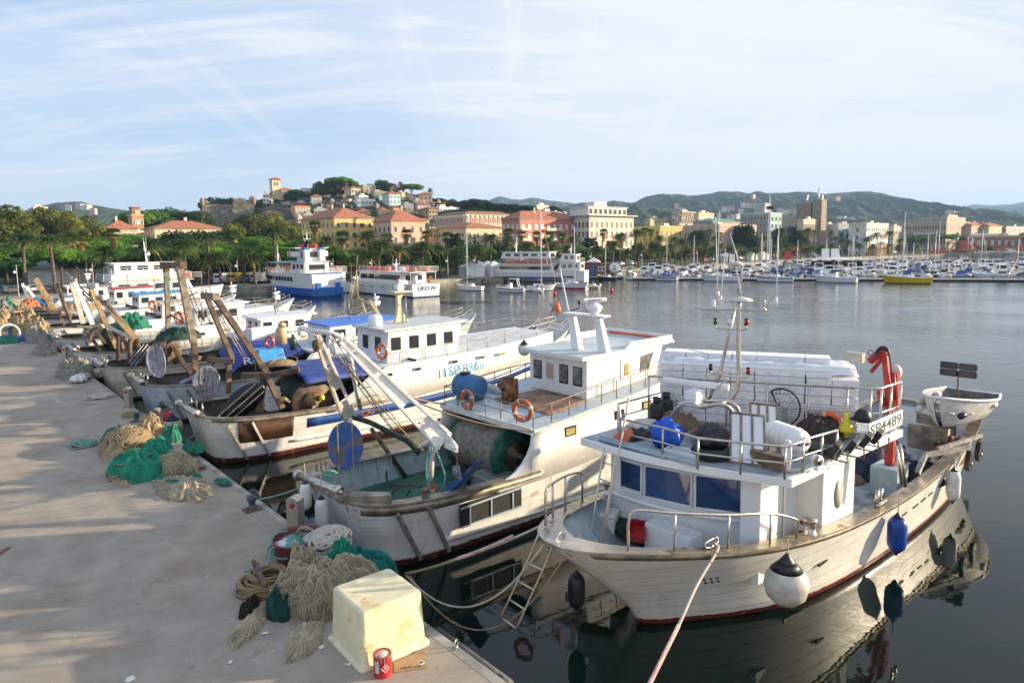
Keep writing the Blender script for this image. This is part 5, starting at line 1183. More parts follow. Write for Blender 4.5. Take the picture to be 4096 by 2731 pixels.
lad=empty('roof_ladder',W1(*p_[2]),TH,'steel ladder leaning from the foredeck to the wheelhouse roof','ladder')
for a,b in((0,2),(1,3)):
 mb=MB();A,B_=p_[a]-p_[2],p_[b]-p_[2];mb.tube(cr([A+Vc((.35,0,.02)),A+Vc((.12,0,.04)),A,A.lerp(B_,.5),B_],4),.024,8);mb.B('side_rail',steel,lad)
for k in rg(5):t_=.12+k*.19;MB().tube([p_[0].lerp(p_[2],t_)-p_[2],p_[1].lerp(p_[3],t_)-p_[2]],.018,6).B('rung',steel,lad)
pa,pb=LX(z2,450,505,3.3),LX(z4,915,520,2.75);mb=MB().tube([(0,0,0),pb-pa],.026,8);o=mb.B('boat_hook_pole',mat('pale_wood_pole',(.62,.52,.42),.6));o.location=W1(*pa);o.rotation_euler=(0,0,TH);tag(o,'long pale pole standing beside the roof ladder','pole')
def oR(name,mb,m,p,lab,cat,grp=None,bevel=0):o=mb.B(name,m,None,bevel);o.location=W1(*p);o.rotation_euler=(0,0,TH);return tag(o,lab,cat,grp)
fz=ZR+.02;fl0,fl1=Vc((6.5,2.2,0)),Vc((9.0,-2.42,0));dirv=(fl1-fl0).normalized();bwid=.645;bh=.235;n_=8;nrm_=Vc((-dirv.y,dirv.x,0));nrm_=nrm_ if nrm_.x>0 else-nrm_;sang=atan2(dirv.y,dirv.x)+pi/2;fb=None;cntb=0
pos_lab=['far left','second','third','fourth','fifth','sixth','seventh','rightmost']
hs_=[7,7,7,7,7,7,7,6]
for row in rg(2):
 for i in rg(n_):
  for k in rg(hs_[i]+(row==1)):
   p=fl0+dirv*(bwid*(i+.5))+nrm_*(.33+row*.62)+Vc((0,0,fz+bh*k))+Vc((random.uniform(-.015,.015),random.uniform(-.012,.012),0))
   if fb is None:
    mb=MB().box((0,0,bh/2-.02),(.60,.625,bh-.055));mb.box((0,0,bh-.035),(.62,.637,.055));fb=mb.B('foam_box',foam,None,.012);fo=fb
    g_=MB();g_.box((-.305,0,.08),(.012,.16,.03));g_.B('handle_slot',mat('foam_shade_mark',(.66,.66,.68),.8),fb);trf=tree_of(fb)
   else:fo=dup(fb,trf,(0,0,0))
   fo.location=W1(*p);fo.rotation_euler=(0,0,TH+sang+random.uniform(-.02,.02));fo['category']='foam box';fo['group']='white foam boxes stacked on the boat'
   fo['label']=f'white foam fish box in the {"front" if row == 0 else "back"} row, {pos_lab[i]} column, {ORD[k]} layer from the bottom'
film=mat('clear_plastic_film',(.86,.87,.89),.3,var=.04,alpha=.72,bump=.6,bs=9)
mb=MB();rows=[]
for i in rg(26):
 row=[]
 for k in rg(14):
  p=fl0+dirv*(n_*bwid*i/25);zt=fz+bh*(7.1 if k>6 else 7.1)+.03+.11*max(0,fbm((i*.35,k*.5,1),4))+.09*abs(fbm((i*.9,k*.9,5),3))-(.22 if i<1 or i>24 or k<1 or k>12 else 0);row.append(p+nrm_*(k*.1+.02)+Vc((0,0,zt)))
 rows.append(row)
mb.grid(rows,True);oR('plastic_sheet',mb,film,(0,0,0),'crumpled clear plastic sheet over the top of the foam boxes','plastic sheet')
nb=LY(z3,780,720,-2.93);nb2=LY(z3,1062,575,-2.93);zb0=LY(z3,780,850,-2.93).z
w_=nb2.x-nb.x;mb=MB().box((w_/2,0,0),(w_,.03,(nb.z-zb0)));o=oR('number_board',mb,cW,(nb.x,-2.94,(nb.z+zb0)/2),'white board reading SP4489 fixed to the roof railing','sign');text(o,'SP4489',.60,(w_/2,-.018,0),frame((1,0,0),(0,0,1)),mat('dark_lettering',(.03,.05,.05),.5),fit=(w_*.92,(nb.z-zb0)*.68))
c=LX(z2,1760,860,6.0);mb=MB();M=frame((0,1,0),(0,0,1));ax_=Matrix.Rotation(pi/2,3,'Y');ax_=Matrix.Rotation(-.35,3,'Z')@Matrix.Rotation(pi/2,3,'X')
pr=[(.02,-.58),(.16,-.57),(.26,-.53),(.29,-.46)]
for k in rg(5):z=-.40+k*.17;pr+=[(.29,z),(.315,z+.03),(.315,z+.07),(.29,z+.10)]
pr+=[(.29,.46),(.26,.53),(.16,.57),(.02,.58)]
mb.lathe(pr,(0,0,0),26,M=ax_);lr_=oR('life_raft',mb,cW,(c.x,c.y,ZR+.42),'white ribbed life raft canister lying on the wheelhouse roof','life raft')
mb=MB()
for k in(-.3,.25):mb.box(ax_@Vc((0,0,k))+Vc((0,0,-.30)),(.62,.06,.24),rz=-.35)
mb.B('cradle',cW,lr_);ec=ax_@Vc((0,-.0,.583))
fM=frame((cos(-.35+0),sin(-.35),0),(0,0,1));text(lr_,'Arimar',.14,ax_@Vc((0,0,.588))*1.0+Vc((0,0,-.02)),fM,navy,shear=.3);mb=MB().prism([ax_@Vc((0,0,.589))+fM@Vc(q)for q in((-.04,.09,0),(.04,.09,0),(0,.17,0))],ax_@Vc((0,0,.004)));mb.B('triangle_mark',orange,lr_)
for(x,y,lab)in((680,640,'front black gas bottle beside the radar arch'),(760,590,'rear black gas bottle partly behind the front one')):
 c=LZ(z2,x,745 if x<700 else 700,ZR);mb=MB().lathe([(.19,0),(.20,.03),(.20,.55),(.17,.64),(.08,.70),(.05,.71)],(0,0,0),22);mb.lathe([(.10,.69),(.11,.72),(.11,.84),(.09,.84),(.09,.72)],(0,0,0),16);o=oR('gas_bottle',mb,black,c,lab,'gas bottle','black gas bottles');MB().lathe([(.204,.38),(.204,.40)],n=20).B('band',rW,o)
c=LZ(z2,1140,1000,ZR);mb=MB().torus((0,0,.14),.33,.15,None,26,10);o=oR('tyre',mb,black,c,'black tyre under the plastic bag on the roof deck','tyre')
mb=MB();lump(mb,(0,0,0),.40,.38,.32,3,.2,2);oR('rubbish_bag',mb,mat('black_plastic',(.012,.012,.013),.3,bump=.6,bs=8),c+Vc((.05,.02,.16)),'shiny black bin bag slumped on the tyre','bag')
c=LZ(z2,735,930,ZR);mb=MB();lump(mb,(0,0,0),.36,.40,.36,8,.3,2.2);oR('tarpaulin_bundle',mb,mat('bright_blue_tarp',(.01,.09,.55),.45,bump=.5,bs=7),c+Vc((.15,0,0)),'bright blue bundled tarpaulin behind the roof railing','tarpaulin')
c=LZ(z2,1100,800,ZR+.2);mb=MB();squiggle(mb,(0,0,0),.55,.45,.25,.045,5,2.2,4);oR('orange_rope_coil',mb,ropeo,c-Vc((0,0,.2)),'heap of thick orange rope on the roof deck','rope')
c=LZ(z2,830,720,ZR+.1);mb=MB();mound(mb,(0,0,0),.8,.55,.38,seed=12,folds=9,amp=.25);o=oR('net_heap',mb,netbrown,c-Vc((0,0,.1)),'brown net heap behind the blue tarpaulin','net')
c=LZ(z2,580,790,ZR);mb=MB();lump(mb,(0,0,0),.45,.4,.17,22,.25,2);oR('sack',mb,fwhite,c,'pale grey sack next to the blue tarpaulin','sack')
c=LZ(z2,450,840,ZR);mb=MB();mound(mb,(0,0,0),.5,.28,.2,seed=25,folds=7,amp=.4);o=oR('oilskin',mb,orange,c,'orange and black oilskin thrown down by the left roof corner','oilskin');mb=MB();mound(mb,(.2,-.15,0),.42,.25,.22,seed=27,folds=6,amp=.4);mb.B('dark_side',black,o)
c=LZ(z2,880,990,ZR);mb=MB()
for d,s_ in(((0,.2,.07),(.8,.02,.14)),((0,-.2,.07),(.8,.02,.14)),((.4,0,.07),(.02,.42,.14)),((-.4,0,.07),(.02,.42,.14)),((0,0,.012),(.78,.4,.02))):mb.box(d,s_)
o=oR('open_foam_tray',mb,foam,c+Vc((.1,0,0)),'shallow white foam tray behind the front roof railing','tray');o.rotation_euler.z=TH-1.35
for k,(A,B_)in en((((215,830),(1030,1065)),((560,905),(1020,1050)),((205,845),(760,1000)))):
 a,b=LZ(z2,*A,ZR+.06),LZ(z2,*B_,ZR+.05);mb=MB().tube([(0,0,0),b-a],[.055,.045][k>0],10);oR('plastic_pipe',mb,mat('grey_blue_pipe',(.33,.42,.46),.5),a,('thick','thin','shorter')[k]+' grey-blue pipe lying along the front edge of the roof','pipe','pipes along the roof edge')
for k,(A,B_,C_,lab)in en((((1165,680),(1365,625),(1300,1035),'front white framed hatch panel leaning on the roof railing'),((1400,650),(1530,600),(1470,930),'second white framed hatch panel behind the first'))):
 bl=LZ(z2,*C_,ZR+.03);tl=Vc((bl.x+.62,bl.y+.35+.05,bl.z+.98));wv=Vc((.25,-.72,0))if k==0 else Vc((.2,-.6,0))
 mb=MB().prism([(0,0,0),wv,wv+(tl-bl),tl-bl],Vc((.035,.01,-.02)));o=oR('hatch_panel',mb,cW,bl,lab,'panel','framed panels on the roof')
 mb=MB();P_=[Vc((0,0,0)),wv,wv+(tl-bl),tl-bl]
 for i in rg(4):mb.beam(P_[i],P_[(i+1)%4],.045,.05)
 for q in(.33,.66):mb.beam(P_[0].lerp(P_[1],q)-Vc((.02,0,0)),P_[3].lerp(P_[2],q)-Vc((.02,0,0)),.05,.04)
 mb.B('frame',gW,o)
c=LZ(z2,1900,790,ZR);hc=Vc((7.95,-.75,ZR+.62));M=frame((.1,-1,0),(.12,0,1));mb=MB().torus((0,0,0),.50,.022,M,34,8);mb.tube([M@Vc((-.3,.38,.0)),M@Vc((.05,-.2,.1)),M@Vc((-.65,-.45,.1))],.02,6);o=oR('landing_net',mb,blacksteel,hc,'large round landing net leaning on the tall railing','landing net')
mb=MB()
for k in rg(26):a=k*2*pi/26;mb.tube([M@Vc((cos(a)*.49,sin(a)*.49,0)),M@Vc((cos(a)*.3+.02,sin(a)*.32-.12,.18)),M@Vc((cos(a)*.09,-.52,.30))],.004,3)
for r_,dz in((.42,.05),(.34,.12),(.25,.2)):mb.torus(M@Vc((0,-(.49-r_)*.7,dz)),r_,.004,M,24,3)
mb.B('mesh_bag',roped,o)
c=LX(z3,595,740,8.2);mb=MB().lathe([(.03,-.3),(.07,-.28),(.07,-.16),(.2,-.13),(.2,-.05),(.09,.1),(.075,.14),(.075,.34),(.02,.35)],(0,0,0),20);oR('buoy_light',mb,mat('yellow_plastic',(.75,.62,.03),.45),c,'yellow life buoy light hanging on the railing left of the number board','buoy light')
c=LX(z3,735,655,8.4);mb=MB().lathe([(.2,-.14),(.21,.0),(.17,.1),(.1,.17),(.02,.19)],(0,0,0),20);mb.box((.0,.12,-.1),(.3,.35,.04));oR('deck_lamp',mb,black,c,'black domed deck lamp at the corner of the number board','lamp')
for k,(x,y)in en(((500,960),(640,930),(760,880),(850,850))):
 c=LZ(z3,x,y+60,ZR+.05);mb=MB();M=Matrix.Rotation(-1.35,3,'Z')@Matrix.Rotation(.55,3,'Y');mb.box((0,0,.26),(.14,.44,.34),M=M);o=oR('floodlight',mb,black,c,f'{ORD[k]} black floodlight from the left on the roof edge','floodlight','row of floodlights on the roof edge',.02);mb=MB().box(M@Vc((.075,0,0))+Vc((0,0,.26)),(.02,.36,.26),M=M);mb.B('lens',mat('pale_lamp_glass',(.45,.50,.42),.15),o);mb=MB().tube([(0,-.27,.28),(0,-.28,0),(0,.28,0),(0,.27,.28)],.02,6);mb.B('bracket',rW,o)
c=LZ(z3,350,1105,ZR+.02);mb=MB().lathe([(.08,0),(.05,.03),(.04,.12)],(0,0,0),16);o=oR('searchlight',mb,cW,c,'small white chrome-faced searchlight at the near roof corner','searchlight');M=frame((.8,-.6,0),(0,0,1));mb=MB().lathe([(.02,-.2),(.1,-.12),(.13,0),(.13,.04)],(0,0,.22),20,M=M);mb.B('head',cW,o);mb=MB().lathe([(.01,.03),(.11,.045)],(0,0,.22),20,M=M);mb.B('lens',steel,o)
c=LZ(z2,1575,1100,ZR);mb=MB().box((.12,0,.17),(.3,.78,.34),rz=-.12);oR('wooden_crate',mb,mat('weathered_plank',(.22,.13,.08),.8,var=.4,vs=2,streak=.6,bump=.4,planks=.11),c+Vc((.1,.0,.0)),'old brown wooden crate beside the life raft','crate')
c=LX(z2,1770,985,4.75);mb=MB().prism([Vc((0,.10*a,.34*b))for a,b in((-.9,.75),(-.5,1),(.5,1),(.9,.75),(1,-.4),(.5,-1),(-.7,-1),(-1,0))],(.05,0,0));oR('horseshoe_board',mb,cW,c,'white elongated plate hung on the front roof railing','plate')
c=LZ(z3,400,850,ZR);mb=MB();mound(mb,(0,0,0),.9,.62,.5,seed=31,folds=13,amp=.3);o=oR('dark_net_heap',mb,mat('tarred_net',(.045,.022,.018),.55,var=.5,vs=6,bump=1,bs=22),c+Vc((.3,.2,0)),'glossy dark brown net heap right of the life raft','net')
c=LZ(z3,350,970,ZR);mb=MB().tube([(0,-.5,.14),(.1,.45,.14)],.13,14);oR('net_roll',mb,mat('green_black_mesh',(.03,.05,.045),.7,bump=1,bs=40),c,'rolled dark green mesh lying beside the floodlights','roll')
c=LZ(z3,-60+60,735,ZR);c=LZ(z2,1620,740,ZR);mb=MB().box((0,0,.28),(.5,.95,.56));mb.box((0,0,.58),(.54,1.0,.06));oR('grey_locker',mb,mat('grey_plastic_box',(.50,.55,.56),.5),c,'grey locker box behind the leaning panels','box',bevel=.02)
lifering(None,W1(*(LX(z3,455,735,8.3))),frame((.1,-1,0),(0,0,1)),.31,.075,'orange life ring behind the landing net on the roof')
lifering(None,W1(*(LX(z2,850,530,7.6))),frame((.1,-1,0),(0,0,1)),.31,.075,'orange life ring hung behind the gas bottles')
c=LX(z2,830,610,7.0);mb=MB().torus((0,0,0),.30,.10,frame((.1,-1,0),(0,0,1)),24,10);oR('tyre',mb,black,c,'small black tyre leaning between gas bottles and radar arch','tyre')
dz_=1.34
c=LZ(z4,950,470,dz_);mb=MB().box((0,0,.28),(.52,1.0,.56),tp=1.05);o=oR('cool_box',mb,cW,c+Vc((.12,.42,0)),'large white cool box on the foredeck behind the ladder','cool box',bevel=.04);o.rotation_euler.z=TH+.5;mb=MB().box((0,0,.62),(.58,1.08,.12));mb.B('lid',cW,o,bevel=.04);mb=MB().box((-.28,.2,.3),(.03,.16,.2));mb.B('latch',fwhite,o)
c=LZ(z4,1180,500,dz_);mb=MB();lump(mb,(0,0,0),.6,.7,.27,41,.22,2);oR('dark_net_bag',mb,mat('dark_green_cloth',(.012,.035,.028),.8,bump=.5,bs=10),c+Vc((.3,.15,0)),'dark green net bag in the middle of the foredeck','bag')
c=LZ(z4,1170,430,dz_+.5);mb=MB();M=Matrix.Rotation(.5,3,'Z')@Matrix.Rotation(-.5,3,'Y')
for d,s_ in(((0,.2,.0),(.5,.02,.22)),((0,-.2,.0),(.5,.02,.22)),((.25,0,.0),(.02,.4,.22)),((-.25,0,0),(.02,.4,.22)),((0,0,-.1),(.5,.4,.02)),((-.26,0,.06),(.03,.42,.03))):mb.box(M@Vc(d),s_,M=M)
oR('red_crate',mb,redp,c+Vc((.1,.05,.05)),'red plastic crate tipped on the dark net bag','crate')
c=LZ(z4,1330,560,dz_);mb=MB().box((0,0,.22),(.5,.62,.44));o=oR('orange_tub',mb,mat('orange_brown_tub',(.40,.09,.03),.5),c+Vc((.32,.05,0)),'orange plastic tub heaped with pale rope','tub',bevel=.03)
mb=MB();squiggle(mb,(0,0,0),.48,.42,.30,.032,6,2.4,6);oR('rope_coil',mb,ropew,c+Vc((.32,.05,.38)),'pale rope piled on the orange tub','rope')
c=LZ(z4,725,490,2.0);mb=MB();squiggle(mb,(0,0,0),.2,.2,.16,.03,4,2.2,2);oR('rope_bundle',mb,ropew,c,'knotted rope bundle at the port bow','rope')
for k in rg(4):
 p=Vc((6.72+k*.17,-1.80-(k%2)*.08,zd+.12));mb=MB().tube([(0,0,.02),(0,0,.25),(.01,0,.44)],[.065,.055,.075],12);mb.tube([(0,-.18,.04),(0,0,.05)],[.045,.06],10);oR('rubber_boot',mb,mat('brown_rubber',(.06,.025,.018),.4),p+Vc((0,0,.0)),f'{ORD[k]} brown rubber boot in the side doorway','boot','boots in the doorway')
mb=MB().ball((0,0,0),.11);oR('red_helmet',mb,redp,(7.35,-1.75,zd+.72),'red rounded helmet above the row of boots','helmet')
def LC(x,y,xx=14.0):return LX(z3,x,y,xx)
cx=13.2;mb=MB()
mb.beam(LC(975,700,cx),LC(915,110,cx),.2,.22,w2=.15,h2_=.17);cra=mb.B('pillar',redp,None,.02);crr=empty('deck_crane',W1(*Vc((LC(960,590,cx).x,LC(960,590,cx).y,1.05))),TH,'folded red hydraulic crane behind the number board','crane')
def c_off(o):
 bb=Vc((LC(960,590,cx).x,LC(960,590,cx).y,1.05));o.parent=crr;o.location=-bb
c_off(cra)
mb=MB().beam(LC(975,700,cx),Vc((LC(975,700,cx).x,LC(975,700,cx).y,2.0)),.24,.24);c_off(mb.B('base',redp,None,.02));mb=MB().box(Vc((LC(975,700,cx).x,LC(975,700,cx).y,1.53)),(.9,.8,.92));c_off(mb.B('pedestal',bluegrey,None,.02))
mb=MB().beam(LC(915,100,cx+.1),LC(790,200,cx-.35),.16,.2);mb.beam(LC(935,130,cx),LC(800,290,cx-.2),.09,.12);c_off(mb.B('boom',redp,None,.02))
mb=MB().tube([LC(985,290,cx-.25),LC(1000,520,cx-.25)],.07,10);mb.tube([LC(870,440,cx-.2),LC(905,580,cx-.2)],.09,10);mb.beam(LC(1010,300,cx),LC(1020,590,cx),.14,.2);c_off(mb.B('cylinder',redp))
mb=MB()
for dy_ in(0,14,26):mb.tube(cr([LC(840,120+dy_,cx-.3),LC(890,75+dy_,cx-.3),LC(945,100+dy_,cx-.3),LC(965,200+dy_,cx-.3),LC(975,330+dy_,cx-.3)],5),.022,6)
mb.torus(LC(800,125,cx-.3),.08,.012,frame((0,1,0),(0,0,1)),16,5);c_off(mb.B('hydraulic_hose',black))
mb=MB().ball(LC(1000,290,cx+.3),.22,sz=1.3);o=oR('white_buoy',MB().ball((0,0,0),.2,sz=1.3),fwhite,LC(1005,290,cx+.4),'white buoy hanging behind the crane','buoy')
mb=MB().box((0,0,0),(.2,.5,.3));oR('canvas_screen',mb,mat('grey_canvas',(.48,.45,.38),.9),LC(670,150,12.0)-Vc((0,0,.05)),'grey canvas screen rising behind the foam boxes','screen')
def hull_small(root,L_,W_,H_,m_o,m_i):
 rows=[];rin=[];n=22
 for i in rg(n+1):
  t=i/n;w=W_/2*(sin(min(1,t*1.25+.02)*pi/2)**.7)*(1-.22*max(0,t-.7)/.3);zs=H_*(1+.35*(1-t)**2);xk=.16*L_*(1-t)**3;row=[];ri=[]
  for k in rg(-6,7):
   a=k/6;y=w*(abs(a)**.55)*(1 if a>0 else-1)if a else 0;z=zs*abs(a)**2.1 if abs(a)<1 else zs;x=t*L_+xk*(1-abs(a))*1.4;row.append(Vc((x,y,z+.12*H_*(1-t))));ri.append(Vc((x+(.04 if t<.5 else-.03),y*.93,max(z+.05,.16*H_+.05)+.12*H_*(1-t)if abs(a)<1 else z+.12*H_*(1-t)-.01)))
  rows.append(row);rin.append(ri)
 mb=MB().grid(rows,True);m_=13;mb.f.append([n*m_+k for k in rg(m_)]);mb.s.append(False);mb.m.append(0);mb.B('hull',m_o,root);mb=MB().grid(rin,True);mb.f.append([n*m_+k for k in rg(m_)]);mb.s.append(False);mb.m.append(0);mb.B('inside',m_i,root)
 mb=MB();g=[r[0]for r in rows];mb.tube([r[0]for r in rows][::-1]+[r[-1]for r in rows],.05,8);mb.tube([rows[-1][0],rows[-1][-1]],.04,8);mb.B('gunwale',m_o,root);return rows
c=LZ(z3,1400,800,2.45);dg=empty('dinghy',W1(16.7,-1.75,2.30),TH+.02,'small white dinghy with ropes and lamp carried on the stern of the front boat','dinghy')
hull_small(dg,4.3,2.3,.9,m1 if False else mat('dinghy_white',(.78,.76,.72),.35,streak=.2),mat('dinghy_inside',(.20,.20,.19),.7,var=.3))
mb=MB().box((1.6,0,.62),(.34,1.5,.05));mb.box((2.7,0,.62),(.3,1.5,.05));mb.box((.75,0,.72),(.5,.8,.04));mb.B('thwart',fwhite,dg)
for k,(a,b)in en((((.6,.35,.9),(3.2,-.5,.75)),((.7,-.4,.9),(3.0,.5,.75)))):MB().tube([a,b],.03,8).B('oar',gW,dg)
mb=MB();squiggle(mb,(1.5,0,.6),.9,.6,.28,.022,6,2.2,14);mb.B('loose_rope',ropew,dg)
for x_,y_ in((.35,.62),(.4,-.7),(2.9,-.98),(3.3,.9),(1.8,1.0)):mb=MB().tube([(x_-.2,y_,.75),(x_+.2,y_*1.02,.75)],.11,12);mb.tube([(x_-.25,y_,.75),(x_-.2,y_,.75)],.09,10);mb.B('side_fender',fwhite if x_!=.4 else navy,dg)
mb=MB().tube([(2.4,0,.3),(2.4,0,1.9)],.03,8);mb.tube([(2.4,0,1.2),(2.7,.2,.7)],.012,5);lp=mb.B('lamp_post',rW,dg)
mb=MB();M=Matrix.Rotation(-.32+pi,3,'Z')
for sy in(-1,1):
 for zz in(0,1):mb.box((2.4-.05,sy*.30,1.85+zz*.27),(.20,.56,.25),rz=0)
mb.B('flood_lamps',mat('dark_blue_lamp',(.008,.012,.03),.2),lp,bevel=.03)
mb=MB().box((17.9,-1.2,1.85),(.25,1.3,.9));mb.box((19.6,-.9,1.9),(.25,1.3,.9));mb.B('dinghy_chock',galv,b1)
for(p,rx,ry,h,m_,lab,sd_)in(((15.2,-.6,1.1),1.5,1.1,1.0,mat('navy_net',(.02,.03,.075),.85,var=.4,bump=.8,bs=20),'dark blue net heap in front of the dinghy',51),((15.4,-2.0,1.08),.9,.55,.55,mat('black_net',(.014,.018,.016),.9,var=.5,bump=1,bs=22),'black net heap against the starboard bulwark',52),((13.6,-.2,1.08),.8,.6,.25,netbrown,'small brown net heap on the aft deck',53),((17.8,-1.9,1.2),1.3,.5,.7,mat('rusty_net',(.16,.06,.035),.9,var=.5,bump=1,bs=22),'rust brown net along the stern bulwark',54)):
 mb=MB();mound(mb,(0,0,0),rx,ry,h,seed=sd_,folds=12,amp=.28);oR('net_heap',mb,m_,p,lab,'net')
mb=MB().lathe([(.26,0),(.26,.1),(.2,.14),(.2,.7),(.24,.74),(.24,.86),(.02,.88)],(0,0,0),20);oR('deck_winch',mb,dS,(10.3,-.9,1.06),'grey steel capstan under the roof overhang','winch')
mb=MB().box((0,0,.25),(.7,.5,.3));mb.box((0,0,.45),(.95,.7,.1));oR('fish_table',mb,bluegrey,(11.6,-.6,1.06),'grey steel table on the aft deck','table')
mb=MB().box((11.5,-.9,1.075),(2.2,1.8,.03),rz=.1);mb.box((9.7,-1.5,1.12),(1.8,1.2,.10));mb.B('hatch_cover',mat('worn_hatch',(.26,.27,.27),.6,var=.3,rust=.15,rcol=(.2,.18,.16)),b1)
mb=MB();gA,gB=Vc((13.9,-2.25,1.35)),Vc((14.1,-2.35,2.0));mb.beam((13.6,-2.3,1.8),(14.2,-2.3,2.25),.14,.14);mb.beam((14.2,-2.3,2.25),(16.2,-3.0,2.25),.12,.14);mb.beam((14.9,-2.3,1.85),(15.1,-2.4,2.25),.12,.12);mb.beam((16.8,-2.5,1.9),(17.0,-2.6,2.35),.12,.12);mb.beam((15.0,-2.4,2.3),(17.6,-2.9,2.35),.1,.12);mb.B('hauling_davit',dS,b1)
for k,(x,y,lab)in en(((16.1,-3.05,'left black pulley block hanging outboard'),(17.5,-2.95,'right black pulley block hanging outboard'))):
 mb=MB().prism([(cos(a)*.2,0,sin(a)*.26-.12)for a in[-pi*1.05+i*pi*1.1/10 for i in rg(11)]]+[(.06,0,.30),(-.06,0,.30)],(0,.14,0));mb.torus((0,.07,.36),.06,.018,frame((1,0,0),(0,0,1)),14,6);o=oR('pulley_block',mb,blacksteel,(x,y,1.85),lab,'pulley block','pulley blocks on the davit');MB().lathe([(.01,0),(.05,0),(.05,.02)],(0,-.02,-.13),14,M=frame((1,0,0),(0,0,1))).B('axle_pin',steel,o)
fender(W1(*LY(z5,462,825,-3.02)),'big pale ball fender with a black cap hanging from the near bow','ball',mat('grimy_white_ball',(.60,.55,.47),.5,var=.2,vs=3,rust=.25,rcol=(.22,.19,.15),rs=3,streak=.6),R=.46,tip=black,top=.32)
fender(W1(*LY(z5,1298,445,-2.92)),'long royal blue fender amidships on the near side','long',mat('royal_blue_plastic',(.012,.06,.36),.35,var=.2,rust=.12,rcol=(.12,.16,.25)),L_=1.15,R=.25,tip=black,top=.42)
fender(W1(*LY(z3,1490,1235,-2.8)),'long white fender with navy tips near the stern','long',mat('white_fender',(.72,.70,.66),.4,rust=.15,rcol=(.4,.36,.3)),L_=1.15,R=.21,tip=navy,top=.35)
fender(W1(*LX(z4,735,835,1.6)),'black cylindrical fender lashed under the bow','long',black,L_=.95,R=.2,tip=black,top=.2)
mb=MB();a=LY(z4,1200,560,-2.3);ta=cap(3.0,.2)+Vc((.05,-.05,.12));q=Vc((-4.6,-4.6,-.2))
endp=l1(PZ_(2592,2745,1.6));pts=[ta,ta+Vc((-.02,-.1,-.1)),ta.lerp(endp,.3)-Vc((0,0,.1)),ta.lerp(endp,.6)-Vc((0,0,.1)),endp,endp+(endp-ta)*.4]
mb.tube(cr([p-ta for p in pts],6),.032,8);o=mb.B('mooring_rope',ropew);o.location=W1(*ta);o.rotation_euler=(0,0,TH);tag(o,'thick white mooring rope dropping from the bow fairlead','rope');mb=MB().tube([pts[3]-ta,pts[4]-ta,pts[5]-ta],.042,8);mb.B('chafe_sleeve',mat('pink_sleeve',(.50,.30,.28),.8,var=.2,vs=8),o)
X2,Y2=0.9,-.25
b2=qthing('trawler',X2,Y2,0,'white trawler with a crooked white gantry and net drum, beside the foreground boat','trawler','fishing boats moored at the quay')
def W2(x,y,z):return fromQ(X2+x,Y2+y,z)
def l2(p):return Vc((p.x-X2,p.y-Y2,p.z))
def M2Y(f,x,y,yy):return l2(PY_(*f(x,y),Y2+yy))
def M2X(f,x,y,xx):return l2(PX_(*f(x,y),X2+xx))
def M2Z(f,x,y,z):return l2(PZ_(*f(x,y),z))
def on2(name,mb,m,p,lab,cat,grp=None,bevel=0):o=mb.B(name,m,None,bevel);o.location=W2(*p);o.rotation_euler=(0,0,TH);return tag(o,lab,cat,grp)
m2=mat('worn_white_planking',(.70,.69,.66),.45,var=.1,vs=1.3,streak=.55,scol=(.42,.27,.13),rust=.16,rcol=(.28,.14,.06),rs=1.6,planks=.26,band=[(.22,(.09,.022,.018)),(.02,(.02,.018,.015))],bump=.12,bs=4)
st2=[(0,.55,1.15,.75,1.98),(.25,.6,1.75,1.3,1.97),(1.0,1.1,2.2,1.85,1.92),(2.4,2.4,2.42,2.15,1.84),(4.5,4.5,2.5,2.25,1.78),(6.5,6.5,2.52,2.3,1.80),(9,9,2.52,2.3,1.95),(12,11.9,2.45,2.05,2.3),(15,14.4,2.15,1.4,2.9),(17.3,16,1.4,.6,3.6),(18.6,16.8,.25,.05,4.1)]
T2=hull(b2,st2,m2,lambda x:.95,cap=.34,m_cap=galv,m_in=bluegrey,m_deck=greendeck,thick=.14,flare=1.2,cap_h=.07,cap_range=(-1,6.4),deck_to=12.0)
xs,xw,hs,hw,zs=T2[0];mb=MB().box((.12,0,2.01),(.38,2.3,.09));mb.B('stern_cap',galv,b2)
strake(b2,T2,.02,6.3,.86,1.0,galv,'steel_strake',.025,flare=1.2);strake(b2,T2,2.6,16,lambda t:lerp(.24,.12,t),lambda t:lerp(.30,.16,t),oldwhite,'lower_strake',.06,flare=1.2)
for x0_ in(1.05,1.95):
 t0=at_x(T2,x0_);t1=at_x(T2,x0_+.75);mb=MB().beam((x0_,-(t0[2]+.05),1.72),(x0_+.8,-(t1[3]+.06),.12),.07,.11);mb.B('rub_rail',dS,b2)
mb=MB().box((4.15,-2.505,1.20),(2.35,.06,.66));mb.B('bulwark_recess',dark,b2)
mb=MB().beam((2.98,-2.52,1.42),(5.3,-2.55,1.50),.05,.05);mb.beam((2.98,-2.52,.86),(5.3,-2.56,.90),.07,.05)
for q in(3.3,4.1,4.95):mb.beam((q,-2.53,.88),(q,-2.53,1.42),.09,.04)
mb.B('recess_bars',bluegrey,b2)
zu=lambda x:itp([(5.9,3.23),(9.5,3.55),(13.5,3.9),(17,4.5)],x)
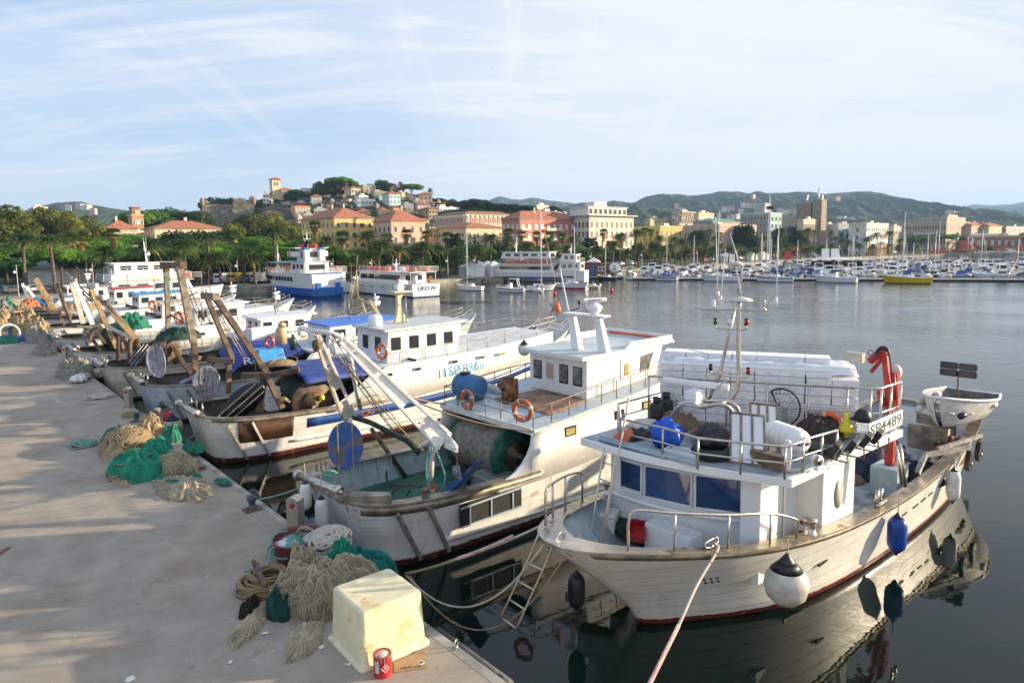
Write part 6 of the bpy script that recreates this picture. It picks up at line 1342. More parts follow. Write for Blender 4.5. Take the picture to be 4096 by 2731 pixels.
for sg in(-1,1):
 mb=MB();lo=[];hi=[]
 for x in[4.35,4.5,4.7,4.95,5.2,5.45,5.65,5.8,5.9,6.5,7.5,9,10.5,12,13.5,15,16.4]:
  t=at_x(T2,x);y=t[2]+.01
  if x<5.9:q=(x-4.35)/1.55;z=t[4]+.02+(3.15-t[4])*(1-sqrt(max(0,1-q**2.0)))
  else:z=zu(x)-.02
  lo.append(Vc((x,sg*y,t[4]-.25)));hi.append(Vc((x,sg*(lerp(y,min(y,2.42),.6)),z)))
 mb.grid([lo,hi],True);s_=mb.B('side_plating',mat('white_side_plate',(.77,.76,.73),.38,var=.05,streak=.35,scol=(.5,.38,.22),coat=.3,bump=.05,bs=2),b2,solid=.07)
 if sg<0:
  for(x,y,gm,w)in((1300,1395,glassy,1),(1738,1248,dark,1),(1985,1163,glassy,1)):
   c=M2Y(e2,x,y,-2.46);mb=MB().box((c.x,-2.475,c.z),(.56,.06,.34));wf=mb.B('side_window',dark,s_,bevel=.07);mb=MB().box((c.x-.02,-2.505,c.z),(.42,.02,.22));mb.B('pane',gm,wf)
mb=MB();rows=[]
for x in[5.85,7,8.5,10,11.5,13,14.5,16]:
 t=at_x(T2,x);w=t[2]-.0;rows.append([Vc((x,-w-.06,zu(x))),Vc((x,w+.06,zu(x)))])
lowr=[[p-Vc((0,0,.11))for p in r]for r in rows];mb.grid(rows,False);mb.grid(lowr,False);mb.grid([[r[0]for r in rows],[r[0]for r in lowr]],False);mb.grid([[r[1]for r in rows],[r[1]for r in lowr]],False);mb.grid([rows[0],lowr[0]],False)
mb.B('upper_deck',mat('pale_blue_worn_deck',(.44,.53,.56),.5,var=.1,vs=2,rust=.28,rcol=(.52,.47,.40),rs=1.3,bump=.1,sub=((.55,.57,.56),.7,.5,.7)),b2)
mb=MB().beam((5.82,-2.5,zu(5.85)-.08),(5.82,2.5,zu(5.85)-.08),.06,.20);mb.B('deck_edge_beam',oldwhite,b2)
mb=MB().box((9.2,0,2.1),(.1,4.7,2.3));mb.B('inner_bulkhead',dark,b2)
edge=[Vc((x,-at_x(T2,x)[2]+.10,zu(x)))for x in(5.95,6.75,7.55,8.35,9.15,9.95,10.75,11.6,12.5,13.4,14.4)];aft=[Vc((5.95,lerp(-2.42,2.42,k/6),zu(5.95)))for k in rg(7)]
bR=mat('brown_painted_rail',(.30,.20,.12),.5,.2,var=.3,vs=6,rust=.2)
rail(b2,edge,.62,bR,.022,(.5,));rail(b2,aft,.62,bR,.022,(.5,));rail(b2,[Vc((p.x,-p.y,p.z))for p in edge],.62,bR,.022,(.5,))
wc0,wc1=M2Z(e2,1470,1080,zu(9.3)),M2Z(e2,960,985,zu(9.3));wx=9.15;wy0,wy1=-1.72,1.25;zt=4.95;L_=3.9
mb=MB();A=[(wx,wy0,zu(wx)+.01),(wx+L_,wy0,zu(wx+L_)),(wx+L_,wy1,zu(wx+L_)),(wx,wy1,zu(wx)+.01)];Bv=[(wx,wy0,zt),(wx+L_+.45,wy0,zt+.10),(wx+L_+.45,wy1,zt+.10),(wx,wy1,zt)]
mb.add(A+Bv,[(0,1,5,4),(1,2,6,5),(2,3,7,6),(3,0,4,7),(4,5,6,7),(0,3,2,1)]);w2_=mb.B('wheelhouse',mat('matt_white_wheelhouse',(.78,.775,.75),.45,var=.06,streak=.3,scol=(.35,.33,.3)),b2,bevel=.02)
for k,gm in en((glassg,glassy,glassg,glassg)):
 y=lerp(wy1,wy0,(k+.62)/4.25);mb=MB().box((wx-.005,y,4.30),(.05,.46,.70));fr_=mb.B('window',dark if k!=1 else cW,w2_,bevel=.10);mb=MB().box((wx-.03,y,4.32),(.03,.40,.60));mb.B('pane',gm if k!=1 else mat('sand_reflecting_pane',(.45,.38,.27),.1),fr_,bevel=.08)
mb=MB().box((wx+2.1,wy0-.012,4.35),(.55,.03,.78));f_=mb.B('side_window',cW,w2_);mb=MB().box((wx+2.12,wy0-.035,4.35),(.26,.02,.46));mb.B('pane',glassy,f_)
mb=MB().prism([(wx+2.95,wy0-.02,4.15),(wx+3.45,wy0-.02,4.18),(wx+3.75,wy0-.02,4.82),(wx+3.0,wy0-.02,4.75)],(0,.02,0));mb.B('side_window',glassg,w2_)
mb=MB().prism([(wx-.38,wy0-.16,zt+.0),(wx+L_+.2,wy0-.16,zt+.12),(wx+L_+1.0,wy0-.16,zt+.15),(wx+L_+1.0,wy0-.16,zt+.24),(wx-.38,wy0-.16,zt+.14)],(0,wy1-wy0+.32,0));r2_=mb.B('roof',oldwhite,w2_,bevel=.01)
mb=MB().grid([[Vc((x,y,zt+.145+(x-wx+.35)*.022))for y in(wy0-.08,wy1+.08)]for x in(wx-.3,wx+L_+.9)],False);mb.B('roof_surface',MAT['pale_blue_worn_deck'],r2_)
mb=MB()
for sg,y in((-1,wy0-.13),(1,wy1+.13)):mb.prism([(wx+1.9,y,zt+.15),(wx+2.3,y,zt+.42),(wx+4.6,y,zt+.46),(wx+4.9,y,zt+.2)],(0,.05,0))
mb.box((wx+4.72,(wy0+wy1)/2,zt+.34),(.05,wy1-wy0+.3,.26));mb.B('roof_coaming',cW,r2_)
mb=MB().box((wx+4.66,(wy0+wy1)/2,zt+.30),(.06,wy1-wy0+.1,.10));mb.B('orange_trim',orange,r2_)
zb2=zt+.17
g0,g1_=M2Z(e2,1365,668,zb2),M2Z(e2,1608,692,zb2)
for(b_,(tx,ty))in((g0,(1318,350)),(g1_,(1550,372))):
 tpp=M2X(e2,tx,ty,b_.x-.1);mb=MB().beam(b_,tpp,.26,.42,up=(0,1,0),w2=.17,h2_=.26);mb.B('radar_mast',cW,r2_,bevel=.02)
ta,tb=M2X(e2,1318,350,g0.x-.1),M2X(e2,1550,372,g1_.x-.1);mb=MB().beam(ta.lerp(tb,-.25)+Vc((0,0,.03)),ta.lerp(tb,1.35)+Vc((0,0,.03)),.5,.06);plt=mb.B('mast_platform',cW,r2_,bevel=.01)
c=tb.lerp(ta,.12)+Vc((0,0,.06));mb=MB().lathe([(.14,0),(.14,.06),(.22,.12),(.27,.22),(.27,.30),(.2,.36),(.05,.44)],c,22);rp_=mb.B('radar',cW,r2_);M=Matrix.Rotation(-.4,3,'Z');mb=MB().prism([M@Vc((-.45,y,z))+c+Vc((0,0,.53))for y,z in((.07,0),(.05,.07),(-.05,.07),(-.08,0),(-.05,-.07),(.05,-.07))],M@Vc((.9,0,0)));a_=mb.B('scanner_bar',cW,rp_,bevel=.02)
Mf=frame(M@Vc((1,0,0)),(0,0,1));text(a_,'FURUNO',.1,c+Vc((0,0,.53))+(Mf@Vc((0,0,1)))*.088,Mf,bluep,fit=(.5,.075))
mb=MB();p0_=ta.lerp(tb,-.12);mb.tube([p0_,M2X(e2,1220,0,g0.x-.1),M2X(e2,1215,-60,g0.x-.1)],[.035,.022,.02],8);mb.B('pole_mast',cW,r2_)
mb=MB().tube(cr([p0_+Vc((0,0,.1)),M2X(e2,1370,300,g0.x),M2X(e2,1385,285,g0.x),M2X(e2,1382,262,g0.x)],4),.018,6);mb.lathe([(.04,0),(.05,.03),(.05,.13),(.02,.15)],M2X(e2,1381,262,g0.x),12);mb.B('masthead_light',blacksteel,r2_)
c=M2X(e2,1190,310,g0.x);mb=MB().lathe([(.02,-.12),(.11,-.08),(.12,.0),(.06,.22),(.02,.3)],c,14);o=on2('orange_float',mb,orange,(0,0,0),'orange float hung in a net at the radar mast','float');mb=MB();c=M2X(e2,1150,300,g0.x)
for k in rg(14):a=k*2*pi/14;mb.tube([c+Vc((cos(a)*.2,sin(a)*.2,.22)),c+Vc((cos(a)*.04,sin(a)*.04,0)),c+Vc((cos(a)*.17,sin(a)*.17,-.26))],.005,3)
for zz,r_ in((.22,.2),(.1,.1),(-.1,.09),(-.26,.17)):mb.torus(c+Vc((0,0,zz)),r_,.005,None,18,3)
mb.B('hanging_net',roped,b2)
mb=MB();q=[tb+Vc((.2,-.1,.05)),M2X(e2,1700,345,g1_.x+4),M2X(e2,1780,370,g1_.x+8)]
ra=W2(*(tb+Vc((.25,-.1,.05))));rope('rope',ra,W1(6.0,.25,7.0-.9),.10,.010,ropew,'thin white line between the radar masts of the two near boats')
c=M2Z(e2,345,1045,zu(7));M=Matrix.Rotation(pi/2,3,'X');tankm=mat('faded_blue_plastic',(.045,.16,.33),.5,var=.12,vs=3)
mb=MB().lathe([(.02,-.62),(.34,-.61),(.44,-.52),(.46,-.40),(.46,-.34),(.44,-.32),(.44,.02),(.46,.04),(.46,.12),(.44,.14),(.44,.40),(.42,.52),(.32,.60),(.02,.61)],(0,0,.5),28,M=Matrix.Rotation(.15,3,'Z')@M);o=on2('water_tank',mb,tankm,M2Z(e2,350,1130,zu(6.8))+Vc((.35,.1,0)),'horizontal blue plastic water tank on the upper deck','tank')
mb=MB().lathe([(.2,0),(.2,.08),(.16,.09)],(-.02,.25,.92),20);mb.B('filler_cap',black,o);mb=MB().box((0,-.35,.1),(.7,.1,.22));mb.box((0,.35,.1),(.7,.1,.22));mb.B('foot',tankm,o)
mb=MB().tube([(0,-.45,.18),(.05,.5,.18)],.17,18);o=on2('white_barrel',mb,fwhite,M2Z(e2,575,1080,zu(7.2))+Vc((.3,0,0)),'white plastic barrel lying behind the blue tank','barrel')
rustp=mat('rusted_funnel',(.17,.075,.035),.75,.2,var=.45,vs=4,bump=.3,bs=14,sub=((.30,.13,.05),3,.45,.65));c=M2Z(e2,715,1150,zu(7.2));mb=MB().lathe([(.30,0),(.31,.45),(.30,.92)],(0,0,0),22);mb.v=[(x+(.0 if z<.5 else .0),y+(.0),z if z<.6 else z-.38*max(0,(y+.3)))for x,y,z in mb.v];mb.prism([(-.33,-.12,.35),(-.30,.4,.62),(-.1,.36,.9),(-.1,-.1,.95)],(.25,0,0));o=on2('exhaust_funnel',mb,rustp,c+Vc((.25,0,0)),'rusty brown exhaust funnel with a slanted mouth','funnel')
mb=MB()
for k in rg(5):mb.box((-.315,-.08+k*.04,.52),(.02,.022,.12))
mb.B('louvre',dark,o);mb=MB().lathe([(.26,.0),(.26,.02)],(0,0,.72),20);mb.B('opening',dark,o)
mb=MB().prism([(8.35-1.2,-1.9,zu(7.2)+.012),(9.0,-1.95,zu(9)+.012),(9.05,.6,zu(9)+.012),(7.3,1.15,zu(7.3)+.012)],(0,0,.05));mb.B('rusty_plate',mat('rusty_deck_plate',(.26,.11,.06),.75,var=.3,vs=2,sub=((.36,.22,.14),1.2,.4,.6),bump=.2),b2)
lifering(None,W2(*(M2X(e2,378,1115,5.85))),frame((.0,-1,0),(0,0,1)),.30,.075,'worn life ring on the aft rail beside the blue tank',m=mat('faded_orange',(.55,.12,.05),.6,var=.2,vs=5))
lifering(None,W2(*(M2Y(e2,872,1212,-2.52))),frame((.35,-1,0),(0,0,1)),.30,.075,'worn life ring on the corner of the aft rail',m=MAT['faded_orange'])
c=Vc((6.9,0.1,1.95));MX=Matrix.Rotation(pi/2,3,'X');mb=MB()
for sg,y in((1,1.5),(-1,-1.05)):mb.lathe([(.1,-.05),(1.02,-.05),(1.05,0),(1.02,.05),(.1,.05)],c+Vc((-.5,y,0)),36,M=MX)
dr=mb.B('drum_flange',mat('green_drum',(.015,.12,.09),.5,var=.4,rust=.25,rcol=(.06,.05,.03)),None);dr2=empty('net_drum',W2(0,0,0),TH,'big net drum wound with tan net under the upper deck','net drum');dr.parent=dr2
mb=MB();rows=[]
for i in rg(31):
 y=lerp(-1.0,1.45,i/30);row=[]
 for k in rg(40):a=2*pi*k/40;r_=.84+.07*fbm((i*.55,sin(a)*.9,cos(a)*.9),4)+.03*sin(i*1.7);row.append(c+Vc((-.5+cos(a)*r_,y,sin(a)*r_)))
 rows.append(row)
mb.grid(rows,True,closed=True);mb.B('wound_net',netgrey,dr2)
mb=MB().lathe([(.05,0),(.46,0),(.48,.08),(.46,.16),(.12,.2),(.12,.45),(.02,.46)],c+Vc((-.5,-1.1,0)),26,M=MX);mb.B('brake_drum',mat('greasy_grey_iron',(.12,.085,.06),.5,.5,var=.4,rust=.2),dr2)
mb=MB().box(c+Vc((-.5,-1.35,-.75)),(.35,.25,.9));mb.box(c+Vc((-.5,1.65,-.75)),(.35,.25,.9));mb.box(c+Vc((-.3,0,-1.15)),(1.2,3.6,.12));mb.B('drum_stand',dS,dr2)
ra_,rb_=M2Z(d2,205,780,2.12),M2Z(d2,565,925,2.12);mb=MB().tube([ra_,rb_],.115,20);mb.tube([ra_-(rb_-ra_)*.015,ra_+(rb_-ra_)*.03],.17,22);mb.tube([rb_-(rb_-ra_)*.03,rb_+(rb_-ra_)*.015],.17,22);mb.tube([rb_,rb_+(rb_-ra_)*.09],.05,12);mb.B('stern_roller',steel,b2)
mb=MB().prism([(.0,-1.15,1.9),(1.0,-2.05,1.92),(1.1,-1.75,1.92),(.35,-1.0,1.92)],(0,0,.28));mb.B('roller_bracket',galv,b2,bevel=.02);mb=MB().prism([(0,1.05,1.9),(.5,1.8,1.92),(.8,1.6,1.92),(.3,1.0,1.92)],(0,0,.2));mb.B('roller_bracket',galv,b2,bevel=.02)
mb=MB().box((1.2,0,1.25),(1.1,3.4,.06));mb.box((1.75,0,1.1),(.06,3.3,.3));mb.B('stern_platform',mat('worn_platform',(.26,.24,.20),.7,var=.3,rust=.2),b2)
for(x,y,hh)in((375,770,.5),(415,780,.45),(460,780,.4),(510,770,.3)):p=M2Z(d2,x,y,2.0);MB().tube([p,p+Vc((0,0,hh))],.026,8).B('roller_pin',rW,b2)
mb=MB();squiggle(mb,(0,0,0),.30,.3,.28,.022,6,2.2,33);on2('green_rope_tangle',mb,ropeg,M2Z(d2,490,830,1.98),'tangle of pale green rope on the stern roller','rope')
ga=empty('net_gantry',W2(0,0,0),TH,'chipped white net gantry with two sloping arms over the stern deck','gantry')
def chan(A,B_,w0,w1,name='arm'):
 d=(B_-A);mb=MB();n_=14;dn_=d.normalized();u_=dn_.cross(Vc((-.38,-.85,.35))).normalized();s_=dn_.cross(u_).normalized()
 for e in(-1,1):mb.beam(A+u_*e*w0*.5,B_+u_*e*w1*.5,.12,.09,up=u_,w2=.15,h2_=.10)
 for(f0,f1)in((0.0,.10),(.14,.32),(.35,.62),(.78,1.0)):
  P0,P1=A.lerp(B_,f0),A.lerp(B_,f1);W0,W1_=lerp(w0,w1,f0),lerp(w0,w1,f1)
  mb.prism([P0+u_*W0*.5,P1+u_*W1_*.5,P1-u_*W1_*.5,P0-u_*W0*.5],s_*.03)
 return mb.B(name,whitearm,ga,bevel=.012)
armN0=M2X(c2_,395,235,1.0);armN1=M2X(c2_,1000,835,3.4)
chan(armN0,armN1,.18,.56)
mb=MB();e0=armN1;e1=M2X(c2_,1068,880,3.5);mb.prism([armN1+Vc((0,-.1,.32)),e1+Vc((0,0,.10)),e1+Vc((0,0,-.10)),armN1+Vc((0,.1,-.18))],(.08,.03,0));mb.beam(armN1+Vc((-.05,-.1,-.05)),e1,.10,.16);mb.B('arm_tip',whitearm,ga,bevel=.01)
f0_,f1_=M2X(c2_,245,215,.6),M2X(c2_,438,690,2.6);chan(f0_,f1_,.16,.40)
mb=MB().tube([M2X(c2_,150,168,.4),M2X(c2_,300,190,.7),M2X(c2_,390,212,1.0)],.075,12);mb.tube([M2X(c2_,165,165,.4),M2X(c2_,245,215,.6),M2X(c2_,300,330,1.1)],.07,10);mb.tube([M2X(c2_,145,165,.38),M2X(c2_,150,205,.4)],.08,10);mb.tube([M2X(c2_,385,195,1.0),M2X(c2_,392,240,1.0)],.09,12);mb.tube([M2X(c2_,440,330,1.6),M2X(c2_,500,635,3.0)],.08,10);mb.B('crossbar',whitearm,ga)
mb=MB().tube([M2X(c2_,440,690,2.6),M2X(c2_,470,945,2.55)],.075,12);mb.B('front_leg',whitearm,ga);mb=MB().tube([M2X(c2_,925,860,3.25),M2X(c2_,915,1110,3.1)],[.085,.075],12);mb.B('front_leg',mat('rust_streaked_leg',(.55,.50,.42),.5,rust=.45,rcol=(.22,.11,.05),rs=2.5),ga)
for(x0,y0,x1,y1,a,b)in((565,755,770,1040,3.0,4.6),(1075,880,1145,1095,4.2,4.8)):mb=MB().tube([M2X(c2_,x0,y0,a),M2Z(c2_,x1,y1,.96)],.075,12);mb.B('stay',mat('dark_bronze_tube',(.13,.09,.055),.4,.6,rust=.3,rcol=(.07,.05,.03)),ga)
mb=MB().tube(cr([M2X(c2_,445,685,2.9),M2X(c2_,560,720,3.0),M2X(c2_,700,790,3.1),M2X(c2_,780,830,3.2),M2X(c2_,845,900,3.3)],5),.09,12);on2('net_roll',mb,mat('dark_green_netting_roll',(.015,.055,.04),.85,bump=1,bs=25,var=.4),(0,0,0),'dark green rolled net slung from the gantry','net roll');
for k,(A,B_)in en((((305,200),(700,770)),((330,195),(640,700)),((420,330),(745,745)))):
 MB().tube([M2X(c2_,*A,.9),M2X(c2_,*B_,3.0)],.016,6).B('stay_wire',[dS,rW,dS][k],ga)
mb=MB()
for k in rg(9):t_=k/8;a,b=M2X(c2_,420,310,1.2),M2X(c2_,760,760,3.4);c_,d_=M2X(c2_,350,330,1.2),M2X(c2_,690,765,3.4);mb.tube([a.lerp(b,.1+t_*.85),c_.lerp(d_,.1+t_*.85)],.013,5)
mb.tube([M2X(c2_,350,330,1.2),M2X(c2_,690,765,3.4)],.018,6);mb.B('gantry_ladder',rW,ga)
for(x,y,n_)in((242,265,'rusty pulley block hanging at the left of the gantry top'),(345,285,'white pulley block hanging at the right of the gantry top')):
 c=M2X(c2_,x,y,.55);mb=MB().lathe([(.02,-.06),(.17,-.06),(.18,0),(.17,.06),(.02,.06)],(0,0,0),22,M=frame((0,1,0),(0,0,1)));o=on2('pulley_block',mb,rW if 'rusty' in n_ else oldwhite,c,n_,'pulley block');mb=MB()
 for k in rg(3):mb.torus((0,0,.2+k*.09),.045,.014,frame((k%2,(k+1)%2,0),(0,0,1)),12,5)
 mb.B('chain',rW,o)
for k,(A,B_,s_,m_,lab)in en((((255,290),(400,700),.2,ropeb,'tan rope hanging from the left pulley block down to the arm'),((350,300),(880,890),.15,ropeb,'tan rope running from the right pulley block along the arm'),((365,240),(740,620),-.0,ropeb,'second tan rope along the gantry arm'))):
 a,b=M2X(c2_,*A,.55+k*.15),M2X(c2_,*B_,[2.3,3.3,2.9][k]);rope('rope',W2(*a),W2(*b),s_,.022,m_,lab)
a,b=M2X(c2_,665,518,2.2),M2X(e2,950,1398,5.8);rope('rope',W2(*a),W2(*b),.25,.028,ropeb,'tan mooring rope sagging across the front of the net drum')
a,b=M2X(c2_,790,565,2.6),M2X(c2_,1000,610,5.8);rope('rope',W2(*a),W2(*b),.05,.025,ropeb,'tan rope from the gantry to the corner of the upper deck rail')
for k,pts in en(([(905,860),(890,960),(893,1060),(920,1120),(965,1130),(1000,1060),(985,980),(940,870),(915,850)],[(925,870),(900,990),(915,1130),(918,1230),(940,1300),(985,1335)],[(410,705),(425,800),(405,900),(398,975)],[(425,700),(415,820),(430,950)])):
 xx=2.9 if k<2 else 2.3;P_=[M2X(c2_,*p,xx-(.12 if k==1 else 0))for p in pts];mb=MB().tube(cr(P_,4),.026 if k<2 else .03,7);on2('rope_loop',mb,ropeg,(0,0,0),['pale green rope loop hanging from the arm tip','pale green rope trailing over the bulwark to the water side','grey green rope hanging at the far gantry leg','second grey green rope beside the far gantry leg'][k],'rope')
for(x,y,xx,lab,m_,Rm)in((415,855,1.6,'blue round trawl door hung outboard at the far quarter','d',None),):
 c=M2X(c2_,x,y,.9);mb=MB();Rm=frame((.9,-.42,0),(-.05,.1,1));P_=[(cos(a)*.52,sin(a)*.72,0)for a in[2*pi*i/30 for i in rg(30)]];mb.prism([Rm@Vc(p)for p in P_],Rm@Vc((0,0,.05)));o=on2('trawl_door',mb,mat('chipped_blue_steel',(.012,.10,.36),.5,rust=.62,rcol=(.15,.11,.08),rs=3.4),c,lab,'trawl door');mb=MB()
 for q in(-.22,.2):mb.beam(Rm@Vc((q,-.66,.07)),Rm@Vc((q,.66,.07)),.05,.04)
 mb.B('stiffener',dS,o)
c=M2X(c2_,1080,1055,2.9);d0,d1=M2X(c2_,960,1165,2.7)-c,M2X(c2_,1185,955,3.3)-c;mb=MB();wv=Vc((.55,.25,-.1));mb.prism([d0,d0.lerp(d1,.1)+Vc((0,0,.08)),d1+Vc((0,0,.04)),d1,d0.lerp(d1,.5)-Vc((0,0,.12))],wv);o=on2('trawl_door',mb,MAT['chipped_blue_steel'],c,'blue trawl door hanging edge-on from the arm tip','trawl door',None,.01)
mb=MB();cc=M2X(c2_,1065,1010,2.9)-c;mb.prism([cc+Vc((0,a,b))for a,b in((-.2,-.2),(.16,-.14),(.2,.12),(-.12,.22))],(.05,0,0));mb.lathe([(.06,0),(.12,0),(.12,.08),(.06,.08)],cc+Vc((-.04,0,0)),16,M=frame((0,1,0),(0,0,1)));mb.B('towing_bracket',mat('grey_steel_bracket',(.25,.28,.30),.5,.5,rust=.3),o)
mb=MB()
for k in rg(8):mb.torus(M2X(c2_,1070,910+k*11,3.3)-c,.04,.012,frame((k%2,(k+1)%2,0),(0,0,1)),10,5)
mb.B('chain',rW,o)
for(x,y,s_,lab,z)in((470,935,.16,'orange rope lashing at the foot of the far gantry leg',1.95),(915,1110,.2,'orange rope lashing at the foot of the near gantry leg',1.85)):
 mb=MB();squiggle(mb,(0,0,0),s_,s_,s_*1.1,.03,5,2,9);on2('rope_lashing',mb,ropeo,M2X(c2_,x,y,2.55 if x<600 else 3.1)-Vc((0,0,.1)),lab,'rope')
mb=MB().tube(cr([M2Z(c2_,655,1000,1.6),M2Z(c2_,660,1060,1.1),M2Z(c2_,700,1085,1.05),M2Z(c2_,780,1085,1.15),M2Z(c2_,870,1095,1.1)],5),.03,8);mb.tube(cr([M2Z(c2_,690,1140,1.0),M2Z(c2_,710,1110,1.2),M2Z(c2_,760,1090,1.3),M2Z(c2_,795,1110,1.25),M2Z(c2_,775,1145,1.0)],5),.03,8);on2('hose',mb,mat('brown_hose',(.10,.07,.03),.6),(0,0,0),'brown hose looped on the green deck','hose')
c=M2Z(c2_,1010,1075,1.0);mb=MB().prism([(5.0,-1.3,.96),(6.2,-1.35,.96),(6.2,-.2,.96),(5.0,-.2,.96)],(0,0,.5));mb.B('steel_chute',mat('bare_chute',(.40,.40,.39),.4,.6,rust=.1),b2,bevel=.02)
bollard_post(b2,at_x(T2,2.0)[0:1]and Vc((2.0,-2.2,1.93)),.09,.25,rW)
mb=MB()
for k in rg(10):
 x=.9+k*.52
 for sg in(1,):t=at_x(T2,x);mb.box((x,sg*(t[2]-.2),1.4),(.07,.10,.85))
mb.B('bulwark_rib',bluegrey,b2)
fender(W2(*M2X(d2,275,975,-.25)),'white fender with a navy cap at the stern of the near trawler','long',MAT.get('white_fender'),L_=.95,R=.17,tip=navy,top=.5)
fender(W2(*M2X(d2,420,1130,-.2)),'white fender with a black cap beside the shore power box','long',MAT.get('white_fender'),L_=1.05,R=.19,tip=black,top=.9)
c=M2X(c2_,1465,290,9.5);fender(W2(*c),'pale round fender with a black cap hung left of the wheelhouse roof','ball',fwhite,R=.26,tip=black,top=.2)
bargegrey=mat('blue_grey_hull',(.50,.56,.60),.45,var=.12,vs=1.3,streak=.4,scol=(.3,.2,.12),rust=.12,rcol=(.25,.15,.08),band=[(.16,(.08,.03,.025))],planks=.28)
creamhull=mat('stained_cream_hull',(.62,.56,.44),.5,var=.15,vs=1.3,streak=.5,scol=(.3,.18,.08),rust=.18,rcol=(.25,.12,.05),band=[(.16,(.06,.03,.025))],planks=.28)
blackhull=mat('black_hull',(.02,.022,.025),.45,var=.3,streak=.3,band=[(.12,(.12,.02,.02))])
supw=mat('superstructure_white',(.78,.775,.75),.4,var=.05,streak=.3,scol=(.5,.38,.22),coat=.2)
deckw=mat('white_worn_deck',(.62,.64,.63),.55,var=.12,vs=1.5,rust=.15,rcol=(.42,.36,.28),bump=.1)
def PA(f,x,y,a):return PY_(*f(x,y),a)
def src(x,y):return x,y
def trawler(x0,y0,L_,hb,label,hm,xu=5.6,zu0=3.2,zu1=3.9,wh=None,stripe=None,inner=stainin,deckm=darkdeck,roofc=None,bow=True,roller=True,rub=True,nwin=3,rails=True,zst=2.0,sh=0.0,ports=4,cut=1.2,whm=None):
 b=qthing('trawler',x0,y0,0,label,'trawler','fishing boats moored at the quay');s=L_/20.0
 st=[(0,.5,hb*.42,hb*.28,zst),(.25,.55,hb*.66,hb*.5,zst),(1.0,1.05,hb*.86,hb*.74,zst-.05),(2.6,2.5,hb*.97,hb*.86,zst-.15),(5*s,5*s,hb,hb*.9,zst-.22),(9*s,9*s,hb,hb*.9,zst-.1),(13*s,12.8*s,hb*.95,hb*.78,zst+.35),(16.5*s,15.6*s,hb*.74,hb*.46,zst+1.0),(18.8*s,17.2*s,hb*.4,hb*.16,zst+1.65),(20*s,18*s,.1,.03,zst+2.05)]
 T=hull(b,st,hm,lambda x:zst-.95,cap=.28,m_cap=galv,m_in=inner,m_deck=deckm,thick=.12,flare=1.2,cap_h=.06,cap_range=(-1,xu+.4),deck_to=xu+4)
 mb=MB().box((.1,0,zst+.035),(.34,hb*.84,.08));mb.B('stern_cap',galv,b)
 if rub:
  for q in(.8,1.7):
   t0,t1=at_x(T,q),at_x(T,q+.7);mb=MB().beam((q,-(t0[2]+.05),zst-.25),(q+.75,-(t1[3]+.05),.12),.07,.10);mb.B('rub_rail',dS,b)
 zu=lambda x:itp([(xu,zu0),(L_*.5,zu0+(zu1-zu0)*.3),(L_,zu1+.2)],x)
 xe=L_*.86
 for sg in(-1,1):
  mb=MB();lo=[];hi=[]
  for k in rg(15):
   x=xu-cut+(xe-xu+cut)*(k/14)**1.25;t=at_x(T,x);y=t[2]+.01;z=max(zu(x),t[4]+.05)
   if x<xu:q=max(0,x-xu+cut)/cut;z=t[4]+.05+(zu(xu)-t[4])*(q**1.6)
   lo.append(Vc((x,sg*y,t[4]-.2)));hi.append(Vc((x,sg*(y-.03),z)))
  mb.grid([lo,hi],True);sp=mb.B('side_plating',supw,b,solid=.06)
  if sg<0:
   for k in rg(ports):
    x=lerp(xu+.8,L_*.72,(k+.3)/ports);t=at_x(T,x);z=(zu(x)+t[4])/2+.1;mb=MB().box((x,-t[2]-.015,z),(.42,.07,.2));mb.B('porthole',[dark,glassy,dark,rW][k%4],sp,bevel=.05)
 mb=MB();rows=[]
 for k in rg(10):x=lerp(xu,xe,k/9);t=at_x(T,x);rows.append([Vc((x,-t[2],max(zu(x),t[4])-.015)),Vc((x,t[2],max(zu(x),t[4])-.015))])
 mb.grid(rows,False);mb.grid([[rows[0][0],rows[0][1]],[rows[0][0]-Vc((0,0,.14)),rows[0][1]-Vc((0,0,.14))]],False);mb.B('upper_deck',deckw,b)
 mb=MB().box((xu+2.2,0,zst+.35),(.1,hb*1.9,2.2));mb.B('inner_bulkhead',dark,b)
 if stripe:strake(b,T,stripe[0],stripe[1],stripe[2],stripe[3],stripe[4],'painted_stripe',.012,flare=1.2)
 if roller:
  mb=MB().tube([(-.12,-hb*.45,zst+.2),(-.12,hb*.5,zst+.2)],.11,18);mb.tube([(-.12,-hb*.48,zst+.2),(-.12,-hb*.43,zst+.2)],.17,20);mb.tube([(-.12,hb*.49,zst+.2),(-.12,hb*.54,zst+.2)],.17,20);mb.B('stern_roller',steel,b)
  for k in rg(3):MB().tube([(.25,hb*(-.3+k*.3),zst),(.25,hb*(-.3+k*.3),zst+.5)],.03,8).B('roller_pin',steel,b)
 for sg in(-1,1):
  P_=[]
  for k in rg(12):x=lerp(xu+.1,L_*.965,k/11);t=at_x(T,x);P_.append(Vc((x,sg*max(.05,t[2]-.12),max(zu(x),t[4])if x<xe else t[4]+.02)))
  if rails:rail(b,P_,.62,MAT.get('brown_painted_rail',dS)if sh else dS,.02,(.5,))
 if wh:
  wx,wl,y0_,y1_,wz=wh;zb=zu(wx);m_=whm or supw
  mb=MB();A=[(wx,y0_,zb),(wx+wl,y0_,zu(wx+wl)-.02),(wx+wl,y1_,zu(wx+wl)-.02),(wx,y1_,zb)];Bv=[(wx+.1,y0_,wz),(wx+wl+.35,y0_,wz+.1),(wx+wl+.35,y1_,wz+.1),(wx+.1,y1_,wz)]
  mb.add(A+Bv,[(0,1,5,4),(1,2,6,5),(2,3,7,6),(3,0,4,7),(4,5,6,7),(0,3,2,1)]);w=mb.B('wheelhouse',m_,b,bevel=.02)
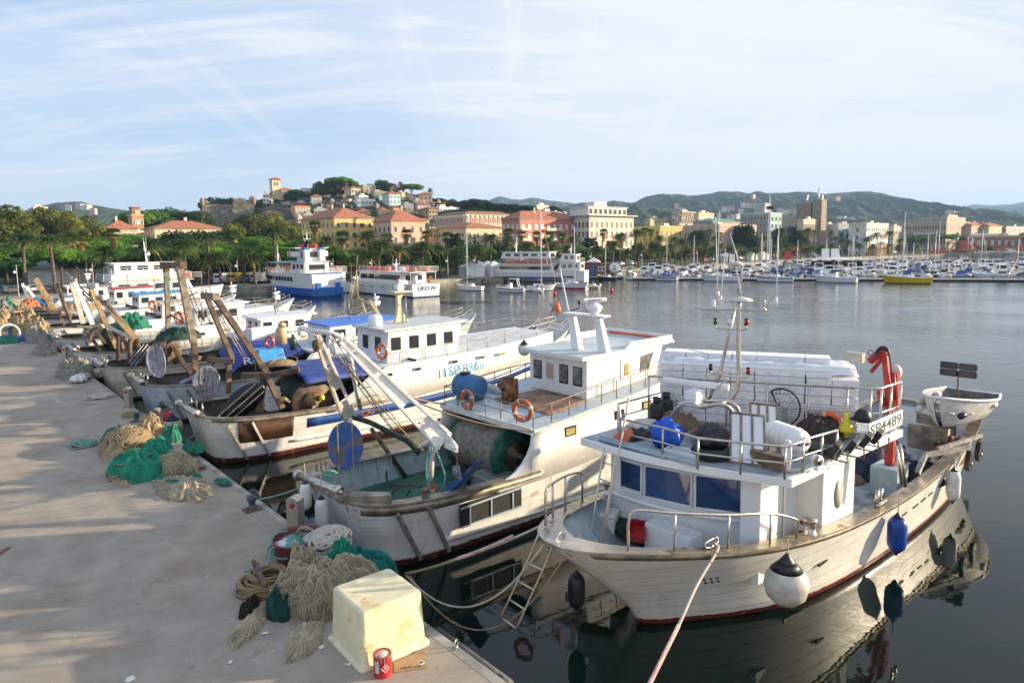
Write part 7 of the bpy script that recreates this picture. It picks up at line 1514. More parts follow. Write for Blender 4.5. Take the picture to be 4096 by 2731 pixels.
  mb=MB().prism([(wx-.15,y0_-.12,wz+.003),(wx+wl+.6,y0_-.12,wz+.11),(wx+wl+.75,y0_-.12,wz+.24),(wx-.15,y0_-.12,wz+.12)],(0,y1_-y0_+.24,0));mb.B('roof',roofc or supw,w,bevel=.01)
  for k in rg(nwin):
   x=wx+wl*(k+.5)/nwin;zc=(zb+wz)/2+.14;mb=MB().box((x,y0_-.01,zc),(wl/nwin*.52,.05,(wz-zb)*.42));mb.B('window',glassd,w,bevel=.06)
  for k in rg(2):mb=MB().box((wx+.02,lerp(y0_,y1_,.3+.4*k),(zb+wz)/2+.1),(.06,.5,(wz-zb)*.45));mb.B('window',glassd,w,bevel=.06)
  mb=MB();c=Vc((wx+wl*.5,(y0_+y1_)/2,wz+.2));mb.tube([c,c+Vc((0,0,1.3))],.035,8);mb.tube([c+Vc((0,-.5,1.0)),c+Vc((0,.5,1.0))],.018,6);mb.tube([c+Vc((0,.45,1.0)),c+Vc((.1,.5,2.6))],.012,5);mb.B('mast',dS,w)
 return b,T,zu
def beams(name,label,cat,lst,m,mb_kw={},at=None,rot=TH,extra=None):
 "a gantry as one thing: lst = [(part, material, [(p0, p1, w, h) ...])], points in quay coordinates"
 o=empty(name,(Q0.x,Q0.y,0),TH,label,cat)
 for part,mm,bs in lst:
  for b in bs:
   mb=MB()
   if b[2]<0:mb.tube([b[0],b[1]],-b[2],10)
   else:mb.beam(b[0],b[1],b[2],b[3],up=(0,1,0))
   mb.B(part,mm or m,o,bevel=.012 if b[2]>0 else 0)
 return o
def q_obj(name,mb,m,p,lab,cat,grp=None,bevel=0,rz=0.0):o=mb.B(name,m,None,bevel);o.location=fromQ(*p);o.rotation_euler=(0,0,TH+rz);return tag(o,lab,cat,grp)
b3,T3,zu3=trawler(.85,12.55,23.2,2.6,'long white trawler lettered 11SP 836 with a blue stripe and rust-streaked stern',MAT['worn_white_planking'],xu=7.6,zu0=3.3,zu1=3.75,wh=(8.6,4.2,-1.8,1.3,4.85),stripe=(4.1,18.5,lambda t:lerp(.60,.62,t),lambda t:lerp(.84,.80,t),mat('royal_blue_stripe',(.015,.07,.26),.4,streak=.2)),ports=0,cut=2.6,roofc=mat('pale_grey_roof',(.55,.57,.56),.5),nwin=4)
brn=mat('rust_brown_plate',(.10,.045,.022),.55,.3,var=.4,vs=2,rust=.35,rcol=(.05,.03,.02),streak=.6,scol=(.3,.2,.14))
strake(b3,T3,1.2,3.5,.45,.93,brn,'brown_steel_plate',.02,flare=1.2,sides=(-1,));strake(b3,T3,.05,8,.93,1.0,galv,'steel_strake',.03,flare=1.2);strake(b3,T3,3.4,14,lambda t:lerp(.30,.2,t),lambda t:lerp(.36,.25,t),oldwhite,'lower_strake',.06,flare=1.2)
lt=[PA(e2,200,870,9.93),PA(e2,480,780,9.93)];cc=(lt[0]+lt[1])/2;ltm=mat('light_blue_lettering',(.10,.42,.68),.5)
text(b3,'11SP 836',.5,(cc.x-.85,-2.71,cc.z-.05),frame((1,0,.045),(0,0,1)),ltm,fit=((lt[1]-lt[0]).length*1.3,.50))
for i_,(x,y,gm)in en(((670,437,dark),(838,404,dark),(1055,361,dark),(1215,335,rW),(1335,315,glassy))):
 c=PY_(*c2_(x,y),9.92);mb=MB().box((c.x-.85,-2.62,c.z),(.44,.12,.20));f_=mb.B('porthole',cW,b3,bevel=.05);mb=MB().box((c.x-.85,-2.68,c.z),(.34,.03,.13));mb.B('glass',gm,f_)
mb=MB();c3=Vc((10.6-.0,-.2,4.95));mb.prism([(-.35,0,0),(.5,0,0),(.12,0,.55),(.05,0,1.2),(.25,0,1.55),(-.2,0,1.55),(-.15,0,.9),(-.2,0,.5)],(0,.22,0));mb.box((0,.1,1.6),(1.1,.9,.08));q_obj('radar_pedestal',mb,mat('cream_pedestal',(.60,.50,.34),.55,streak=.5,rust=.1),(11.3,12.4,5.05),'cream curved radar pedestal on the roof of the boat lettered 11SP 836','pedestal',bevel=.02)
o3=empty('radar_set',fromQ(11.3,12.5,6.7),TH,'white radar on the cream pedestal','radar');radar_scanner(o3,(0,0,0),1.0,1.1)
mb=MB().lathe([(.35,0),(.38,.1),(.36,.45),(.25,.55),(.02,.58)],(0,0,0),18);q_obj('canister',mb,cW,(9.9,12.6,4.98),'white life raft barrel on the wheelhouse roof of the 11SP 836 boat','life raft')
lr=PA(f2,1940,640,10.15);lifering(None,fromQ(*lr),frame((.25,-1,0),(0,0,1)),.32,.075,'clean orange life ring on the rail beside the 11SP 836 wheelhouse')
mb=MB();rows=[]
for i in rg(14):
 x=5.0+i*.27;rows.append([Vc((x,10.05+.1+k*.34,3.28+.25*sin(k/14*pi)-.03*abs(x-6.6)+.04*fbm((x,k*.5,0),3)-(.25 if k==0 else 0)))for k in rg(15)])
mb.grid(rows,True);o=mb.B('awning',tarpb,None,solid=.02);o.location=(Q0.x,Q0.y,0);o.rotation_euler=(0,0,TH);tag(o,'blue tarpaulin awning over the net drum of the 11SP 836 boat','awning')
def netdrum(x,y,z,R,w,lab,m=netbrown,fl=rW):
 o=empty('net_drum',fromQ(x,y,z),TH,lab,'net drum');MX=Matrix.Rotation(pi/2,3,'X')
 for sg in(-1,1):MB().lathe([(.1,-.04),(R,-.04),(R+.03,0),(R,.04),(.1,.04)],(0,sg*w/2,0),30,M=MX).B('flange',fl,o)
 rows=[[Vc((cos(a)*r_,lerp(-w/2+.05,w/2-.05,i/16),sin(a)*r_))for a,r_ in[(2*pi*k/32,R*.84+.06*fbm((i*.6,k*.5,x),3))for k in rg(32)]]for i in rg(17)]
 mb=MB().grid(rows,True,closed=True);mb.B('wound_net',m,o);mb=MB().lathe([(.05,0),(R*.5,0),(R*.52,.12),(.1,.16),(.1,.34),(.02,.35)],(0,-w/2-.05,0),22,M=MX);mb.B('hub',mat('tan_iron',(.25,.15,.08),.6,.3,var=.4,rust=.2),o)
 mb=MB().box((0,-w/2-.2,-.6),(.3,.2,R*1.3));mb.box((0,w/2+.2,-.6),(.3,.2,R*1.3));mb.B('stand',dS,o);return o
netdrum(5.6,12.1,2.0,.95,2.4,'net drum wound with dark green net on the rust-streaked trawler',mat('dark_green_wound',(.03,.055,.035),.85,var=.5,vs=5,bump=1,bs=25))
p=PY_(*f2(1437,1025),10.6);q_obj('yellow_float',MB().ball((0,0,0),.14),mat('yellow_plastic',(.75,.62,.03),.45),p,'small yellow ball float on the rust-streaked trawler','float')
A=lambda x,y,a:PY_(*f2(x,y),a)
l_t,r_t,l_f,r_f=A(470,175,14.1),A(540,180,12.9),A(690,705,14.0),A(975,815,11.6)
beams('net_gantry','brown wooden-looking net gantry with a long cross beam on the rust-streaked trawler','gantry',[('post',rW,[(l_t,l_f,.20,.24),(r_t,r_f,.24,.28)]),('top_beam',gW,[(l_t+Vc((0,.3,0)),r_t+Vc((0,-.25,0)),.3,.3)]),('cross_beam',rW,[(A(768,842,11.9),A(1005,838,11.2),.26,.3),(A(1005,838,11.2),A(1250,792,10.4),.2,.2),(A(480,705,14.2),A(700,720,13.6),.22,.22)]),('leg',rW,[(A(955,860,11.4),A(912,1140,11.3),.28,.16),(A(985,860,11.2),A(1110,1115,10.6),.24,.2),(A(660,730,13.8),A(655,990,13.6),.2,.2)]),('ladder',dS,[(A(560,330,13.3),A(800,720,12.6),-.02,0),(A(585,325,13.0),A(825,720,12.3),-.02,0)]+[(A(560+k*22,330+k*36,13.3),A(585+k*22,325+k*36,13.0),-.015,0)for k in rg(11)]),('rail',MAT.get('brown_painted_rail',dS),[(A(960,780,11.4),A(1100,660,11.8),-.02,0),(A(1100,660,11.8),A(1230,690,10.6),-.02,0),(A(1230,690,10.6),A(1235,780,10.5),-.02,0),(A(880,710,11.9),A(885,820,11.8),-.02,0)]),('hook',rW,[(A(430,130,14.2),A(470,170,14.1),-.03,0),(A(460,125,13.9),A(490,170,13.9),-.03,0)])],rW)
def oval_door(c,w,h,Rm,m,lab,ribs=True,thick=.05,bend=0.0):
 mb=MB();n=32;P_=[Vc((cos(a)*w,sin(a)*h*(1.0 if sin(a)>0 else 1.0),0))for a in[2*pi*i/n for i in rg(n)]]
 rows=[]
 for r_ in(0.02,.35,.7,.92,1.0):rows.append([Rm@Vc((p.x*r_,p.y*r_,bend*((p.x*r_/w)**2)))for p in P_])
 mb.grid(rows,True,closed=True);o=mb.B('trawl_door',m,None,solid=thick);o.location=fromQ(*c);o.rotation_euler=(0,0,TH);tag(o,lab,'trawl door')
 if ribs:
  for q in(-.45,0.0,.42):
   hh=h*sqrt(1-q*q)*.95;mb=MB().beam(Rm@Vc((w*q,-hh,bend*q*q+.05)),Rm@Vc((w*q,hh,bend*q*q+.05)),.05,.05);mb.B('stiffener',dS,o)
 return o
oval_door(PA(f2,775,1065,11.4),.56,1.12,frame((.58,-.26,-.77),(.69,-.31,.64)),mat('glossy_black_door',(.006,.006,.007),.3,var=.6,vs=8,bump=.3),'black oval trawl door resting on the stern of the rust-streaked trawler',True,bend=-.12)
oval_door(PA(f2,475,895,15.2),.62,.78,frame((.9,-.42,-.1),(.1,-.05,1)),mat('grey_violet_door',(.33,.33,.40),.5,.3,var=.3,rust=.3,rcol=(.12,.08,.06)),'upright grey trawl door standing between the two nearest brown gantries',True,bend=.12)
for k in rg(5):mb=MB().box((0,0,.10),(.6,.5,.19));q_obj('foam_box',mb,foam,PA(f2,1030,1125,12.0)+Vc((.02*(k%2),.03*k%.07,k*.21)),f'white foam box in the pile behind the gantry legs, {ORD[k]} from the bottom','foam box','foam boxes behind the gantry legs',.02)
mb=MB();squiggle(mb,(0,0,0),.8,.9,.25,.04,8,2.4,61);q_obj('rope_pile',mb,ropeb,PA(f2,1090,770,12.2),'pile of tan rope on the small platform of the brown gantry','rope')
mb=MB();squiggle(mb,(0,0,0),.55,.4,.3,.03,6,2.4,62);q_obj('orange_rope',mb,ropeo,PA(f2,1800,1160,10.3),'orange rope coiled on the side deck between the two near trawlers','rope')
ax_=PA(f2,1120,1070,10.5);mb=MB();squiggle(mb,(0,0,0),.22,.22,.2,.025,5,2,63);q_obj('rope_lashing',mb,ropeb,ax_,'tan rope lashed round the foot of the brown gantry','rope')
b4,T4,zu4=trawler(.8,21.6,22.5,2.5,'white trawler with a blue-roofed wheelhouse and a blue tarpaulin tent behind the brown gantry',bargegrey,xu=8.6,zu0=3.0,zu1=3.3,wh=(9.9,4.4,-1.9,1.2,4.25),stripe=(9,19,.86,.95,ltblue),roofc=mat('bright_blue_roof',(.03,.17,.62),.4),ports=3)
A=lambda x,y,a:PY_(*g2(x,y),a)
beams('net_gantry','tall grey-brown twin-post net gantry with a heavy top beam','gantry',[('post',gW,[(A(1490,160,23.3),A(1510,720,23.0),.26,.26),(A(1608,150,20.6),A(1735,830,19.9),.34,.30)]),('top_beam',rW,[(A(1460,135,23.5),A(1640,140,20.4),.34,.34),(A(1480,170,23.4),A(1500,200,23.3),.3,.5)]),('leg',rW,[(A(1740,830,20.4),A(1745,1100,20.3),.28,.22),(A(1510,720,22.9),A(1520,1000,22.8),.26,.22),(A(1540,860,22.8),A(1710,1110,21.2),.2,.2),(A(1700,940,20.3),A(1790,970,19.6),.26,.2)]),('stay',MAT['dark_bronze_tube'],[(A(1530,580,23),A(1790,745,20),-.05,0),(A(1660,330,20.6),A(1790,640,20.2),-.025,0),(A(1690,320,20.4),A(1830,640,20.0),-.025,0)]+[(A(1665+k*14,345+k*32,20.6),A(1693+k*14,335+k*32,20.4),-.016,0)for k in rg(9)]),('rope_line',ropeg,[(A(1465,200,23.2),A(1600,700,22),-.018,0),(A(1500,190,23),A(1700,780,20.5),-.018,0),(A(1480,210,23.2),A(1690,960,21),-.018,0)])],rW)
mb=MB();rows=[]
for i in rg(20):
 x=4.9+i*.24;e=.0 if 0<i<19 else .25;rows.append([Vc((x,21.6+(k/12-.5)*3.3,2.75-.3*(1-(i/19))*(abs(k/6-1))+.85*(1-abs(k/6-1)**1.2)-e-.25*max(0,(3-i)/3)+.04*fbm((i*.4,k*.4,2),3)))for k in rg(13)])
mb.grid(rows,True);o=mb.B('tarpaulin_tent',tarpb,None,solid=.02);o.location=(Q0.x,Q0.y,0);o.rotation_euler=(0,0,TH);tag(o,'royal blue tarpaulin tent with white lettering starting Re','tarpaulin')
text(o,'Recclo',.7,(6.9,19.92-.0,2.72),frame((1,0,-.03),(0,.55,1)),cW,fit=(2.4,.42))
mb=MB().box((0,0,.3),(1.6,1.5,.7),tp=.86);q_obj('blue_bin',mb,mat('sky_blue_plastic',(.03,.27,.62),.45),PA(f2,980,705,20.0),'sky blue plastic bin right of the tarpaulin tent','bin',bevel=.04)
oval_door(PA(f2,60,720,22.0),.5,.95,frame((.9,-.5,.2),(.45,.1,1)),MAT['grey_violet_door'],'grey trawl door leaning under the twin-post gantry',True,bend=.2)
mb=MB().tube(cr([PA(f2,250,915,20.6),PA(f2,380,850,20.2),PA(f2,450,780,19.8)],6),[.05]+[.16]*11+[.05],8);q_obj('steel_spoiler',mb,MAT['grey_violet_door'],(0,0,0),'long curved grey door edge hanging outboard of the bluish white trawler','trawl door')
mb=MB();mound(mb,(0,0,0),1.1,.7,.6,seed=71,folds=14,amp=.3);q_obj('green_net',mb,mat('dark_green_netting_roll',(.02,.05,.04),.9),PA(g2,1590,800,21.8),'dark green net bundled between the posts of the twin-post gantry','net')
for k,(x,y,a,lab)in en(((1000,560,19.9,'red life ring hanging beside the exhaust funnel'),(835,475,23.5,'small red life ring left of the foam boxes'),(240,360,28.5,'double red life rings on the rail behind the twin-post gantry'))):lifering(None,fromQ(*PA(f2,x,y,a)),frame((.4,-1,0),(0,0,1)),.30,.08,lab,m=mat('red_life_ring',(.55,.05,.03),.5))
fM=mat('ochre_funnel',(.48,.38,.22),.6,rust=.2);mb=MB().lathe([(.32,0),(.30,.8),(.22,.95)],(0,0,0),20);mb.lathe([(.2,.95),(.24,1.15),(.1,1.25)],(.08,0,0),14);q_obj('funnel',mb,fM,PA(f2,1100,575,20.0),'ochre exhaust funnel with a black cowl between the foam boxes and gas bottles','funnel')
for k,(x,y,lab)in en(((1200,625,'dark green gas bottle right of the ochre funnel'),(1425,575,'left grey gas bottle beside the white net gantry top'),(1485,580,'right black gas bottle beside the white net gantry top'))):mb=MB().lathe([(.2,0),(.21,.6),(.15,.72),(.08,.78),(.08,.9),(.02,.92)],(0,0,0),18);q_obj('gas_bottle',mb,[mat('dark_green_bottle',(.03,.06,.045),.4),dS,black][k],PA(f2,x,y,20.3 if k else 20.0),lab,'gas bottle')
for i in rg(3):
 for j in rg(2):
  for k in rg(5):mb=MB().box((0,0,.1),(.62,.5,.19));q_obj('foam_box',mb,foam,PA(f2,900,560,23.5)+Vc((i*.64-.3,-j*.52,k*.205-.1)),f'white foam box in the stack on the blue-roofed trawler, {ORD[k]} layer, {["left", "middle", "right"][i]} column, {["back", "front"][j]} row','foam box','foam boxes on the blue-roofed trawler',.015)
b5,T5,zu5=trawler(.3,29.2,19,2.4,'stained cream trawler with a thick tan tube gantry',creamhull,xu=8.0,zu0=3.0,zu1=3.3,wh=(9.2,3.4,-1.6,1.2,4.15),ports=2)
b6,T6,zu6=trawler(.1,37.5,18,2.4,'white trawler with a pale yellow cross beam and black net drum',MAT['worn_white_planking'],xu=6.5,zu0=3.2,zu1=3.6,wh=(7.6,3.4,-1.7,1.3,4.6),ports=3)
b7,T7,zu7=trawler(.2,47,20,2.6,'white trawler with cream coach roof, small square windows and number SP',boatwhite,xu=5.0,zu0=3.1,zu1=3.5,wh=(7.5,4.4,-1.8,1.3,4.3),stripe=(4,17,.95,1.0,ltblue),ports=5,roofc=mat('worn_cream_roof',(.50,.44,.33),.6))
b8,T8,zu8=trawler(.3,58,18,2.5,'white trawler with a light blue deck edge behind the tan gantries',boatwhite,xu=5.5,zu0=3.1,zu1=3.5,wh=(8.0,3.8,-1.7,1.2,4.5),roofc=ltblue,ports=3)
b9,T9,zu9=trawler(.3,67,17,2.4,'white trawler with a red wheelhouse front far along the quay',boatwhite,xu=5.5,zu0=3.1,zu1=3.5,wh=(7.6,3.4,-1.6,1.2,4.7),roofc=redp,ports=3)
b10,T10,zu10=trawler(.3,77,16,2.4,'dark hulled trawler with a little white cabin near the end of the quay',blackhull,xu=5.0,zu0=2.9,zu1=3.3,wh=(5.6,3.0,-1.6,1.2,4.5),roofc=dS,ports=0)
b11,T11,zu11=trawler(.3,87,15,2.3,'farthest small trawler with a light blue hull at the end of the quay',mat('light_blue_hull',(.10,.34,.55),.5,streak=.4,band=[(.12,(.05,.03,.03))]),xu=5.0,zu0=2.9,zu1=3.2,wh=(6.0,2.8,-1.4,1.1,4.3),ports=0)
G2=lambda x,y,a:PY_(*g2(x,y),a)
tanm=mat('tan_painted_steel',(.40,.27,.13),.6,var=.25,streak=.5,rust=.15);gry=mat('light_grey_paint',(.52,.51,.46),.5,streak=.5,rust=.12)
beams('net_gantry','tan tube gantry with splayed orange-brown legs on the cream trawler','gantry',[('post',tanm,[(G2(895,420,29.8),G2(1215,800,28.0),.34,.34),(G2(810,330,31.0),G2(945,650,30.6),.26,.26),(G2(945,650,30.6),G2(1045,880,30.0),.24,.24)]),('tube',gW,[(G2(920,430,29.6),G2(1190,770,28.2),-.16,0)]),('top_beam',gry,[(G2(800,325,31.2),G2(870,320,30.0),.3,.2),(G2(870,425,30.2),G2(940,425,29.2),.3,.25)]),('leg',rW,[(G2(1060,740,29.4),G2(1058,990,29.2),-.12,0),(G2(1165,800,28.6),G2(1160,1040,28.5),-.13,0),(G2(1225,800,28.0),G2(1300,1040,27.4),-.13,0),(G2(1090,740,29.0),G2(1150,900,28.7),-.12,0)]),('cross_beam',gry,[(G2(960,680,30.2),G2(1210,810,28.0),.2,.24)])],tanm)
netdrum(4.2,30.4,2.3,.8,2.0,'net drum of the cream trawler half hidden by its gantry')
oval_door(G2(1250,940,26.9),.42,.85,frame((.8,-.6,-.5),(.7,.3,.7)),MAT['glossy_black_door'],'black curved trawl door hanging from the tan tube gantry',True,bend=-.2)
beams('net_gantry','white and grey beam gantry with a pale yellow tapered cross beam','gantry',[('post',boatwhite,[(G2(665,280,38.2),G2(830,670,36.8),.28,.24)]),('post',gry,[(G2(640,290,39.0),G2(745,660,38.4),.3,.24)]),('top_beam',dS,[(G2(600,285,39.8),G2(680,270,37.8),.2,.2),(G2(590,205,39.6),G2(640,250,38.6),.2,.12)]),('cross_beam',mat('pale_yellow_paint',(.60,.48,.24),.55,streak=.4),[(G2(700,682,39.0),G2(850,700,37.4),.14,.3),(G2(850,700,37.4),G2(925,680,36.4),.3,.14)]),('leg',rW,[(G2(820,715,37.2),G2(822,830,37.1),.22,.2),(G2(760,700,38.4),G2(900,900,36.8),.2,.2),(G2(840,700,37.0),G2(940,830,36.0),.2,.2),(G2(640,680,39.4),G2(760,690,38.4),-.1,0)])],tanm)
netdrum(3.0,37.6,2.6,1.0,2.2,'black empty net drum under the yellow cross beam',mat('dark_wound_net',(.02,.022,.02),.8),blacksteel)
for nm,lab,l_ in(('net_gantry','thin rust-brown gantry of two straight poles',[('post',rW,[(G2(495,285,47.5),G2(610,590,46.4),.22,.2),(G2(515,300,46.6),G2(640,660,45.2),-.12,0)]),('cross_beam',rW,[(G2(560,600,47.2),G2(640,590,45.6),.2,.2)])]),('net_gantry','tan gantry with round holes in its flat arm',[('post',tanm,[(G2(325,255,58.5),G2(490,530,56.8),.34,.2),(G2(310,265,59.2),G2(465,530,57.6),.28,.2)]),('cross_beam',tanm,[(G2(430,545,58.4),G2(560,555,56.4),.2,.2),(G2(560,560,56.6),G2(540,640,56.6),.16,.16)]),('leg',rW,[(G2(530,520,56.8),G2(575,680,56.0),.2,.2)])]),('net_gantry','white leaning gantry over a bright blue bracket',[('post',boatwhite,[(G2(200,300,77.5),G2(260,470,76.8),.26,.2),(G2(235,330,77.0),G2(320,440,76.2),.3,.24)]),('blue_bracket',mat('bright_blue_paint',(.02,.24,.60),.4),[(G2(315,430,76.2),G2(290,540,76.5),.3,.3),(G2(315,430,76.2),G2(400,490,75.4),.3,.3)])]),('net_gantry','pair of weathered brown poles behind the white beam gantry',[('post',rW,[(G2(690,300,67.5),G2(870,480,66),.14,.14),(G2(660,310,68.2),G2(830,470,67),.14,.14)])])):beams(nm,lab,'gantry',l_,tanm)
rr=random.Random(5)
for i,(x,y,a,nm)in en(((340,620,47,0),(460,640,58,1),(520,650,57,2),(700,540,38,3),(610,700,38,4),(1000,800,29,5),(880,760,30,6),(230,540,77,7),(160,500,87,8),(330,500,67,9),(390,560,66,10),(760,880,31,11),(1180,700,27,12))):
 p=PX_(*g2(x,y),2.5+(i%3));m_=[netbrown,netgrey,netgreen,nettan,MAT['tarred_net']if 'tarred_net' in MAT else netbrown][i%5];mb=MB();mound(mb,(0,0,0),rr.uniform(.9,1.5),rr.uniform(.8,1.2),rr.uniform(.6,1.0),seed=80+i,folds=11,amp=.3);squiggle(mb,(0,0,0),.9,.8,.7,.04,3,2,i)
 q_obj('net_heap',mb,m_,p,f'{["brown", "grey", "green", "tan", "dark"][i % 5]} net heap, {ordn(i)} of those on the sterns of the trawler row','net','net heaps on the sterns')
for k,(x,y,a,lab)in en(((1368,495,44.3,'orange life ring on the cream coach roof'),(1605,610,27.8,'red life ring between the twin posts'))):lifering(None,fromQ(*PA(g2,x,y,a)),frame((.5,-1,0),(0,0,1)),.36,.09,lab)
text(b7,'SP',.4,(10.4,-2.64,2.75),frame((1,0,0),(0,0,1)),ltm)
def mastset(x,y,z,h,lab,m=dS,rad=True):
 o=empty('radar_mast',fromQ(x,y,z),TH,lab,'mast');mb=MB().tube([(0,-.25,0),(0,0,h)],.04,8);mb.tube([(0,.25,0),(0,0,h*.9)],.035,8);mb.tube([(0,-.6,h*.8),(0,.6,h*.8)],.02,6);mb.tube([(0,.1,h),(.1,.15,h+1.6)],.012,5);mb.B('pole',m,o)
 if rad:radar_scanner(o,(.1,0,h*.55),.8,1.0)
 mb=MB().lathe([(.05,0),(.06,.12),(.02,.15)],(0,0,h),10);mb.B('light',cW,o);return o
for(px,py,a,z,h,lab)in((815,1320,29.5,4.2,1.6,'radar mast on the cream trawler'),(1105,1250,33,4.2,1.6,'radar mast with two brown posts on the boat behind the tent'),(930,1230,37,4.7,1.5,'radar mast right of the twin-post gantry'),(350,1150,67,4.8,2.0,'radar mast above the red wheelhouse'),(1500,1200,21.4,4.4,1.4,'radar mast on the blue-roofed wheelhouse')):
 p=PY_(px,py,a);mastset(p.x,a,z,h,lab)
A=lambda x,y,a:PY_(*f2(x,y),a)
beams('light_mast','tall thin brown mast with lamps and ladder-like stays in front of the tour boat','mast',[('pole',mat('tan_mast',(.42,.32,.18),.5),[(A(1725,-40,21.5),A(1740,190,21.5),-.05,0),(A(1735,-165,21.5),A(1727,-40,21.5),-.02,0),(A(1740,190,21.5),A(1830,240,21.0),.1,.1),(A(1830,200,21.4),A(1910,330,20.9),.26,.14),(A(1765,200,21.6),A(1810,320,21.3),.2,.12)]),('stay',dS,[(A(1700,0,21.6),A(1635,320,21.8),-.02,0),(A(1722,-10,21.4),A(1655,320,21.4),-.02,0)]+[(A(1696-k*8,30+k*38,21.6),A(1716-k*8,30+k*38,21.4),-.012,0)for k in rg(8)])],tanm)
o=empty('open_bow_boat',fromQ(17.3,17.6,0),TH,'pale blue edged bow with a green interior beyond the 11SP 836 boat','boat');st=[(0,0,1.5,1.2,2.1),(2,2,1.7,1.3,2.2),(5,4.8,1.5,.9,2.5),(7.5,6.9,.8,.3,2.95),(8.6,7.6,.05,.02,3.2)]
Tn=hull(o,st,creamhull,lambda x:1.9,cap=.18,m_cap=mat('pale_blue_edge',(.20,.45,.70),.5),m_in=greenp,m_deck=greenp);rail(o,[Vc((t[0],-t[2]+.1,t[4]))for t in Tn[::4]],.5,dS,.02,(.5,));rail(o,[Vc((t[0],t[2]-.1,t[4]))for t in Tn[::4]],.5,dS,.02,(.5,))
def on_q(name,mb,m,p,lab,cat,grp=None,bevel=0,rz=0.0,solid=0):o=mb.B(name,m,None,bevel,solid=solid);o.location=fromQ(p[0],p[1],p[2]);o.rotation_euler=(0,0,TH+rz);return tag(o,lab,cat,grp)
A,B_,L_=PZ_(*h2(1310,1495),1.2),PZ_(*h2(1872,1250),1.2),PZ_(*h2(1000,1215),1.2)
ex,ey=(B_-A),(L_-A);wx_,wy_=ex.length,ey.length;ang=atan2(ex.y,ex.x);cen=A+ex/2+ey/2
Hh=1.10
cream=mat('stained_cream_plastic',(.78,.68,.43),.5,var=.08,vs=1.5,streak=.4,scol=(.50,.36,.14),sub=((.52,.38,.17),1.7,.5,.72),bump=.2,rust=.18,rcol=(.38,.26,.10),rs=2.6,rlo=.52,bs=6,coat=.2)
mb=MB();n=28
def rrect(w,d,r,z):
 P_=[]
 for cx_,cy_,a0 in((w-r,d-r,0),(-w+r,d-r,pi/2),(-w+r,-d+r,pi),(w-r,-d+r,1.5*pi)):
  for k in rg(7):a=a0+k*pi/12;P_.append(Vc((cx_+cos(a)*r,cy_+sin(a)*r,z)))
 return P_
W_,D_=wx_/2,wy_/2
rings=[rrect(W_,D_,.10,.0),rrect(W_,D_,.10,.055),rrect(W_-.05,D_-.05,.10,.075),rrect(W_-.06,D_-.06,.12,.12),rrect(W_-.11,D_-.11,.08,Hh-.07),rrect(W_-.12,D_-.12,.08,Hh-.025),rrect(W_-.145,D_-.145,.08,Hh-.005),rrect(W_-.18,D_-.18,.08,Hh),rrect(W_-.30,D_-.30,.10,Hh-.012)]
mb.grid(rings,True,closed=True);mb.f.append([8*28+k for k in rg(28)]);mb.s.append(True);mb.m.append(0)
o=on_q('fish_tub',mb,cream,(cen.x,cen.y,1.205),'big cream plastic fish tub standing upside down at the quay corner','tub',rz=ang)
c=PZ_(*h2(1468,1490),1.2);R=.165;Hc=.40;canr=mat('red_tin',(.50,.015,.02),.35,var=.1,streak=.25,scol=(.6,.6,.5),rust=.08)
mb=MB().lathe([(R,0),(R+.006,.008),(R,.02),(R,Hc-.03),(R+.008,Hc-.015),(R+.008,Hc),(R-.012,Hc),(R-.02,Hc-.02),(.02,Hc-.02)],(0,0,0),40);can=on_q('paint_can',mb,canr,(c.x,c.y,1.2),'dented red paint can with a flammable diamond mark beside the cream tub','paint can')
mb=MB().lathe([(.01,0),(R-.022,0),(R-.022,.006),(.01,.01)],(0,0,Hc-.02),34);mb.B('lid',mat('rusty_cream_lid',(.60,.55,.45),.5,rust=.4,rcol=(.35,.15,.05),rs=8),can)
def oncan(a,z,r=R):return Vc((cos(a)*r,sin(a)*r,z))
camd=(CAM-fromQ(c.x,c.y,1.2));a0=atan2(camd.y,camd.x)-TH;a1_=a0+.28
lab_w=cW
mb=MB()
for(du,dv,eu,ev)in((0,.075,.075,0),(.075,0,0,-.075),(0,-.075,-.075,0),(-.075,0,0,.075)):
 p=oncan(a1_+du/R,.19+dv,R+.004);q=oncan(a1_+eu/R,.19+ev,R+.004);mb.tube([p,(p+q)/2*1.0+Vc((cos(a1_),sin(a1_),0))*.003,q],.0045,5)
mb.B('diamond_mark',lab_w,can)
mb=MB().add([oncan(a1_-.11,.20,R+.005),oncan(a1_+.11,.20,R+.005),oncan(a1_+.09,.225,R+.005),oncan(a1_+.03,.215,R+.005),oncan(a1_,.245,R+.005),oncan(a1_-.04,.218,R+.005),oncan(a1_-.09,.23,R+.005)],[(0,1,2,3,4,5,6)]);mb.B('flame_mark',lab_w,can)
n_=Vc((cos(a1_),sin(a1_),0));text(can,'FLAMMABLE LIQUID',.014,n_*(R+.007)+Vc((0,0,.178)),frame(Vc((-sin(a1_),cos(a1_),0)),(0,0,1)),lab_w,fit=(.085,.012));text(can,'3',.02,n_*(R+.007)+Vc((0,0,.14)),frame(Vc((-sin(a1_),cos(a1_),0)),(0,0,1)),lab_w)
aw=a0-.95;mb=MB().grid([[oncan(aw+k*.08,z,R+.003)for k in rg(8)]for z in(.10,.33)],False);mb.B('paper_label',mat('greenish_label',(.55,.62,.52),.7,var=.2,vs=30,streak=.5),can)
for k in rg(5):a=a0-.5+k*.35;mb=MB().tube([oncan(a,Hc-.01,R+.006),oncan(a+.02,Hc-.06-(k%3)*.05,R+.004)],[.006,.003],5);mb.B('paint_drip',fwhite,can)
q0,q1,q2_,q3=[PZ_(*h2(*p),1.206)for p in((1555,1400),(1800,1310),(1825,1440),(1560,1485))]
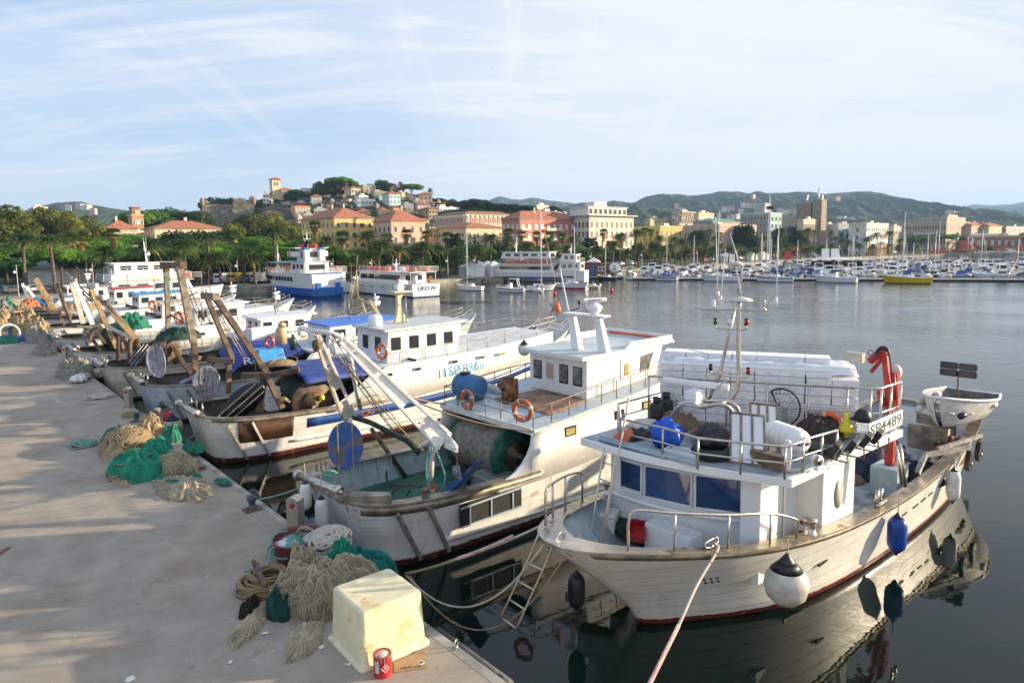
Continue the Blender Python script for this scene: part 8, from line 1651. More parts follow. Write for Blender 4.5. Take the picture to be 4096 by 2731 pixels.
mb=MB().prism([q-q0 for q in(q0,q1,q2_,q3)],(0,0,.012));o=on_q('cardboard',mb,mat('brown_cardboard',(.40,.26,.13),.85,var=.12,vs=4),(q0.x,q0.y,1.206),'flattened piece of brown cardboard printed vidaXL.com by the paint can','cardboard')
tcen=PZ_(*h2(1695,1436),1.22)-q0;td=(PZ_(*h2(1790,1425),1.22)-PZ_(*h2(1605,1445),1.22));text(o,'vidaXL.com',.1,Vc((tcen.x,tcen.y,.0135)),frame(td,Vc((-td.y,td.x,0))),mat('brown_ink',(.06,.035,.02),.8),fit=(td.length,.075),ext=.001)
mb=MB();sc=PZ_(*h2(1775,1400),1.22)-q0;mb.box((sc.x,sc.y,.0145),(.10,.12,.002),rz=.2);o2=mb.B('sticker',cW,o);mb=MB()
for k in rg(8):mb.box((sc.x-.035+k*.01,sc.y,.017),(.004,.08,.002),rz=.2)
mb.B('barcode',black,o2)
c=PZ_(*h2(800,385),1.78);Rt=.70;Ht=.58
redtub=mat('dark_red_tub',(.20,.035,.04),.45,var=.2,vs=3,rust=.08)
mb=MB().lathe([(Rt*.78,0),(Rt*.82,.03),(Rt*.95,Ht-.05),(Rt,Ht-.03),(Rt,Ht),(Rt*.94,Ht),(Rt*.92,Ht-.06),(Rt*.80,.06),(.02,.05)],(0,0,0),44);o=on_q('round_tub',mb,redtub,(c.x,c.y,1.2),'dark red round tub full of green rope with a gull on its rim','tub')
tubc=c
mb=MB();squiggle(mb,(-.05,.1,.22),.58,.55,.26,.026,11,2.4,101,rz=0);on_q('green_rope',mb,ropeg,(c.x,c.y,1.2),'pale green rope coiled inside the dark red tub','rope')
mb=MB();lump(mb,(0,0,0),.30,.26,.15,4,.25,2.5);on_q('white_bag',mb,mat('white_carrier_bag',(.72,.71,.69),.5,bump=.4,bs=8),(c.x-.32,c.y+.12,1.42),'crumpled white bag in the dark red tub','bag')
tr=PZ_(*h2(1000,440),1.95);mb=MB();cc=Vc((tr.x,tr.y,1.2))
for d,s_ in(((0,.34,.3),(1.15,.03,.6)),((0,-.34,.3),(1.15,.03,.6)),((.56,0,.3),(.03,.7,.6)),((-.56,0,.3),(.03,.7,.6)),((0,0,.03),(1.1,.66,.03))):mb.box(d,s_)
cc=PZ_(*h2(1010,440),1.75);o=on_q('grey_box',mb,mat('pale_grey_plastic',(.55,.55,.52),.5),(cc.x,cc.y,1.2),'open grey box heaped with thick white rope behind the net pile','box',rz=.45)
mb=MB();squiggle(mb,(0,0,0),.78,.50,.26,.042,8,2.2,110);on_q('white_rope',mb,ropew,(cc.x-.02,cc.y,1.74),'thick white rope coiled over the grey box','rope',rz=.45)
MB_t=MB().tube([(-.7,0,0),(.75,.05,.02)],.018,8);on_q('white_stick',MB_t,cW,(cc.x-.2,cc.y-.2,1.88),'thin white stick across the box of white rope','stick',rz=.35)
def pile(name,px,py,rx,ry,h,m,lab,seed,rz=0.0,folds=9,amp=.2,z0=0.0,dx=0,dy=0,pw=.6,cat='net',rings=22,seg=80,top=False):
 p=PZ_(px,py,1.2+(h if top else 0));mb=MB();mound(mb,(0,0,0),rx,ry,h,seed=seed,folds=folds,amp=amp,rings=rings,seg=seg,pw=pw);return on_q(name,mb,m,(p.x+dx,p.y+dy,1.203+z0),lab,cat,'nets lying on the quay',rz=rz),p
def drape(px,py,h,rx,ry,lab,seed,rz=0.0,folds=11,amp=.13,m=None,wm_=None,cell=.03,back=.5,z0=0):
 "knotted netting: a real wire mesh hung over the bundled net below it"
 p=PZ_(px,py,1.2+h);mb=MB();mound(mb,(0,0,0),rx*.97,ry*.97,h*.965,rz,seed,folds,amp,20,72,back);o=on_q('net_pile',mb,m or mat('packed_net',(.25,.20,.13),.95,var=.35,vs=7,bump=.8,bs=30),(p.x,p.y,1.203+z0),lab,'net','nets lying on the quay')
 mb=MB();n1=int(1.3*max(rx,ry)/cell/2)*2;n2=int(2*pi*(rx+ry)/2*.7/cell/2)*2;R_=[]
 t=MB();mound(t,(0,0,0),rx,ry,h,rz,seed,folds,amp,n1,n2,back)
 V_=t.v;fs=[]
 for i in rg(0,n1-1):
  for k in rg(n2):
   if(i+k)%2==0:fs.append((i*n2+k,(i+1)*n2+(k+1)%n2,(i+2)*n2+k if i+2<=n1 else(i+1)*n2+k,(i+1)*n2+(k-1)%n2))
 mb.v=V_;mb.f=[list(f)for f in fs];mb.s=[False]*len(fs);mb.m=[0]*len(fs)
 me=mb.B('netting',wm_ or mat('net_twine',(.60,.52,.36),.9,var=.15,vs=9),o,fix=False);md=me.modifiers.new('w','WIREFRAME');md.thickness=.011;md.use_even_offset=False;md.use_boundary=True;return o
drape(*h2(900,640),.84,.80,.92,'beige net draped in long folds beside the cream tub',121,.2,15,.15,back=.45)
drape(*h2(1120,590),.78,.60,.95,'second beige net fold between the grey box and the cream tub',125,1.2,9,.12,back=.5)
drape(*h2(820,500),.92,.34,.42,'beige net knob rising in front of the grey box',127,.3,7,.10,back=.32)
tealw=mat('teal_twine',(.01,.30,.26),.8);pkt=mat('packed_teal',(.006,.10,.09),.9,var=.4,vs=7,bump=.8,bs=30)
drape(*h2(1240,520),.66,.62,1.0,'teal net mound behind the cream tub',131,.9,10,.12,pkt,tealw,.04,.5)
drape(*h2(1130,450),.84,.26,.36,'bright green net tuft on top of the teal mound',133,.9,8,.2,mat('packed_green',(.01,.22,.13),.9,var=.3,bump=.8,bs=30),mat('green_twine',(.03,.42,.28),.8),.04,.4)
drape(*h2(640,830),.50,.30,.42,'dark teal net hanging down between the rope coil and the beige folds',135,-.15,8,.18,mat('packed_dark_teal',(.004,.055,.05),.9,var=.4,bump=.8,bs=30),mat('dark_teal_twine',(.006,.12,.10),.8),.05,.45)
drape(*h2(420,1060),.10,.26,.90,'ragged pale net trailing left along the quay',137,-.75,15,.5,None,None,.035,.5)
pile('dark_wool',*h2(400,985),.18,.42,.24,mat('dark_brown_wool',(.018,.008,.008),.95,var=.5,vs=9,bump=1,bs=30),'dark brown woolly net scrap by the rope coil',139,-.75,7,.4)
drape(*h2(840,1190),.09,.34,.75,'flat hem of the beige net on the ground',141,-.75,17,.4,None,None,.03,.5)
p=PZ_(*h2(470,860),1.2);mb=MB();rr=random.Random(9)
for k in rg(30):
 z=.03+.012*k;R_=.62-.008*k+rr.uniform(-.07,.05);ox,oy=rr.uniform(-.08,.08),rr.uniform(-.08,.08);el=rr.uniform(.85,1.15);ph=rr.uniform(0,6)
 mb.tube(cr([Vc((ox+cos(a+ph)*R_*el,oy+sin(a+ph)*R_*.8,max(.026,z+.035*sin(a*2+k))))for a in[2*pi*i/12 for i in rg(12)]],3,closed=True),.025,6,closed=True)
on_q('rope_coil',mb,ropeb,(p.x+.28,p.y+.15,1.2),'large coil of tan rope with a driftwood branch on it','rope',rz=-.5)
a,b=PZ_(*h2(430,590),1.80),PZ_(*h2(525,790),1.70);mb=MB();pts=[Vc(a).lerp(Vc(b),t)+Vc((.02*sin(t*9),.02*cos(t*7),0))for t in[i/6 for i in rg(7)]];mb.tube([q-pts[0]for q in pts],[.045,.075,.062,.058,.065,.06,.05],10);mb.tube([pts[5]-pts[0],pts[5]-pts[0]+Vc((.02,-.07,.06))],[.03,.02],7);on_q('driftwood',mb,mat('driftwood_bark',(.16,.10,.075),.9,var=.4,vs=8,bump=.8,bs=25),pts[0],'gnarled driftwood branch lying on the tan rope coil','branch')
a=PZ_(*h2(560,470),1.75);pts=[PZ_(*h2(*q),z)for q,z in(((700,345),1.78),((610,370),1.82),((570,440),1.76),((640,480),1.72),((740,470),1.8))];pts2=[PZ_(*h2(*q),z)for q,z in(((620,470),1.7),((575,500),1.6),((555,590),1.5),((500,660),1.5),((430,650),1.5),((350,680),1.45))]
mb=MB().tube(cr([q-pts[0]for q in pts],5),.028,7);mb.tube(cr([q-pts[0]for q in pts2],5),.028,7);on_q('rope_end',mb,ropeg,pts[0],'pale green rope looping over the rim of the red tub down to the coil','rope')
def gull(p,lab,rz):
 o=empty('gull',fromQ(*p),TH+rz,lab,'bird');mb=MB();gm=mat('speckled_brown_feathers',(.26,.17,.10),.8,var=.6,vs=28,bump=.4,bs=60,sub=((.55,.46,.34),34,.5,.6))
 P_=[(-.34,0,.17),(-.26,0,.175),(-.16,0,.175),(-.05,0,.16),(.06,0,.135),(.13,0,.10),(.18,0,.055),(.22,0,.015),(.255,0,-.01),(.29,0,-.03)];R_=[.008,.035,.065,.085,.085,.07,.05,.042,.04,.012]
 mb.tube(cr(P_,4),[itp([(i,r)for i,r in en(R_)],k/4)for k in rg(37)],14);b=mb.B('body',gm,o)
 mb=MB()
 for sg in(-1,1):mb.prism([(.08,sg*.075,.17),(-.10,sg*.088,.19),(-.40,sg*.02,.165),(-.22,sg*.085,.12),(.02,sg*.088,.09)],(0,sg*.010,0))
 mb.B('wing',mat('dark_brown_feathers',(.13,.085,.05),.8,var=.6,vs=22,bump=.4,bs=50),b);mb=MB().tube([(.285,0,-.025),(.34,0,-.065)],[.014,.003],8);mb.B('bill',black,b)
 for sg in(-1,1):MB().ball((.262,sg*.032,.0),.006,8).B('eye',black,b)
 for sg in(-1,1):mb=MB().tube([(0,sg*.035,.08),(.005,sg*.035,0)],.007,6);mb.tube([(-.01,sg*.035,.003),(.06,sg*.035,.003)],[.01,.004],6);mb.B('leg',mat('flesh_pink',(.45,.28,.22),.6),b)
 return o
g=PZ_(*h2(835,330),1.95);gull((g.x,g.y,1.80),'young speckled brown gull feeding from the dark red tub',pi*.62)
def pedestal(p,rz,lab,h=1.0,w=.30,lean=0.0):
 o=empty('service_pedestal',fromQ(p.x,p.y,1.2),TH+rz,lab,'service pedestal','stainless service pedestals on the quay');o.rotation_euler.x=lean;mb=MB().prism([(-w/2,0,.06),(w/2,0,.06),(w/2,0,h-.10),(w/4,0,h-.02),(0,0,h),(-w/4,0,h-.02),(-w/2,0,h-.10)],(0,w*.9,0));mb.B('cabinet',steel,o,bevel=.01)
 mb=MB().box((0,w*.45,.03),(w*1.3,w*1.25,.06));mb.B('plinth',conc,o);mb=MB().lathe([(.06,0),(.06,.05),(.02,.06)],(0,-.0,h*.78),16,M=Matrix.Rotation(pi/2,3,'X'));mb.B('socket',redp,o);mb=MB().lathe([(.07,0),(.07,.02)],(0,-.001,h*.78),16,M=Matrix.Rotation(pi/2,3,'X'));mb.B('socket_ring',black,o);return o
pp=PZ_(*g2(1160,1412),1.2);pedestal(Vc((-.3,pp.y)),-.9,'stainless service pedestal with a red socket, in front of the red ball fender',1.05)
pp=PZ_(*g2(600,990),1.2);pedestal(Vc((-.35,pp.y)),-.9,'smaller looking stainless pedestal farther along the quay',1.05)
pedestal(Vc((-.32,13.3)),-.7,'leaning stainless pedestal behind the green net pile',1.05,.3,.12)
pp=PZ_(*d2(290,1230),1.2);pedestal(Vc((-.28,PZ_(*d2(250,1290),1.2).y+.0)),-1.0,'stainless service box with a red plug behind the dark red tub',1.05,.36)
def bollard(p,lab,m=rW):
 o=empty('bollard',fromQ(p.x,p.y,1.2),TH,lab,'bollard','iron bollards along the quay');mb=MB().lathe([(.16,.04),(.11,.10),(.09,.22),(.12,.28),(.15,.32),(.15,.38),(.10,.43),(.01,.44)],(0,0,0),22);mb.B('post',mat('blue_grey_iron',(.09,.12,.15),.5,.4,rust=.35,var=.3),o);mb=MB().box((0,0,.025),(.5,.42,.05));mb.B('base_plate',m,o,bevel=.01)
 return o
bp=[PZ_(*h2(420,175),1.2),PZ_(*g2(1260,1530),1.2),PZ_(*g2(650,1035),1.2),PZ_(*g2(440,880),1.2)]
for k,p in en(bp):p.x=-.55 if k else p.x;bollard(p,['blue-grey iron bollard with a green mooring line, nearest along the quay','rusty bollard beside the leaning pedestal','bollard by the small coil of rope near the farther pedestal','dark bollard by the farthest net pile'][k])
rope('mooring_line',fromQ(bp[0].x,bp[0].y,1.5),W2(*(M2Z(d2,370,820,2.05))),.12,.024,ropeg,'pale green mooring line from the near bollard to the stern roller')
rope('mooring_line',fromQ(bp[1].x,bp[1].y,1.5),fromQ(1.0,14.2,2.1),.1,.022,ropeg,'green mooring line from the bollard by the leaning pedestal')
rope('mooring_line',fromQ(*PZ_(*f2(300,1380),.6)),fromQ(1.6,11.2,2.0),.06,.022,ropew,'knotted pale line from the water to the rust-streaked stern')
pts=[PZ_(*h2(1310,465),.45),PZ_(*h2(1600,250),1.2),PZ_(*h2(1810,70),1.95),PZ_(*h2(1960,-30),2.05)]
a,b=fromQ(*PZ_(*h2(1300,470),.3)),W2(*M2Y(c2_,905,1120,-1.9));rope('mooring_line',a,b,.12,.030,roped,'dark rope slanting across the hull of the net-drum trawler')
ta=W1(1.0,.9,2.85);e1=fromQ(*PZ_(*h2(1880,650),1.1))
a=fromQ(*PZ_(1905,2095,1.35));e=fromQ(*PZ_(2290,2290,0.8))
m1_=fromQ(*PX_(*h2(2050,575),1.1));m2_=fromQ(*PX_(*h2(1780,690),.6));m3_=fromQ(*PZ_(*h2(1650,690),1.25))
rope('bow_line',ta,m1_,.06,.030,ropew,'pale bow line from the foreground boat towards the quay');s0=W1(.35,.75,2.7)
sl=rope('chafe_sleeve',ta.lerp(m1_,.42),ta.lerp(m1_,.98),.03,.045,mat('pink_sleeve',(.50,.30,.28),.8),'pink worn sleeve around the bow line','sleeve')
rope('bow_line',m1_,m3_,.03,.034,ropeb,'knotted tan end of the bow line by the cream tub')
rope('slack_line',W1(.1,.3,2.75),m3_+Vc((0,0,-.02)),1.1,.022,ropew,'upper slack white line sagging between bow and quay');rope('slack_line',W1(.3,-.2,2.7),m3_+Vc((.1,0,-.05)),1.55,.018,ropeb,'lower slack tan line sagging towards the water')
for k,(y,lab)in en(((-.1,'black tyre hung on the quay wall behind the dark red tub'),(3.4,'black tyre hung on the wall near the first bollard'))):
 mb=MB().torus((0,0,0),.32,.13,frame((0,1,0),(0,0,1)),28,12);on_q('tyre_fender',mb,black,(.14,y,.82),lab,'tyre','tyres on the quay wall')
p=PZ_(*h2(2030,1500),.9);mb=MB().tube([(0,-.9,0),(0,1.4,0)],.13,14);on_q('rubber_fender',mb,mat('grey_rubber',(.08,.08,.075),.7,var=.3),(.15,-8.4,.98),'grey rubber fender bar on the quay wall at the bottom of the view','fender')
p=PZ_(1925,2610,1.2);mb=MB().torus((0,0,.1),.09,.014,frame((1,.6,0),(0,0,1)),18,6);on_q('mooring_ring',mb,steel,(-.08,-8.0,1.2),'small steel mooring ring near the bottom of the quay edge','ring')
redb=mat('red_ball_plastic',(.62,.02,.03),.35,var=.1);p=PZ_(*g2(1240,1300),.75);fender(fromQ(.75,17.0,.95),'bright red ball fender behind the service pedestal','ball',redb,R=.52,tip=black,top=.35)
fender(fromQ(.75,PZ_(*g2(540,900),.8).y,.95),'second red ball fender farther along the quay','ball',redb,R=.45,tip=black,top=.3)
fender(fromQ(*PX_(*f2(190,1270),.7)),'pale yellowish ball fender at the corner of the rust-streaked stern','ball',mat('yellowed_ball',(.50,.46,.33),.5,var=.2,streak=.4),R=.44,tip=navy,top=.35)
fender(fromQ(*PX_(*g2(835,1100),.7)),'pale tan ball fender by the brown net pile','ball',MAT['yellowed_ball'],R=.42,tip=navy,top=.3)
def k2(x,y):return 250+x/2.6133,1600+y/2.6133
def ropes_on(o,rx,ry,h,m,n,seed,r=.032):mb=MB();squiggle(mb,(0,0,0),rx,ry,h,r,n,2.4,seed);mb.B('rope',m,o)
o,p=pile('net_pile',*k2(620,540),1.0,1.9,.62,nettan,'wide heap of tan rope and netting in front of the leaning pedestal',151,-.1,15,.25,dx=.3,dy=.3);ropes_on(o,1.0,1.7,.78,ropeb,16,152)
o,p=pile('net_pile',*k2(870,440),.6,.7,.95,nettan,'upper bundle of tan line on top of the wide heap',153,.3,17,.2,dx=.3,dy=.3);ropes_on(o,.55,.6,.98,ropeb,12,154)
pile('green_net',*k2(560,470),.5,.9,.6,netteal,'teal net tucked into the left of the wide heap',155,.2,9,.3,dx=.1,dy=.2)
drape(*k2(1000,420),.66,.5,.75,'green net bulging right of the tan bundle',156,.2,9,.2,MAT['packed_green'],MAT['green_twine'],.05,.5);pile('green_net',*k2(1130,430),.4,.45,.6,netgreen,'green net roll nearest the quay edge',157,.2,8,.25,dx=.1,dy=.1)
o,p=pile('rope_coil',*k2(220,470),.45,.6,.16,ropeb,'flat coil of pale rope at the left tip of the heap',158,0,9,.6,cat='rope');ropes_on(o,.5,.6,.16,ropeg,7,159,.025)
o=drape(*k2(780,560),.72,.9,1.25,'big bright green net mound',161,.1,13,.2,MAT['packed_green'],MAT['green_twine'],.055,.5);ropes_on(o,.9,.9,.7,ropeb,2,162,.02)
drape(*k2(1180,560),.66,.62,.9,'smooth beige net bundle right of the green mound',163,.2,6,.08,None,None,.04,.45)
pile('green_net',*k2(1370,560),.35,.6,.3,netgreen,'green net scrap on the pallet by the quay edge',164,.2,8,.3,z0=.15)
mb=MB()
for k in rg(5):mb.box((0,-.4+k*.2,.13),(.9,.13,.03))
for k in(-1,0,1):mb.box((k*.38,0,.06),(.1,.95,.11))
p=PZ_(*k2(1420,700),1.2);on_q('pallet',mb,gW,(min(p.x,-.75),p.y,1.2),'small grey wooden pallet at the quay edge beside the beige bundle','pallet')
o=drape(*k2(1250,880),.14,.8,1.7,'low spread of grey-beige net nearest the first bollard',165,.05,19,.5,None,None,.05,.5);o,p=pile('loose_net',*k2(1280,960),.45,.6,.30,netbeige,'coarse mesh gathered on the low spread of net',166,.1,12,.3)
for k,(x,y)in en(((1380,820),(1680,880),(1160,890),(1000,830))):pile('green_net',*k2(x,y),.16,.42,.12,netgreen,f'{ORD[k]} green net scrap on the low grey spread',167+k,.3,7,.5,z0=.06)
o,p=pile('loose_net',*k2(620,830),.35,.9,.14,nettan,'tan hem of netting in front of the green mound',172,-.1,15,.5)
mb=MB();squiggle(mb,(0,0,0),.5,.7,.05,.02,4,2.2,174);p=PZ_(*k2(690,160),1.2);on_q('rope_coil',mb,ropeb,(p.x,p.y,1.2),'thin coil of tan rope by the second bollard','rope')
mb=MB();squiggle(mb,(0,0,0),.75,.75,.12,.03,6,2.4,175);p=PZ_(*g2(1010,1305),1.2);on_q('rope_coil',mb,ropew,(min(p.x,-.8),p.y,1.2),'coil of pale rope left of the red ball fender','rope')
o,p=pile('net_pile',*g2(650,1130),.95,1.9,.95,netgrey,'mound of grey-brown net beside the white bag',181,0,17,.2,dx=.2,dy=.4)
mb=MB();lump(mb,(0,0,0),.42,.5,.24,5,.25,2.5);p=PZ_(*g2(690,1190),1.2);on_q('white_bag',mb,MAT['white_carrier_bag'],(p.x+.1,p.y,1.2),'white plastic bag lying in front of the grey-brown net mound','bag')
mb=MB();squiggle(mb,(0,0,0),.5,.8,.35,.03,6,2.2,184);p=PZ_(*g2(800,1150),1.2);on_q('rope_coil',mb,ropew,(min(p.x,-.6),p.y,1.2),'pale rope tangle right of the grey-brown net mound','rope')
o,p=pile('net_pile',*g2(390,925),.9,2.6,.75,netgrey,'grey and green net pile beside the farther pedestal',185,-.1,15,.25,dx=.2,dy=.4);pile('green_net',*g2(430,920),.45,1.4,.5,netgreen,'green net strip on the grey pile',186,-.1,9,.3,dx=.1,dy=.2,z0=.1)
o,p=pile('net_pile',*g2(300,825),.9,2.1,1.1,netgrey,'flat-topped brown net bundle on a blue sheet',187,0,11,.15,dx=.3,dy=.4);pile('blue_sheet',*g2(230,805),.8,2.0,.45,tarpb,'blue sheet under the flat-topped bundle',188,0,9,.2,cat='sheet',dx=.2,dy=.3)
pile('green_net',*g2(70,820),.9,2.2,.5,netgreen,'green net beside the white hoop, left end of the quay',189,0,11,.3);pile('green_net',*g2(395,820),.4,.8,.5,netgreen,'green net tuft by the quay edge far along',190,0,9,.3,dx=.2,dy=.3)
mb=MB().torus((0,0,.5),.75,.1,frame((1,.2,0),(0,.4,1)),30,8);p=PZ_(*g2(90,800),1.2);on_q('white_hoop',mb,fwhite,(p.x,p.y,1.3),'white hoop resting on the leftmost green net','hoop')
pile('net_pile',*g2(150,780),1.1,1.8,2.3,nettan,'tall tan net bale behind the man',191,0,9,.1,dx=.8,dy=1.6,pw=.35);mb=MB().box((0,0,0),(1.3,1.3,.15));p=PZ_(*g2(150,780),1.2)
for k in rg(5):mb.box((-.5+k*.25,0,.1),(.15,1.35,.04))
on_q('pallet',mb,mat('new_wood',(.48,.30,.14),.7),(p.x+.6,p.y+1.2,3.45),'wooden pallet on top of the tall tan bale','pallet');pile('net_pile',*g2(250,785),1.1,2.3,1.5,nettan,'rounded tan net bale right of the man',192,0,9,.12,dx=.9,dy=1.5,pw=.45)
pile('net_pile',*g2(230,680),.9,1.5,.7,mat('orange_net',(.42,.14,.06),.9,var=.3,bump=.8,bs=18),'orange net on top of the bales',193,0,9,.3,z0=2.0,dx=.5,dy=.2)
mb=MB().lathe([(1.15,0),(1.2,.1),(1.05,1.6),(1.1,1.65),(1.02,1.65)],(0,0,0),30);p=PZ_(*g2(125,700),1.2);on_q('black_tub',mb,mat('dark_grey_tub',(.06,.065,.07),.5),(p.x,p.y,1.2),'big dark grey round tub behind the man','tub')
for k,(x,y)in en(((20,640),(40,585),(-30,700))):pile('net_pile',*g2(x,y+20),1.6,2.8,2.0,[netgrey,netgreen,nettan][k],f'{ORD[k]} big net heap at the far left end of the quay',194+k,0,9,.15,pw=.5)
def person(p,rz,lab,shirt,trousers,hair,h=1.66,sit=False):
 o=empty('person',p,rz,lab,'person');s=h/1.75
 J=[(0,0,.93),(0,0,1.12),(-.01,0,1.38),(-.0,0,1.47),(.02,0,1.56),(.03,0,1.64)];Rr=[.135,.125,.15,.06,.075,.085]
 E=[(0,1),(1,2),(2,3),(3,4),(4,5)]
 vs=list(J);rad=list(Rr)
 def chain(st,pts,rs):
  prev=st
  for q,r in zip(pts,rs):vs.append(q);rad.append(r);E.append((prev,len(vs)-1));prev=len(vs)-1
 if sit:
  chain(0,[(.0,.09,.9),(.42,.10,.88),(.44,.1,.5),(.46,.1,.42),(.56,.1,.41)],[.1,.08,.06,.05,.04]);chain(0,[(.0,-.09,.9),(.42,-.10,.88),(.44,-.1,.5),(.46,-.1,.42),(.56,-.1,.41)],[.1,.08,.06,.05,.04])
 else:
  chain(0,[(0,.09,.86),(.02,.11,.48),(-.02,.12,.10),(.0,.12,.05),(.14,.13,.04)],[.10,.07,.05,.045,.04]);chain(0,[(0,-.09,.86),(.05,-.11,.48),(.06,-.11,.10),(.08,-.11,.05),(.2,-.12,.04)],[.10,.07,.05,.045,.04])
 chain(2,[(0,.17,1.38),(-.04,.24,1.12),(.10,.22,.93),(.17,.20,.90)],[.065,.05,.036,.03]);chain(2,[(0,-.17,1.38),(-.05,-.25,1.12),(.10,-.22,.95),(.17,-.2,.92)],[.065,.05,.036,.03])
 me=bpy.data.meshes.new('body');me.from_pydata([Vc(v)*s for v in vs],E,[]);ob=bpy.data.objects.new('body',me);C.objects.link(ob);ob.parent=o
 md=ob.modifiers.new('k','SKIN');ss=me.skin_vertices[0].data
 for v_,r in zip(ss,rad):v_.radius=(r*s,r*s)
 ss[0].use_root=True;ob.modifiers.new('s','SUBSURF').levels=1
 sk=mat('tanned_skin',(.42,.22,.14),.6);bm_=bpy.data.materials.new('clothes_'+hair);bm_.use_nodes=True;t=bm_.node_tree;tcn=t.nodes.new('ShaderNodeTexCoord');sp=t.nodes.new('ShaderNodeSeparateXYZ');t.links.new(tcn.outputs['Object'],sp.inputs[0]);rp=t.nodes.new('ShaderNodeValToRGB');rp.color_ramp.interpolation='CONSTANT'
 mr=t.nodes.new('ShaderNodeMath');mr.operation='MULTIPLY';sv(mr,1,.5/s);t.links.new(sp.outputs['Z'],mr.inputs[0]);t.links.new(mr.outputs[0],rp.inputs[0]);e=rp.color_ramp.elements;e[0].position=0;e[0].color=(.03,.02,.015,1);e[1].position=.05;e[1].color=(*trousers,1)
 for ps,cl in((.475,shirt),(.735,(.42,.22,.14))):q=e.new(ps);q.color=(*cl,1)
 t.links.new(rp.outputs[0],t.nodes['Principled BSDF'].inputs['Base Color']);t.nodes['Principled BSDF'].inputs['Roughness'].default_value=.8;me.materials.append(bm_)
 mb=MB().lathe([(.09,-.03),(.098,.02),(.09,.07),(.05,.105),(.01,.11)],(.01*s,0,1.66*s),16);mb.B('hair',mat('hair_'+hair,(.05,.03,.02),.9),o);mb=MB().tube([(.10*s,0,1.625*s),(.125*s,0,1.60*s)],.012,6);mb.B('nose',sk,o)
 for sg in(-1,1):
  for f_ in rg(5):a=-.5+f_*.2;mb=MB().tube([Vc((.19,sg*.2,.905))*s,Vc((.235+.01*(f_%2),sg*(.2+(f_-2)*.014),.885-.01*f_))*s,Vc((.24,sg*(.2+(f_-2)*.013),.85))*s],[.010,.009,.006],6);mb.B('finger',sk,o)
 return o
mp=G(40,1346,1.2);person(mp,-.4,'man in a white short-sleeved shirt and blue jeans standing on the quay',(.62,.62,.68),(.08,.14,.28),'brown',h=1.62)
wl=mat('white_scrap',(.75,.74,.70),.7)
for k,(x,y)in en(((520,1170),(245,1400),(1188,1420),(975,1282))):
 p=PZ_(*h2(x,y),1.205);mb=MB();rr=random.Random(k);P_=[Vc((cos(a)*rr.uniform(.04,.09),sin(a)*rr.uniform(.03,.06),.005+rr.uniform(0,.02)))for a in[2*pi*i/7 for i in rg(7)]];mb.add(P_+[Vc((0,0,.03))],[(i,(i+1)%7,7)for i in rg(7)]);on_q('paper_scrap',mb,wl,(p.x,p.y,1.205),['white crumpled scrap by the ragged net','white scrap lying alone near the bottom of the quay','white scrap against the foot of the cream tub','torn printed scrap between net and cream tub'][k],'litter','litter on the quay',rz=k)
p=PZ_(520,2715,1.205);mb=MB();mound(mb,(0,0,0),.10,.08,.05,seed=201,folds=6,amp=.4,rings=6,seg=16);on_q('paper_scrap',mb,wl,(p.x,p.y,1.205),'white scrap at the very bottom edge of the view','litter','litter on the quay')
p=PZ_(12,2205,1.206);mb=MB().box((0,0,.004),(.5,.14,.006));on_q('rust_plate',mb,mat('rust_red_plate',(.22,.07,.04),.9),(p.x,p.y,1.206),'rust red flat strip at the left edge of the quay','plate',rz=.9)
def i2(x,y):return 950+x/2.24,950+y/2.24
orb=mat('orange_raft_box',(.70,.16,.04),.5,rnd=.1);rdb=mat('red_raft_box',(.55,.05,.03),.5,rnd=.1)
